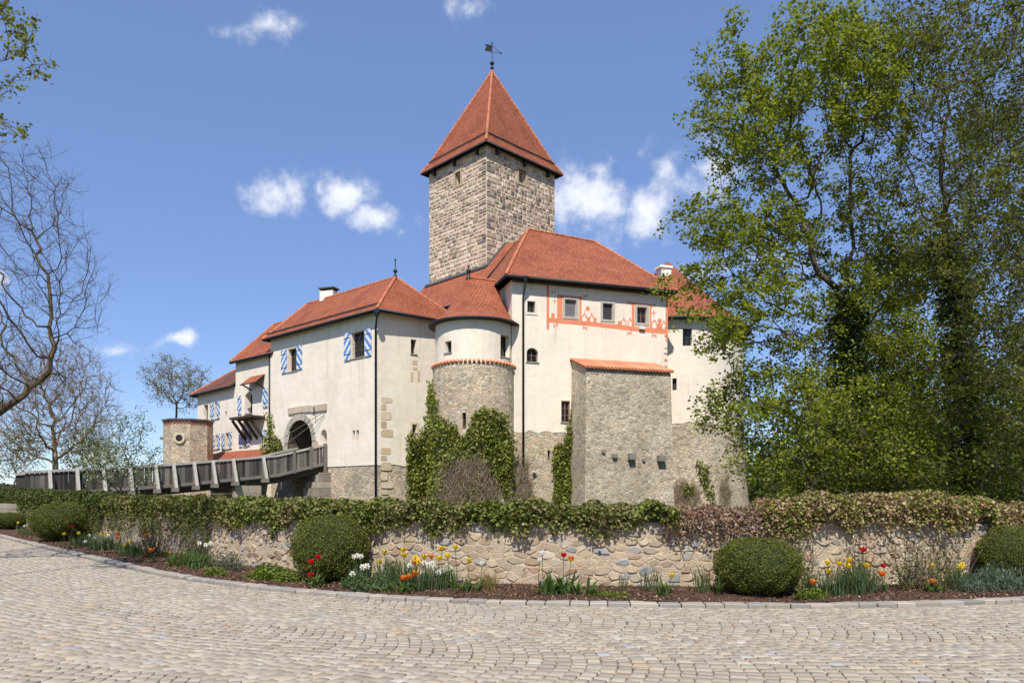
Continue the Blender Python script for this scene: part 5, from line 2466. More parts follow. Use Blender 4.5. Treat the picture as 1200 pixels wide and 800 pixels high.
def tree(name, label, seed, trunk, envs, n_att, leaf=None, bark=None, r_tip=.012, step=.45, kill=.7, twigs=3, twig_len=.6, twig_r=.008, wob=.25, up=.05, ivy=None, group=None, r_max=None, e=2.35, infl=6., leaf_mat='leaf', parent_cat='tree', pads=0):
    """leaf = (count per cluster, size, sigma, palette, leafed share)"""
    bark = bark or [S(92, 82, 68), S(76, 68, 58)]
    rng = np.random.default_rng(seed + 1000)
    pos, par = grow(seed, trunk, envs, n_att, step, infl, kill, wob, up, pads=pads)
    r = radii(par, r_tip, e)
    if r_max:
        r = np.minimum(r, r_max * (1.0 + .0 * r))
    t = thing(name, tuple(trunk[0]), label, parent_cat, group)
    ch = np.where(par >= 0)[0]
    P0, P1 = pos[par[ch]], pos[ch]
    R1 = r[ch]
    R0 = np.minimum(r[par[ch]], R1 * 1.25 + .004)
    # flare at the foot
    R0 = R0 * (1 + .5 * np.exp(-(P0[:, 2] - trunk[0][2]) / .5))
    thick = R1 > .05
    mats = []
    bc = np.array(bark)
    Vs, Fs, n0 = [], [], 0
    for sel, k in ((thick, 8), (~thick, 4)):
        if sel.any():
            V, Fc = frusta(P0[sel], P1[sel], R0[sel], R1[sel], k)
            Vs.append(V)
            Fs.append(Fc + n0)
            n0 += len(V)
    V, Fc = np.concatenate(Vs), np.concatenate(Fs)
    np_mesh('trunk', V, Fc, M['bark'], t, bc[rng.integers(0, len(bc), len(Fc))], smooth=True)
    # twigs from thin wood
    thin = np.where(r < r_tip * 2.6)[0]
    tw0 = np.repeat(thin, twigs)
    m_ = len(tw0)
    d = pos[tw0] - pos[np.maximum(par[tw0], 0)]
    d /= np.linalg.norm(d, axis=1)[:, None] + 1e-9
    d = d * .8 + rng.normal(0, .75, (m_, 3)) + np.array([0, 0, .12])
    d /= np.linalg.norm(d, axis=1)[:, None]
    L = twig_len * rng.uniform(.4, 1.2, m_)
    a = pos[tw0]
    b = a + d * (L * .5)[:, None]
    d2 = d + rng.normal(0, .35, (m_, 3)) + np.array([0, 0, .1])
    d2 /= np.linalg.norm(d2, axis=1)[:, None]
    c = b + d2 * (L * .55)[:, None]
    # side twiglets
    d3 = d + rng.normal(0, .8, (m_, 3))
    d3 /= np.linalg.norm(d3, axis=1)[:, None]
    c2 = b + d3 * (L * .4)[:, None]
    tr = np.full(m_, twig_r)
    V1, F1 = frusta(a, b, tr, tr * .8, 3)
    V2, F2 = frusta(b, c, tr * .8, tr * .4, 3)
    V3, F3 = frusta(b, c2, tr * .7, tr * .4, 3)
    V = np.concatenate([V1, V2, V3])
    Fc = np.concatenate([F1, F2 + len(V1), F3 + len(V1) + len(V2)])
    np_mesh('twigs', V, Fc, M['twig'], t, bc[rng.integers(0, len(bc), len(Fc))] * .9)
    if leaf:
        cnt, size, sig, pal, share = leaf
        cen = np.concatenate([c, c2, b[rng.random(m_) < .5]])
        cen = cen[rng.random(len(cen)) < share]
        cc = np.repeat(cen, cnt, 0) + rng.normal(0, sig, (len(cen) * cnt, 3)) * np.array([1, 1, .7])
        sz = size * rng.uniform(.6, 1.25, len(cc))
        V, Fc = flake(cc, sz, rng, flat=.25, wide=.75)
        pal = np.array(pal)
        ci = rng.integers(0, len(pal), len(cen))
        col = np.repeat(pal[ci], cnt, 0)
        alt = rng.random(len(cc)) < .3
        col[alt] = pal[rng.integers(0, len(pal), alt.sum())]
        col = col * rng.uniform(.75, 1.2, (len(cc), 1))
        np_mesh('crown', V, Fc, M[leaf_mat], t, col)
    if ivy:
        z0, z1, n_i, rad, pal = ivy
        sel = np.where((pos[:, 2] < z1) & (pos[:, 2] > z0) & (r > .07))[0]
        if len(sel):
            w = r[sel] + .15
            idx = rng.choice(sel, n_i, p=w / w.sum())
            th = rng.uniform(0, 2 * math.pi, n_i)
            rr_ = r[idx] * .8 + rad * rng.random(n_i) ** .7
            cc = pos[idx] + np.stack([np.cos(th) * rr_, np.sin(th) * rr_, rng.uniform(-.35, .35, n_i)], 1)
            V, Fc = flake(cc, .13 * rng.uniform(.6, 1.3, n_i), rng, flat=.1, wide=.9)
            pal = np.array(pal)
            np_mesh('ivy', V, Fc, M['leaf_waxy'], t, pal[rng.integers(0, len(pal), n_i)] * rng.uniform(.6, 1.2, (n_i, 1)))
    return t


def EP(u, v, Y, ru, rv, ry, w=1.0):
    """ellipsoid by photo position, real size from its distance"""
    p = P(u, v, Y)
    return (tuple(p), (ru / F0 * Y, ry, rv / F0 * Y), w)


SPRING = [(.255, .28, .034), (.215, .242, .03), (.305, .32, .046), (.17, .20, .027), (.26, .275, .05)]
LIME = [(.26, .28, .025), (.22, .25, .025), (.30, .30, .03), (.17, .21, .02)]
MID = [(.185, .195, .026), (.22, .225, .03), (.14, .16, .02), (.25, .25, .042)]
DEEP = [(.06, .09, .016), (.08, .115, .02), (.11, .14, .026), (.05, .075, .014)]
ASHY = [(.14, .145, .028), (.17, .168, .034), (.105, .115, .022), (.20, .19, .05)]
UNDERSTORY = [(.125, .145, .022), (.155, .175, .026), (.095, .115, .018), (.185, .195, .034)]  # darker leaf greens of the lower trees
OLIVE = [(.14, .145, .03), (.115, .125, .03), (.165, .16, .045), (.10, .11, .026)]


def right_trees():
    Y = 27
    x = (1005 - 600) / F0 * Y
    tree('maple_tree', 'large maple in fresh leaf with ivy clad trunk, nearest to the round house', 3,
         [(x, Y, 0), (x - .1, Y, 3), (x - .35, Y - .1, 6), (x - .5, Y, 8.8)],
         [EP(938, 125, 27, 88, 98, 3.4, 1.5), EP(880, 130, 26.5, 46, 66, 2.6, .5), EP(862, 262, 26, 48, 54, 2.2, .7), EP(985, 95, 28, 62, 75, 3, .8), EP(900, 340, 25.5, 80, 70, 2.6, .6), EP(862, 395, 25, 48, 34, 1.6, .26), EP(1030, 320, 27, 60, 110, 3, .6), EP(935, 230, 27, 80, 50, 3, .4), EP(880, 470, 25, 60, 28, 1.6, .3)],
         2500, (14, .135, .13, SPRING, .74), r_tip=.010, twigs=2, twig_len=.62, kill=.62, step=.40, ivy=(0, 9.0, 7500, .6, DEEP), wob=.28, e=2.05, pads=26)
    Y = 25
    x = (1138 - 600) / F0 * Y
    tree('ash_tree', 'tall sparse tree with dark upright limbs beside the maple', 5,
         [(x, Y, 0), (x - .2, Y, 4), (x - .5, Y, 8), (x - 1.0, Y, 11)],
         [EP(1100, 110, 25, 85, 125, 3, 1.6), EP(1065, 60, 25, 60, 80, 2, .6), EP(1150, 60, 25, 75, 120, 3, .9), EP(1090, 280, 24.5, 95, 80, 3, .8), EP(1150, 420, 24, 85, 110, 2.5, .6)],
         1700, (9, .112, .15, ASHY, .56), r_tip=.009, twigs=2, twig_len=.6, kill=.6, step=.4, ivy=(0, 10.5, 7000, .5, DEEP), wob=.25, up=.12, e=2.15, pads=12)
    Y = 20.5
    x = (1230 - 600) / F0 * Y
    tree('oak_tree', 'tree leaning in from the right edge of the picture with twiggy green crown', 8,
         [(x, Y, 0), (x, Y, 4), (x + .2, Y, 8.5)],
         [EP(1200, 60, 20.5, 75, 110, 2.2, 1), EP(1190, 280, 20, 60, 130, 2, .9), EP(1200, 450, 20, 60, 90, 2, .5)],
         900, (9, .105, .14, ASHY, .65), r_tip=.009, twigs=2, twig_len=.55, kill=.6, step=.4, ivy=(0, 9, 3000, .4, DEEP), up=.1, pads=12)
    specs = [
        ('hornbeam_tree', 'bushy bright green young tree right of the round house wall', 11, 948, 24, [EP(948, 500, 24, 48, 70, 2.0, 1), EP(918, 550, 24, 32, 36, 1.6, .5), EP(992, 525, 24, 50, 66, 2.0, .8)], 1000, (9, .115, .16, SPRING, .8), .5),
        ('hornbeam_tree', 'yellow green young tree showing between the two ivy clad trunks', 12, 1062, 36, [EP(1060, 400, 36, 62, 120, 3, 1), EP(1060, 520, 35, 60, 70, 3, .6)], 1100, (9, .16, .19, LIME, .9), .55),
        ('hornbeam_tree', 'dense green undergrowth tree below the tall sparse tree', 13, 1095, 23, [EP(1070, 530, 23, 60, 56, 1.8, 1), EP(1140, 510, 23, 62, 75, 1.8, 1)], 1300, (9, .112, .16, UNDERSTORY, .85), .5),
        ('beech_tree', 'olive green tree filling the background at the right edge', 14, 1195, 36, [EP(1180, 270, 36, 90, 150, 3.4, 1), EP(1190, 450, 35, 80, 120, 3, .8)], 1400, (9, .16, .2, OLIVE, .9), .6),
        ('beech_tree', 'shady tree behind the foot of the big maple', 15, 1010, 37, [EP(1000, 440, 37, 75, 130, 3.2, 1), EP(960, 540, 37, 80, 50, 3, .5)], 1100, (9, .16, .2, UNDERSTORY, .9), .6),
        ('beech_tree', 'dark leafy tree low at the far right corner of the wood', 16, 1170, 27, [EP(1180, 530, 27, 70, 60, 2.2, 1), EP(1235, 420, 27, 60, 130, 2.2, .8)], 1000, (10, .125, .17, DEEP, .95), .5),
    ]
    for nm, lb, sd, u, Yb, env, na, leaf, tl in specs:
        x = (u - 600) / F0 * Yb
        top = max(c[2] for c, r_, w in env)
        tree(nm, lb, sd, [(x, Yb, 0), (x + .1, Yb, top * .3), (x, Yb, top * .55)], env, na, leaf, r_tip=.010, twigs=2, twig_len=tl, kill=.7, step=.45, e=2.3, pads=14)


right_trees()


def left_trees():
    BR = [S(88, 75, 58), S(72, 62, 50), S(102, 90, 66)]
    # big old bare tree just outside the frame: only its right half reaches into the picture
    Y = 17.5
    tree('old_bare_tree', 'old leafless tree with mossy crooked limbs reaching in from the left edge', 41,
         [(-16.2, Y, 0), (-15.6, Y, 2.0), tuple(P(-60, 500, Y)), tuple(P(-5, 484, Y)), tuple(P(28, 462, Y)), tuple(P(58, 436, Y)), tuple(P(66, 400, Y))],
         [EP(60, 330, 17.5, 62, 90, 1.6, 1.0), EP(25, 430, 17, 60, 55, 1.5, .55), EP(35, 230, 18, 55, 60, 1.6, .7), EP(-90, 330, 17.5, 110, 190, 3, 1.2), EP(95, 350, 17.5, 28, 22, .8, .16)],
         1900, None, BR, r_tip=.0058, step=.26, kill=.36, twigs=3, twig_len=.5, twig_r=.004, wob=.24, up=.04, e=1.98, infl=5)
    # leafy twigs in the upper left corner belong to a nearer tree
    Y = 12
    tree('lime_tree', 'tree outside the frame whose budding leafy twigs hang into the upper left corner', 43,
         [(-11.2, Y, 0), (-11.0, Y, 3.5), (-10.4, Y, 7.5)],
         [EP(38, 80, 12, 26, 16, .4, .5), EP(10, 20, 12, 26, 26, .6, .5), EP(8, 145, 12, 14, 14, .4, .25), EP(-110, 60, 12, 100, 130, 2, 1.2)],
         340, (8, .075, .065, [(.20, .21, .05), (.16, .18, .04), (.24, .22, .06)], .55), BR, r_tip=.006, step=.22, kill=.34, twigs=2, twig_len=.3, twig_r=.004, wob=.35, e=2.2)
    Y = 58
    x = (66 - 600) / F0 * Y
    tree('bare_lime_tree', 'wide brown leafless tree standing beyond the left end of the bridge', 44,
         [(x, Y, 0), (x, Y, 3), (x - .2, Y, 5.5)],
         [EP(62, 465, 58, 68, 72, 4, 1.4), EP(20, 500, 58, 40, 45, 3, .5), EP(108, 500, 58, 30, 45, 3, .5)],
         2100, None, [S(140, 120, 92), S(118, 100, 78)], r_tip=.017, step=.5, kill=.62, twigs=4, twig_len=1.0, twig_r=.013, wob=.3, up=.1, e=2.2)
    Y = 74
    x = (212 - 600) / F0 * Y
    tree('budding_tree', 'small round crowned tree in bud behind the squat stone tower', 45,
         [(x, Y, 0), (x, Y, 5), (x - .5, Y, 8)],
         [EP(205, 448, 74, 38, 30, 3, 1.2), EP(228, 462, 74, 16, 22, 2, .3)],
         750, (3, .17, .2, [S(150, 136, 104), S(136, 126, 92), S(160, 148, 110)], .6), [S(96, 84, 70), S(80, 70, 58)], r_tip=.016, step=.5, kill=.7, twigs=3, twig_len=.9, twig_r=.012, wob=.3, up=.12, e=2.2)
    # pear tree in blossom in front of the bridge
    Y = 28
    x = (138 - 600) / F0 * Y
    tree('blossoming_pear_tree', 'small pear tree in white blossom in front of the timber bridge', 46,
         [(x, Y, 0), (x, Y, 1.2), (x + .1, Y, 2.0)],
         [EP(140, 545, 28, 44, 34, 1.3, 1), EP(155, 505, 28, 26, 30, .9, .55), EP(112, 530, 28, 24, 26, .9, .4), EP(168, 540, 28, 22, 30, .8, .4)],
         520, (5, .075, .09, [(.13, .18, .04), (.10, .15, .035), (.16, .20, .06), (.55, .56, .48), (.62, .62, .56), (.09, .13, .03)], .8), [S(80, 70, 62), S(66, 58, 52)], r_tip=.007, step=.25, kill=.36, twigs=2, twig_len=.35, twig_r=.005, wob=.35, e=2.2)
    # shrubs in first leaf beyond the bridge
    for i, (u, v, ru, rv, Yb, lb) in enumerate(((18, 530, 34, 30, 66, 'yellow green shrub under the bare tree at the left edge'), (95, 528, 26, 32, 68, 'olive shrub in first leaf right of the bare tree trunk'), (125, 540, 24, 22, 52, 'low green shrub just behind the left part of the bridge'))):
        xx = (u - 600) / F0 * Yb
        tree('shrub', lb, 60 + i, [(xx, Yb, 0), (xx, Yb, 1.0), (xx, Yb, 1.6)], [EP(u, v, Yb, ru, rv, 2.2, 1)], 380, (4, .20, .25, [(.17, .18, .05), (.13, .145, .04), (.20, .19, .06)] if i != 1 else [(.17, .15, .06), (.14, .13, .05)], .55), [S(112, 98, 74)], r_tip=.014, step=.45, kill=.62, twigs=2, twig_len=.7, twig_r=.01, group='shrubs beyond the bridge', parent_cat='shrub')


left_trees()


# far woods on the skyline
def far_woods():
    rng = np.random.default_rng(77)
    cen, col = [], []
    for i in range(240):
        ang = rng.uniform(-1.0, 1.0)
        dist = rng.uniform(150, 230)
        x, y = math.sin(ang) * dist * 1.15, math.cos(ang) * dist
        h = rng.uniform(2.5, 6.0) * (1.6 if ang > .25 else .8)
        n = 170
        v = rng.normal(0, 1, (n, 3))
        v /= np.linalg.norm(v, axis=1)[:, None]
        cen.append(np.array([x, y, h * .5]) + v * np.array([h * .8, h * .8, h * .55]))
        c = np.array([(.10, .105, .045), (.08, .09, .035), (.12, .10, .06), (.07, .095, .03)][rng.integers(0, 4)])
        col.append(np.tile(c, (n, 1)) * rng.uniform(.6, 1.2, (n, 1)))
    cen, col = np.concatenate(cen), np.concatenate(col)
    V, Fc = flake(cen, rng.uniform(.8, 1.8, len(cen)), rng, flat=-1, wide=.8)
    tag(np_mesh('far_woods', V, Fc, M['leaf'], None, col, loc=(0, 180, 0)), 'far off belt of spring woodland on the skyline', 'woodland', kind='stuff')
    # nearer thicket behind the trees at right
    cen, col = [], []
    for i in range(110):
        x, y = rng.uniform(19, 60), rng.uniform(44, 66)
        h = rng.uniform(4, 11)
        n = 420
        v = rng.normal(0, 1, (n, 3))
        v /= np.linalg.norm(v, axis=1)[:, None]
        v *= rng.uniform(.7, 1.05, (n, 1))
        cen.append(np.array([x, y, h * .5]) + v * np.array([2.6, 2.2, h * .55]))
        c = np.array([(.12, .15, .03), (.09, .12, .025), (.15, .17, .035)][rng.integers(0, 3)])
        col.append(np.tile(c, (n, 1)) * rng.uniform(.55, 1.2, (n, 1)))
    cen, col = np.concatenate(cen), np.concatenate(col)
    V, Fc = flake(cen, rng.uniform(.25, .5, len(cen)), rng, flat=-1, wide=.8)
    tag(np_mesh('thicket', V, Fc, M['leaf'], None, col, loc=(30, 50, 0)), 'dark green thicket closing the gaps behind the trees at right', 'thicket', kind='stuff')


far_woods()
# ------------------------------------------------------------------ hedges on the garden wall
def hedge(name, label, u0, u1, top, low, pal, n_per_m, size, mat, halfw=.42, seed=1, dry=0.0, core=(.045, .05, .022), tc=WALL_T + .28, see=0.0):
    """top(u), low(u): heights of crown line and of the ragged front drape"""
    rng = np.random.default_rng(seed)
    s0, s1 = float(KERB.s_at_u(u0, tc)), float(KERB.s_at_u(u1, tc))
    qm = KERB.at((s0 + s1) / 2, tc)
    t = thing(name, (float(qm[0]), float(qm[1]), 0), label, 'hedge')
    us = np.linspace(s0, s1, 400)
    uu = np.array([U0 + F0 * p[0] / p[1] for p in (KERB.at(s, tc) for s in us)])
    n = int(n_per_m * (s1 - s0))
    s = rng.uniform(s0, s1, n)
    u = np.interp(s, us, uu)
    tp = np.array([top(x) for x in u])
    lw = np.array([low(x) for x in u])
    # bumpy outline
    bump = .07 * np.sin(s * 5.1 + seed) + .05 * np.sin(s * 11.7) + .05 * np.sin(s * 2.3 + 1)
    lw = lw + .10 * np.sin(s * 3.7) + .07 * np.sin(s * 9.1 + 2)
    # cross-section angle: 0 = front horizontal, pi/2 = top, pi = back
    ph = rng.uniform(-.55, math.pi + .2, n)
    zc = np.maximum(lw + .22, tp - halfw * .75)
    hh = tp - zc
    ct, sn = np.cos(ph), np.sin(ph)
    z = np.where(sn >= 0, zc + hh * np.abs(sn) ** .8, zc + (zc - lw) * np.maximum(sn * 1.9, -1))
    off = halfw * np.sign(ct) * np.abs(ct) ** .6 * (1 + .0 * s)
    off = np.where(sn < 0, halfw * (.75 + .25 * rng.random(n)), off)
    depth = rng.random(n) ** 2 * .16 - .05
    k = 1 - depth / halfw
    tt = tc - off * k - bump * np.where(ct > 0, 1, 0) * .6
    z = zc + (z - zc) * k + bump * .6
    p = KERB.at(s, 0)
    nx = np.interp(s, KERB.s, KERB.nrm[:, 0])
    ny = np.interp(s, KERB.s, KERB.nrm[:, 1])
    cen = np.stack([p[:, 0] + nx * tt, p[:, 1] + ny * tt, z], 1)
    # gaps in the drape
    g = np.sin(s * 2.1 + seed) + np.sin(s * 5.3)
    drop = (sn < -.2) & (g + rng.normal(0, .5, n) > (1.0 if u0 > 0 else 3.0))
    cen, s2 = cen[~drop], s[~drop]
    V, Fc = flake(cen, size * rng.uniform(.6, 1.3, len(cen)), rng, flat=.05, wide=.8)
    pal = np.array(pal)
    # patches of one tone
    ci = ((np.sin(s2 * 1.7) + np.sin(s2 * 4.1 + 1) + rng.normal(0, 1.3, len(s2)) + 4) / 8 * len(pal)).astype(int) % len(pal)
    col = pal[ci] * rng.uniform(.7, 1.25, (len(cen), 1))
    np_mesh('foliage', V, Fc, M[mat], t, col)
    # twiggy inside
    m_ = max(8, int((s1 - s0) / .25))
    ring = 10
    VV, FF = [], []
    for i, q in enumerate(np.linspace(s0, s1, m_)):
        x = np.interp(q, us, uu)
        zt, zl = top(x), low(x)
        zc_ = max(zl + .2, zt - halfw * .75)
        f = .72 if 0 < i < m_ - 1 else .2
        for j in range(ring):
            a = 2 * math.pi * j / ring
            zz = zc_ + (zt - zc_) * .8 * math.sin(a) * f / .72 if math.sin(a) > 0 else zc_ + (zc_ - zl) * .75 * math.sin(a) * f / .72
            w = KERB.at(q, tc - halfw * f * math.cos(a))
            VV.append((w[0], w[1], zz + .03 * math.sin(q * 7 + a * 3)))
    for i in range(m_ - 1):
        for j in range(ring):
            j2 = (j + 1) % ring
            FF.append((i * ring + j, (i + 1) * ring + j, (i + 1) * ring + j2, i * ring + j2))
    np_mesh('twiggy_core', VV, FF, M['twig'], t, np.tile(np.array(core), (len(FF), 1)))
    # loose stems
    nt = int((s1 - s0) * (26 + 60 * dry))
    idx = rng.integers(0, len(cen), nt)
    a = cen[idx] + rng.normal(0, .03, (nt, 3))
    d = rng.normal(0, 1, (nt, 3)) + np.array([0, 0, -.3])
    d /= np.linalg.norm(d, axis=1)[:, None]
    b = a + d * rng.uniform(.1, .35, nt)[:, None]
    V, Fc = frusta(a, b, np.full(nt, .005), np.full(nt, .0025), 3)
    np_mesh('stems', V, Fc, M['twig'], t, np.array([S(120, 100, 78), S(96, 78, 60), S(140, 118, 96)])[rng.integers(0, 3, len(Fc))])['kind'] = 'stuff'
    return t


IVY = [(.11, .14, .022), (.145, .175, .028), (.185, .205, .042), (.08, .105, .018), (.22, .225, .065), (.22, .15, .08), (.125, .155, .024), (.28, .25, .12)]
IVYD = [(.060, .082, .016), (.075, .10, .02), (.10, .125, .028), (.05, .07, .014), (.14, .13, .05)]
DRY = [S(160, 136, 104), S(136, 114, 84), S(176, 154, 120), S(150, 132, 88), S(128, 126, 60), S(116, 126, 54), S(176, 144, 112), S(132, 134, 66)]
TWG = [S(150, 126, 104), S(128, 106, 86), S(164, 138, 114), S(150, 112, 92), S(116, 112, 62), S(172, 150, 128)]
ip = lambda xs, ys: (lambda u: float(np.interp(u, xs, ys)))

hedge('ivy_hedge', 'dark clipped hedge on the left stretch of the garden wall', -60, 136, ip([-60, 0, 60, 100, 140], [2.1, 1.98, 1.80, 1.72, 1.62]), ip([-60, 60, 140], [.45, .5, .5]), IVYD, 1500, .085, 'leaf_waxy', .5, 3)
hedge('ivy_hedge', 'long glossy green ivy hedge draped over the middle of the garden wall', 120, 792, ip([120, 200, 300, 420, 600, 760, 795], [1.58, 1.56, 1.52, 1.50, 1.49, 1.48, 1.34]), ip([120, 190, 250, 300, 420, 600, 700, 795], [.45, .5, .72, .96, 1.0, 1.02, .99, 1.05]), IVY, 2300, .072, 'leaf_waxy', .42, 4)
hedge('dry_hedge', 'thin leafless brown stretch of hedge left of the thick brown one', 772, 905, ip([772, 800, 850, 905], [1.44, 1.40, 1.42, 1.52]), ip([772, 905], [.88, .82]), TWG, 2000, .055, 'dryleaf', .42, 6, dry=1.0, core=(.10, .075, .055))
hedge('hornbeam_hedge', 'thick hedge with last years brown leaves on the right part of the wall', 884, 1197, ip([884, 920, 980, 1050, 1130, 1180, 1197], [1.44, 1.56, 1.63, 1.64, 1.58, 1.42, 1.22]), ip([884, 930, 1000, 1100, 1197], [.85, .95, 1.05, 1.02, .92]), DRY, 2600, .062, 'dryleaf', .46, 7, dry=.5, core=(.09, .065, .045))


# ------------------------------------------------------------------ clipped box balls
def ball_mesh():
    rng = np.random.default_rng(9)
    n = 24000
    v = rng.normal(0, 1, (n, 3))
    v /= np.linalg.norm(v, axis=1)[:, None]
    # slightly squared-off clipped form
    k = (np.abs(v) ** 2.1).sum(1) ** (-1 / 2.1)
    lump = 1 + .035 * np.sin(v[:, 0] * 7 + 1) * np.sin(v[:, 2] * 6) + .02 * np.sin(v[:, 0] * 17 + v[:, 2] * 13) + .03 * np.sin(v[:, 1] * 9 + v[:, 0] * 5)
    rad = (k * lump * (1 - rng.random(n) ** 2 * .10))[:, None]
    cen = v * rad
    V, Fc = flake(cen, .038 * rng.uniform(.6, 1.4, n), rng, flat=-1, wide=.7)
    pal = np.array([(.13, .148, .018), (.155, .17, .022), (.105, .125, .016), (.185, .195, .03), (.085, .10, .014), (.17, .15, .05)])
    col = pal[rng.integers(0, 6, n)] * rng.uniform(.7, 1.25, (n, 1))
    # core
    m1, m2 = 20, 12
    VV, FF = [], []
    for i in range(m2 + 1):
        a = math.pi * i / m2 - math.pi / 2
        for j in range(m1):
            b = 2 * math.pi * j / m1
            d = np.array([math.cos(a) * math.cos(b), math.cos(a) * math.sin(b), math.sin(a)])
            kk = (np.abs(d) ** 2.1).sum() ** (-1 / 2.1)
            VV.append(d * kk * .93)
    for i in range(m2):
        for j in range(m1):
            j2 = (j + 1) % m1
            FF.append((i * m1 + j, i * m1 + j2, (i + 1) * m1 + j2, (i + 1) * m1 + j))
    return V, Fc, col, np.array(VV), np.array(FF)


def build_balls():
    BV, BF, BC, CV, CF = ball_mesh()
    spec = [(387, 603, 681, 44, 1.15, 'round clipped box ball behind the three red tulips, left of the white daffodils'),
            (888, 629, 704, 49, .95, 'round clipped box ball in front of the brown hedge section, beside yellow tulips'),
            (77, 588, 640, 37, 1.05, 'clipped box ball far along the bed, second from the left edge'),
            (9, 600, 632, 20, 1.05, 'small distant box ball cut by the left edge of the picture'),
            (1186, 615, 672, 36, 1.15, 'clipped box ball cut by the right edge of the picture')]
    first = None
    for (u, v0, v1, hw, t_, lb) in spec:
        x, y = bed(u, t_)
        hgt = (v1 - v0) / F0 * y
        w = hw / F0 * y
        zt = EYE + (V0 - v0) / F0 * y
        zb = .03
        o = thing('box_ball', (x, y, zb), lb, 'shrub', 'clipped box balls along the bed')
        sc = (w, w, (zt - zb) / 2)
        if first is None:
            a = np_mesh('foliage', BV, BF, M['leaf_waxy'], None, BC)
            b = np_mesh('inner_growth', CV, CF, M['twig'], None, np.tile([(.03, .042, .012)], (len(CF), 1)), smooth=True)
            first = (a, b)
        else:
            a, b = first[0].copy(), first[1].copy()
            COL.objects.link(a)
            COL.objects.link(b)
        for q in (a, b):
            q.parent = o
            q.location = (0, 0, (zt - zb) / 2)
            q.scale = sc
            q.rotation_euler = (0, 0, u * .01)


build_balls()


# ------------------------------------------------------------------ flowers
def soil(x, y):
    return .07


def blade(mb, base, az, length, lean, w, col, n=5, droop=1.0):
    """strap leaf"""
    d = Vector((math.cos(az), math.sin(az), 0))
    s = Vector((-d.y, d.x, 0))
    prev = None
    for i in range(n + 1):
        f = i / n
        ang = lean * (.25 + droop * f)
        p = Vector(base) + d * (length * f * math.sin(ang)) + Vector((0, 0, length * f * math.cos(ang)))
        ww = w * (1 - f ** 2.2) * (.55 + .9 * f if f < .5 else 1.0)
        a, b = p - s * ww / 2 + d * ww * .15, p + s * ww / 2 + d * ww * .15
        if prev:
            mb.face([prev[0], prev[1], b, a], col)
        prev = (a, b)


def tulip_head(mb, c, size, col, col2, rr, open_=.35, n=6):
    c = Vector(c)
    for k in range(n):
        az = 2 * math.pi * k / n + rr.uniform(-.15, .15)
        d = Vector((math.cos(az), math.sin(az), 0))
        s = Vector((-d.y, d.x, 0))
        prof = [(0.08, 0, .25), (.36, .22, .62), (.46 + open_ * .3, .6, .66), (.42 + open_, 1.0, .10)]
        prev = None
        for j, (r_, z, w) in enumerate(prof):
            p = c + d * (r_ * size * (1 if k % 2 else .9)) + Vector((0, 0, (z - .1) * size))
            a, b = p - s * w * size / 2, p + s * w * size / 2
            if prev:
                mb.face([prev[0], prev[1], b, a], col if j < 3 else col2)
            prev = (a, b)


def daff_head(mb, c, size, col, cup, rr):
    c = Vector(c)
    f = Vector((rr.uniform(-.5, .5), -1, rr.uniform(.0, .3))).normalized()
    s = f.cross(Vector((0, 0, 1))).normalized()
    u_ = s.cross(f)
    for k in range(6):
        a = math.pi * 2 * k / 6 + rr.uniform(-.1, .1)
        d = s * math.cos(a) + u_ * math.sin(a)
        e = f.cross(d)
        p0, p1, p2 = c, c + d * size * .38 + f * size * .04, c + d * size * .62 - f * size * .03
        mb.face([p0, p1 - e * size * .2, p2, p1 + e * size * .2], col)
    k = 8
    for i in range(k):
        a, b = 2 * math.pi * i / k, 2 * math.pi * (i + 1) / k
        e = lambda t, r_, o: c + (s * math.cos(t) + u_ * math.sin(t)) * r_ * size + f * o * size
        mb.face([e(a, .13, .02), e(b, .13, .02), e(b, .2, .28), e(a, .2, .28)], cup)


RED, YEL, ORA, WHT = (.62, .012, .02), (.80, .56, .01), (.80, .13, .02), (.80, .80, .74)
GRN = [(.11, .17, .05), (.14, .20, .06), (.09, .14, .042)]
BLU = [(.11, .155, .065), (.13, .18, .08), (.09, .13, .055)]
ORD = ['first', 'second', 'third', 'fourth', 'fifth', 'sixth', 'seventh', 'eighth', 'ninth', 'tenth', 'eleventh', 'twelfth']


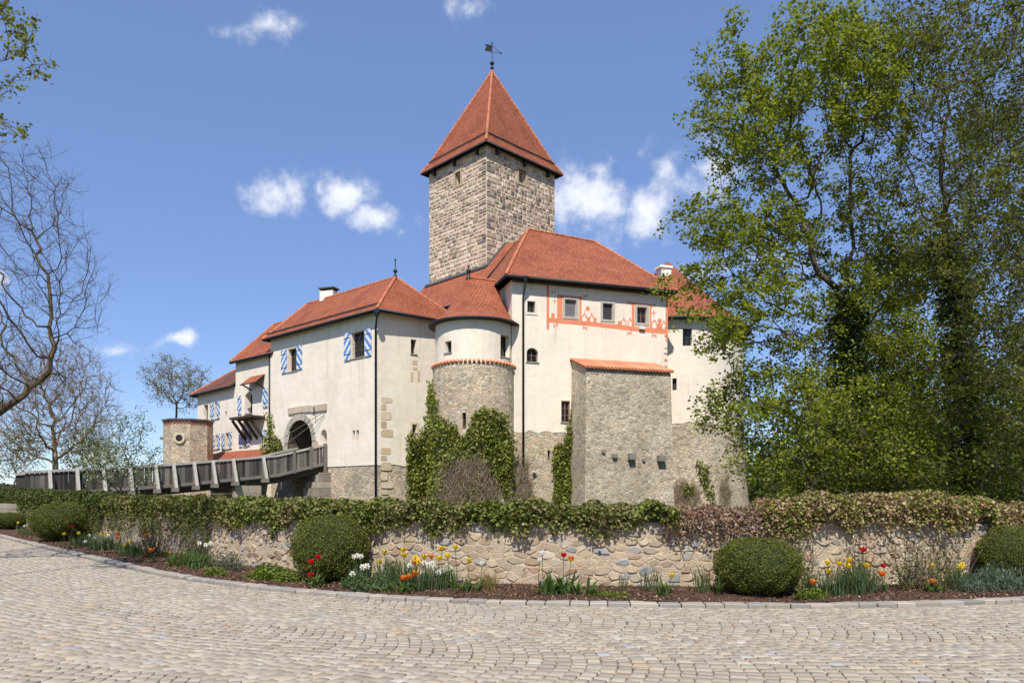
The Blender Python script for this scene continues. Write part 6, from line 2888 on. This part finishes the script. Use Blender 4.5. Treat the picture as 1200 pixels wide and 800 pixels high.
def flower(kind, u, v, t_, colname, label, size=None):
    rr = random.Random(int(u * 13 + v * 7))
    x, y = bed(u, t_)
    z = EYE + (V0 - v) / F0 * y
    z = max(z, .2)
    z0 = soil(x, y)
    nm, cat = ('tulip', 'tulip') if kind == 't' else ('daffodil', 'daffodil')
    o = thing(nm, (x, y, z0), label, cat, 'spring flowers in the bed')
    col, col2 = {'red': (RED, (.55, .01, .015)), 'yellow': (YEL, (.82, .62, .02)), 'orange': (ORA, (.80, .30, .03)), 'white': (WHT, (.82, .82, .78)), 'flame': (YEL, (.65, .05, .02))}[colname]
    lx, ly = x + rr.uniform(-.06, .06), y + rr.uniform(-.04, .04)
    mb = MB()
    mid = Vector((lx * .5 + x * .5 + rr.uniform(-.02, .02), ly * .5 + y * .5, (z + z0) / 2))
    mb.tube([(lx, ly, z0 - .03), mid, (x, y, z)], .0055, 5, (.10, .17, .06))
    mb.build('stem', M['leaf'], o)
    mb = MB()
    sz = (size or (.085 if kind == 't' else .085)) * rr.uniform(.9, 1.12)
    if kind == 't':
        tulip_head(mb, (x, y, z), sz, col, col2, rr, .12 if colname == 'white' else rr.uniform(.15, .4))
    else:
        daff_head(mb, (x, y, z), sz * 1.1, col, YEL if colname != 'white' else (.80, .66, .25), rr)
    mb.build('petals', M['petal'], o)
    for k in range(3 if kind == 't' else 4):
        mb = MB()
        if kind == 't':
            blade(mb, (lx, ly, z0 - .02), rr.uniform(0, 6.28), rr.uniform(.22, .36), rr.uniform(.35, .8), rr.uniform(.035, .055), rr.choice(GRN))
        else:
            blade(mb, (lx, ly, z0 - .02), rr.uniform(0, 6.28), rr.uniform(.28, .42), rr.uniform(.1, .5), .016, rr.choice(BLU))
        mb.build('leaf', M['leaf'], o)
    return o


CL = [
    # (place words, [(kind, u, v, colour, t)])
    ('in the bed right of the middle box ball', [
        ('t', 450.7, 648, 'yellow', 1.2), ('t', 472.5, 646, 'yellow', 1.25), ('t', 473.5, 652, 'yellow', 1.1), ('d', 487, 653, 'yellow', 1.0), ('d', 490, 657, 'yellow', .95), ('t', 497, 654, 'yellow', 1.2), ('t', 514.5, 656, 'yellow', 1.0), ('t', 518, 644, 'yellow', 1.2), ('t', 533.7, 643, 'yellow', 1.15), ('t', 524.5, 653, 'yellow', 1.05), ('t', 549.7, 658, 'yellow', 1.1), ('t', 445, 660, 'yellow', 1.2),
        ('t', 505.5, 653.5, 'orange', 1.1), ('t', 473, 679, 'orange', .45), ('t', 480.7, 677, 'orange', .5), ('t', 486.5, 673.5, 'orange', .55), ('t', 486, 661, 'orange', .95),
        ('d', 480, 662, 'white', .95), ('d', 497, 659, 'white', .9), ('d', 502, 661, 'white', .85), ('d', 506.5, 660, 'white', .9), ('d', 509, 664, 'white', .8), ('d', 514, 670, 'white', .7), ('d', 495, 671, 'white', .7), ('d', 518, 668, 'white', .85)]),
    ('close against the right side of the middle box ball', [('d', 414.5, 652, 'white', .9), ('d', 418.5, 650.5, 'white', .85), ('d', 423, 651.5, 'white', .9), ('d', 425, 664, 'white', .7), ('d', 430, 663, 'white', .75), ('d', 413, 672, 'white', .7)]),
    ('in front of the middle box ball', [('t', 372.7, 654, 'red', .38), ('t', 364.5, 660, 'red', .34), ('t', 364, 676, 'red', .30)]),
    ('in front of the bare stones of the wall', [('t', 660.5, 652, 'red', .9), ('t', 669, 657, 'flame', .9), ('t', 564.5, 662, 'white', 1.2), ('t', 635.5, 650, 'white', 1.1), ('t', 632.5, 658, 'white', 1.0), ('t', 787, 676, 'yellow', .9)]),
    ('in the bed between the right two box balls', [('t', 1011.5, 646, 'red', 1.1), ('t', 1035.5, 664.5, 'red', 1.0), ('t', 1033.7, 674, 'orange', .8), ('t', 1093, 683, 'orange', .7), ('t', 953, 684, 'orange', .6), ('t', 983.7, 662, 'yellow', 1.0), ('t', 995, 658, 'yellow', 1.05), ('t', 994, 665, 'yellow', .95), ('t', 971.5, 671, 'yellow', .85), ('t', 1016, 664.5, 'yellow', 1.0), ('t', 970, 661, 'yellow', 1.1), ('d', 1091.5, 663, 'yellow', 1.0), ('d', 1127.5, 661, 'yellow', 1.0), ('d', 1125, 664, 'yellow', .95)]),
    ('in the clumps right of the far left box ball', [('d', 117.5, 626, 'yellow', 1.0), ('d', 124, 624, 'yellow', 1.1), ('d', 145.7, 638, 'yellow', .8), ('d', 151, 635, 'yellow', .9), ('d', 92, 624, 'yellow', .5), ('d', 75, 625, 'yellow', .4), ('t', 138, 626, 'orange', 1.2), ('t', 137, 631, 'orange', 1.0), ('t', 84.5, 618, 'red', .5), ('t', 172.5, 628, 'orange', 1.2), ('t', 177, 646, 'orange', .6), ('t', 199, 649, 'orange', .7), ('d', 104.5, 627, 'white', 1.0), ('d', 100, 634, 'white', .7), ('d', 110.7, 630, 'white', .9), ('d', 127, 627, 'white', 1.1), ('d', 233.7, 636, 'white', 1.3), ('d', 241, 638, 'white', 1.3), ('d', 246, 636, 'white', 1.3)]),
    ('between the two distant box balls at left', [('d', 32.5, 614, 'white', 1.0), ('d', 36, 612, 'white', 1.1), ('d', 40, 611.5, 'white', 1.0), ('d', 29, 616, 'white', .8), ('d', 21, 612, 'yellow', 1.0), ('d', 40, 617.5, 'yellow', .6), ('t', 5, 601, 'red', 1.5)]),
]
for place, items in CL:
    bykind = {}
    for it in items:
        bykind.setdefault((it[0], it[3]), []).append(it)
    for (k, cn), lst in bykind.items():
        lst.sort(key=lambda q: q[1])
        nm = 'tulip' if k == 't' else 'daffodil'
        cw = {'flame': 'yellow and red flamed'}.get(cn, cn)
        for i, (kk, u, v, c, t_) in enumerate(lst):
            if len(lst) == 1:
                lb = f'single {cw} {nm} {place}'
            else:
                lb = f'{ORD[i]} {cw} {nm} from the left {place}'
            flower(kk, u, v, t_, c, lb)


# clumps of leaves
def clump(name, label, u, t_, n, length, w, spread, lean, pal, seed, cat='plant', droop=1.0):
    rr = random.Random(seed)
    x, y = bed(u, t_)
    o = thing(name, (x, y, soil(x, y)), label, cat, 'leaf clumps in the bed')
    nm = 3
    mbs = [MB() for _ in range(nm)]
    for i in range(n):
        a = rr.uniform(0, 6.28)
        r_ = spread * math.sqrt(rr.random())
        blade(mbs[i % nm], (x + math.cos(a) * r_, y + math.sin(a) * r_ * .6, .05), rr.uniform(0, 6.28), length * rr.uniform(.6, 1.15), lean * rr.uniform(.3, 1.3), w * rr.uniform(.7, 1.2), shade(rr.choice(pal), rr.uniform(.75, 1.2)), droop=droop)
    for mb in mbs:
        mb.build('leaves', M['leaf'], o)
    return o


k = 0
CLUMPS = [
    ('iris_clump', 'grey green strap leaf clump at the foot of the far left box ball', 95, .75, 90, .42, .022, .35, .45, BLU),
    ('iris_clump', 'broad clump of strap leaves in the middle of the left bed', 122, .8, 130, .48, .022, .45, .45, BLU),
    ('iris_clump', 'blue green strap leaf clump left of the climbing rose', 152, .7, 90, .42, .022, .3, .4, BLU),
    ('iris_clump', 'strap leaf clump below the long ivy hedge left of the bare wall', 212, .75, 70, .40, .028, .32, .5, GRN),
    ('iris_clump', 'leafy clump beside the grey lavender at left', 236, .85, 60, .38, .03, .28, .5, GRN),
    ('daffodil_clump', 'upright daffodil leaves behind the orange tulips', 452, 1.05, 70, .52, .014, .2, .25, BLU),
    ('daffodil_clump', 'dense upright daffodil leaves left of the white daffodils', 473, 1.0, 90, .52, .014, .25, .25, BLU),
    ('daffodil_clump', 'dense daffodil leaves under the white daffodil bunch', 500, .72, 150, .46, .013, .32, .28, BLU),
    ('daffodil_clump', 'daffodil leaves right of the white daffodil bunch', 524, .95, 60, .42, .016, .2, .35, GRN),
    ('daffodil_clump', 'grassy leaves pressed against the box ball by the white daffodils', 420, .85, 70, .36, .013, .2, .35, BLU),
    ('tulip_leaf_clump', 'broad tulip leaves spreading left of the single red tulip', 640, .75, 16, .36, .06, .16, .75, GRN),
    ('tulip_leaf_clump', 'broad tulip leaves around the stem of the single red tulip', 663, .75, 20, .38, .06, .2, .75, GRN),
    ('tulip_leaf_clump', 'broad tulip leaves drooping towards the kerb right of the red tulip', 684, .65, 12, .32, .055, .14, .9, GRN),
    ('tulip_leaf_clump', 'pale broad leaves at the edge of the orange tulips', 470, .45, 22, .22, .05, .3, .8, GRN),
    ('tulip_leaf_clump', 'broad leaves left of the dry grass tuft', 546, .7, 20, .30, .05, .22, .8, GRN),
    ('tulip_leaf_clump', 'small bunch of leaves under the three red tulips', 370, .34, 12, .30, .05, .12, .6, GRN),
    ('grass_tuft', 'dry brownish grass tuft against the wall', 572, .95, 150, .42, .007, .16, .6, [S(176, 150, 104), S(140, 136, 76), S(150, 128, 96)]),
    ('daffodil_clump', 'few thin leaves against the wall right of the tulips', 731, 1.1, 16, .36, .012, .1, .3, BLU),
    ('daffodil_clump', 'thin grey green leaves in the middle of the bare wall', 762, 1.1, 26, .46, .014, .16, .35, BLU),
    ('tulip_leaf_clump', 'small leaf bunch near the kerb below the bare wall', 775, .7, 9, .26, .04, .08, .6, GRN),
    ('daffodil_clump', 'tuft of narrow leaves left of the right box ball', 823, 1.0, 34, .46, .015, .12, .35, BLU),
    ('tulip_leaf_clump', 'two broad leaves touching the right box ball', 841, .75, 5, .34, .055, .05, .6, GRN),
    ('daffodil_clump', 'daffodil leaves right of the right box ball', 965, .75, 90, .44, .014, .3, .4, BLU),
    ('daffodil_clump', 'tall dense daffodil leaves below the yellow tulips at right', 992, .8, 120, .50, .015, .3, .35, BLU),
    ('daffodil_clump', 'daffodil leaves below the upper red tulip', 1012, .9, 60, .46, .014, .2, .4, BLU),
    ('daffodil_clump', 'upright leaves under the yellow daffodils beside the grey lavender', 1122, .85, 70, .46, .015, .2, .35, BLU),
    ('tulip_leaf_clump', 'low leaves under the far right orange tulip', 1097, .7, 14, .26, .03, .14, .6, GRN),
    ('iris_clump', 'grassy leaves between the two distant box balls', 36, .8, 90, .45, .02, .5, .45, BLU),
]
for row in CLUMPS:
    nm, lb, u, t_, n, ln, w, sp, le, pal = row
    k += 1
    clump(nm, lb, u, t_, int(n * 1.35), ln * 1.05, w * 1.25, sp * 1.1, le, pal, 300 + k)


# low bushy plants and lavender
def bushlet(name, label, u, t_, ru, h, n, size, pal, seed, mat='leaf', cat='plant', stems=0, ry=None, upright=False):
    rng = np.random.default_rng(seed)
    x, y = bed(u, t_)
    o = thing(name, (x, y, .05), label, cat, 'bushy plants in the bed')
    v = rng.normal(0, 1, (n, 3))
    v /= np.linalg.norm(v, axis=1)[:, None]
    v *= (rng.random(n) ** .45)[:, None]
    v[:, 2] = np.abs(v[:, 2])
    lump = 1 + .25 * np.sin(v[:, 0] * 6 + seed) * np.sin(v[:, 1] * 5)
    cen = np.array([x, y, .06]) + v * lump[:, None] * np.array([ru, ry or ru * .7, h])
    dirs = np.tile(np.array([0, 0, 1.0]), (n, 1)) + v * .6 if upright else None
    V, Fc = flake(cen, size * rng.uniform(.6, 1.3, n), rng, flat=-1 if upright else .15, wide=.22 if upright else .7, dirs=dirs, spread=.3)
    pal = np.array(pal)
    np_mesh('foliage', V, Fc, M[mat], o, pal[rng.integers(0, len(pal), n)] * rng.uniform(.7, 1.25, (n, 1)))
    if stems:
        a = np.array([x, y, .04]) + np.stack([rng.normal(0, ru * .25, stems), rng.normal(0, ru * .2, stems), np.zeros(stems)], 1)
        b = a + np.stack([rng.normal(0, ru * .5, stems), rng.normal(0, ru * .3, stems), h * rng.uniform(.5, 1.1, stems)], 1)
        m_ = (a + b) / 2 + rng.normal(0, .03, (stems, 3))
        V1, F1 = frusta(a, m_, np.full(stems, .006), np.full(stems, .005), 4)
        V2, F2 = frusta(m_, b, np.full(stems, .005), np.full(stems, .003), 4)
        np_mesh('stems', np.concatenate([V1, V2]), np.concatenate([F1, F2 + len(V1)]), M['twig'], o, np.tile([S(104, 84, 64)], (len(F1) * 2, 1)))['kind'] = 'stuff'
    return o


LAV = [(.16, .20, .15), (.13, .17, .12), (.20, .24, .19), (.11, .14, .09)]
HERB = [(.15, .20, .03), (.18, .225, .04), (.12, .165, .028), (.22, .25, .055)]
ROSE = [(.11, .155, .03), (.13, .17, .04), (.16, .15, .05), (.09, .13, .03)]
bushlet('lavender', 'grey green lavender cushion at the right end of the bed', 1168, .75, .55, .42, 2600, .07, LAV, 1, upright=True)
bushlet('lavender', 'smaller grey lavender left of the right hand cushion', 1137, .65, .25, .28, 900, .06, LAV, 2, upright=True)
bushlet('lavender', 'grey lavender in front of the wall left of the middle box ball', 268, .95, .42, .42, 1500, .06, LAV, 3, upright=True, stems=20)
bushlet('geranium', 'low fresh green herb left of the middle box ball', 318, .75, .45, .26, 1500, .06, HERB, 4)
bushlet('geranium', 'low fresh green herb close to the kerb below the grey lavender', 252, .4, .25, .16, 500, .055, HERB, 5)
bushlet('geranium', 'creeping green herb at the foot of the middle box ball', 340, .6, .3, .18, 700, .05, HERB, 6)
bushlet('sedum_cushion', 'grey green cushion near the kerb right of the middle box ball', 436, .5, .42, .2, 1500, .05, BLU, 7)
bushlet('sedum_cushion', 'small grey green cushion below the white daffodils by the box ball', 412, .55, .22, .2, 600, .045, BLU, 8)
bushlet('geranium', 'sparse green seedlings near the kerb under the bare wall', 715, .5, .35, .08, 260, .045, HERB, 9)
bushlet('geranium', 'low green leaves left of the right hand clumps of daffodil', 950, .45, .28, .16, 500, .05, HERB, 10)
bushlet('rose_bush', 'rose bush climbing at the wall right of the right box ball', 928, 1.45, .5, .98, 800, .05, ROSE, 11, stems=36, cat='shrub', ry=.2)
bushlet('rose_bush', 'twiggy rose bush below the brown hedge', 1070, 1.0, .55, .92, 900, .045, ROSE, 12, stems=60, cat='shrub', ry=.35)
bushlet('rose_bush', 'thin rose shoots at the wall behind the upper red tulip', 1005, 1.5, .35, .95, 420, .045, ROSE, 13, stems=18, cat='shrub', ry=.15)
bushlet('rose_bush', 'rose bush with reddish shoots in the left bed', 180, .95, .42, .95, 800, .05, ROSE + [(.16, .07, .04)], 14, stems=46, cat='shrub', ry=.3)
bushlet('rose_bush', 'climbing rose spreading on the wall below the long ivy hedge', 232, 1.5, .55, 1.15, 800, .055, ROSE, 15, stems=36, cat='shrub', ry=.2)
bushlet('rose_bush', 'thin rose shoots on the wall left of the right end', 1110, 1.5, .4, .95, 360, .045, ROSE, 16, stems=20, cat='shrub', ry=.15)


# ------------------------------------------------------------------ ivy and dead creepers on the castle walls
def wall_ivy(name, label, surf, polys, n, size, pal, seed, thick=.3, mat='leaf_waxy', stems=0, kind_cat='ivy', stem_cols=None, stem_len=1.0):
    """surf(u, v) -> (point, normal) on the wall; leaves stand off the wall inside photo outline polys"""
    rng = np.random.default_rng(seed)
    allu = [p[0] for q in polys for p in q]
    allv = [p[1] for q in polys for p in q]

    def inside(u, v):
        for q in polys:
            c = False
            j = len(q) - 1
            for i in range(len(q)):
                if (q[i][1] > v) != (q[j][1] > v) and u < (q[j][0] - q[i][0]) * (v - q[i][1]) / (q[j][1] - q[i][1]) + q[i][0]:
                    c = not c
                j = i
            if c:
                return True
        return False
    pts, nrm, vs = [], [], []
    tries = 0
    while len(pts) < n + stems and tries < (n + stems) * 12:
        tries += 1
        u, v = rng.uniform(min(allu), max(allu)), rng.uniform(min(allv), max(allv))
        uj, vj = u + rng.normal(0, 1.2), v + rng.normal(0, 1.8)
        if not inside(uj, vj):
            continue
        r_ = surf(u, v)
        if r_ is None:
            continue
        pts.append(r_[0])
        nrm.append(r_[1])
        vs.append(v)
    pts, nrm = np.array(pts), np.array(nrm)
    vb = max(range(len(pts)), key=lambda i: -pts[i][2])
    o = thing(name, tuple(pts[vb]), label, kind_cat)
    m_ = len(pts) - stems
    lump = .5 + .5 * np.sin(pts[:, 0] * 3.1 + seed) * np.sin(pts[:, 2] * 2.3)
    if n:
        off = thick * (rng.random(m_) ** .8) * (.4 + .8 * lump[:m_]) + .03
        cen = pts[:m_] + nrm[:m_] * off[:, None]
        V, Fc = flake(cen, size * rng.uniform(.6, 1.3, m_), rng, flat=.0, wide=.85)
        pal = np.array(pal)
        np_mesh('foliage', V, Fc, M[mat], o, pal[rng.integers(0, len(pal), m_)] * rng.uniform(.65, 1.25, (m_, 1)))
    if stems:
        a = pts[m_:] + nrm[m_:] * (rng.random((stems, 1)) * thick * .9 + .03)
        tg = np.cross(nrm[m_:], [0, 0, 1.0])
        d = np.array([0, 0, 1.0]) * rng.choice([-1, 1], (stems, 1)) + tg * rng.normal(0, .33, (stems, 1)) + nrm[m_:] * rng.normal(0, .15, (stems, 1))
        L = stem_len * rng.uniform(.35, 1.0, (stems, 1))
        mid = a + d * L * .5 + rng.normal(0, .06, (stems, 3))
        b = a + d * L + tg * rng.normal(0, .15, (stems, 1))
        rr_ = np.full(stems, .010)
        V1, F1 = frusta(a, mid, rr_, rr_ * .8, 3)
        V2, F2 = frusta(mid, b, rr_ * .8, rr_ * .45, 3)
        sc = np.array(stem_cols or [S(146, 130, 106), S(124, 108, 88), S(162, 146, 122)])
        Fc = np.concatenate([F1, F2 + len(V1)])
        np_mesh('stems', np.concatenate([V1, V2]), Fc, M['twig'], o, sc[rng.integers(0, len(sc), len(Fc))])['kind'] = 'stuff'
    return o


def S_path(paths):
    def f(u, v):
        best = None
        for p in paths:
            if isinstance(p, ArcPath) and abs(math.atan2((u - U0) / F0, 1) - math.atan2(p.c.x, p.c.y)) > math.asin(min(1, p.r / p.c.length)):
                continue
            a, z = p.px(u, v)
            if isinstance(p, LinePath) and not (-.3 <= a <= p.len + .3):
                continue
            q = p.pt(a, z)
            if best is None or q.y < best[0][1]:
                n = p.n(a)
                best = (tuple(q), (n.x, n.y, 0))
        return best
    return f


lo_t = ArcPath(RC, 2.31, -1.9, 1.9)
st = S_path([lo_t, pr])
IV2 = [(.195, .215, .03), (.235, .255, .04), (.15, .175, .026), (.29, .29, .065), (.115, .14, .022)]
wall_ivy('wall_ivy', 'large ivy patch climbing the turret and the gatehouse corner', st,
         [[(476, 592), (474, 512), (480, 506), (486, 514), (496, 500), (500, 462), (506, 444), (511, 452), (517, 488), (534, 497), (540, 512), (546, 510), (556, 484), (566, 478), (590, 486), (592, 500), (600, 522), (598, 560), (590, 575), (584, 540), (566, 530), (556, 520), (542, 522), (530, 545), (520, 540), (524, 570), (505, 592)],
          [(500, 592), (508, 545), (524, 515), (545, 522), (566, 515), (592, 528), (594, 585), (582, 570), (568, 545), (536, 536), (522, 562), (516, 592)]], 9500, .15, IV2, 4, .42)
wall_ivy('dead_creeper', 'mass of dry brown creeper stems hanging amid the turret ivy', st,
         [[(512, 594), (518, 568), (526, 545), (537, 534), (548, 540), (558, 530), (570, 550), (584, 575), (580, 594)]], 2200, .09, [S(140, 122, 98), S(120, 104, 82), S(136, 136, 70), S(120, 128, 58)], 5, .45, 'dryleaf', 2200, 'creeper', stem_len=.6)
sm = S_path([pm])
wall_ivy('dead_creeper', 'dry grey creeper tapering up around the foot of the house downpipe', sm, [[(597, 594), (603, 560), (611, 541), (616, 545), (622, 575), (623, 594)]], 60, .06, [S(150, 132, 108)], 6, .2, 'dryleaf', 900, 'creeper', stem_len=.9)
wall_ivy('wall_ivy', 'narrow ivy column in the corner between main house and stone buttress', sm,
         [[(646, 592), (650, 560), (645, 548), (648, 530), (652, 519), (660, 521), (664, 500), (668, 492), (667, 481), (672, 480), (674, 500), (676, 520), (678, 592)]], 3200, .13, IV2, 7, .30)
pq_ = ArcPath(QC, 5.3, -2.2, 2.2)
sq = S_path([pq_])
wall_ivy('wall_ivy', 'thin ivy streaks low on the round house masonry', sq, [[(815, 541), (820, 538), (826, 548), (831, 545), (830, 565), (838, 580), (836, 590), (828, 586), (820, 562)]], 420, .13, IV2, 8, .2)
wall_ivy('dead_creeper', 'dry brown creeper fan low on the round house masonry', sq, [[(788, 596), (790, 572), (800, 565), (815, 575), (819, 596)], [(840, 594), (845, 562), (851, 557), (855, 592)]], 60, .06, [S(140, 122, 98)], 9, .25, 'dryleaf', 800, 'creeper', stem_len=.9)
wall_ivy('wall_ivy', 'small round ivy tuft low on the round house masonry', sq, [[(799, 570), (806, 566), (813, 570), (812, 579), (803, 581)]], 220, .13, IV2, 10, .35)
sg = S_path([pl])
wall_ivy('wall_ivy', 'bushy ivy beside the gate at the left corner of the gatehouse', sg, [[(318, 536), (318, 505), (317, 485), (320, 484), (322, 510), (328, 513), (333, 522), (334, 536)], [(310, 536), (312, 520), (318, 512), (322, 536)]], 900, .15, IV2, 11, .55)
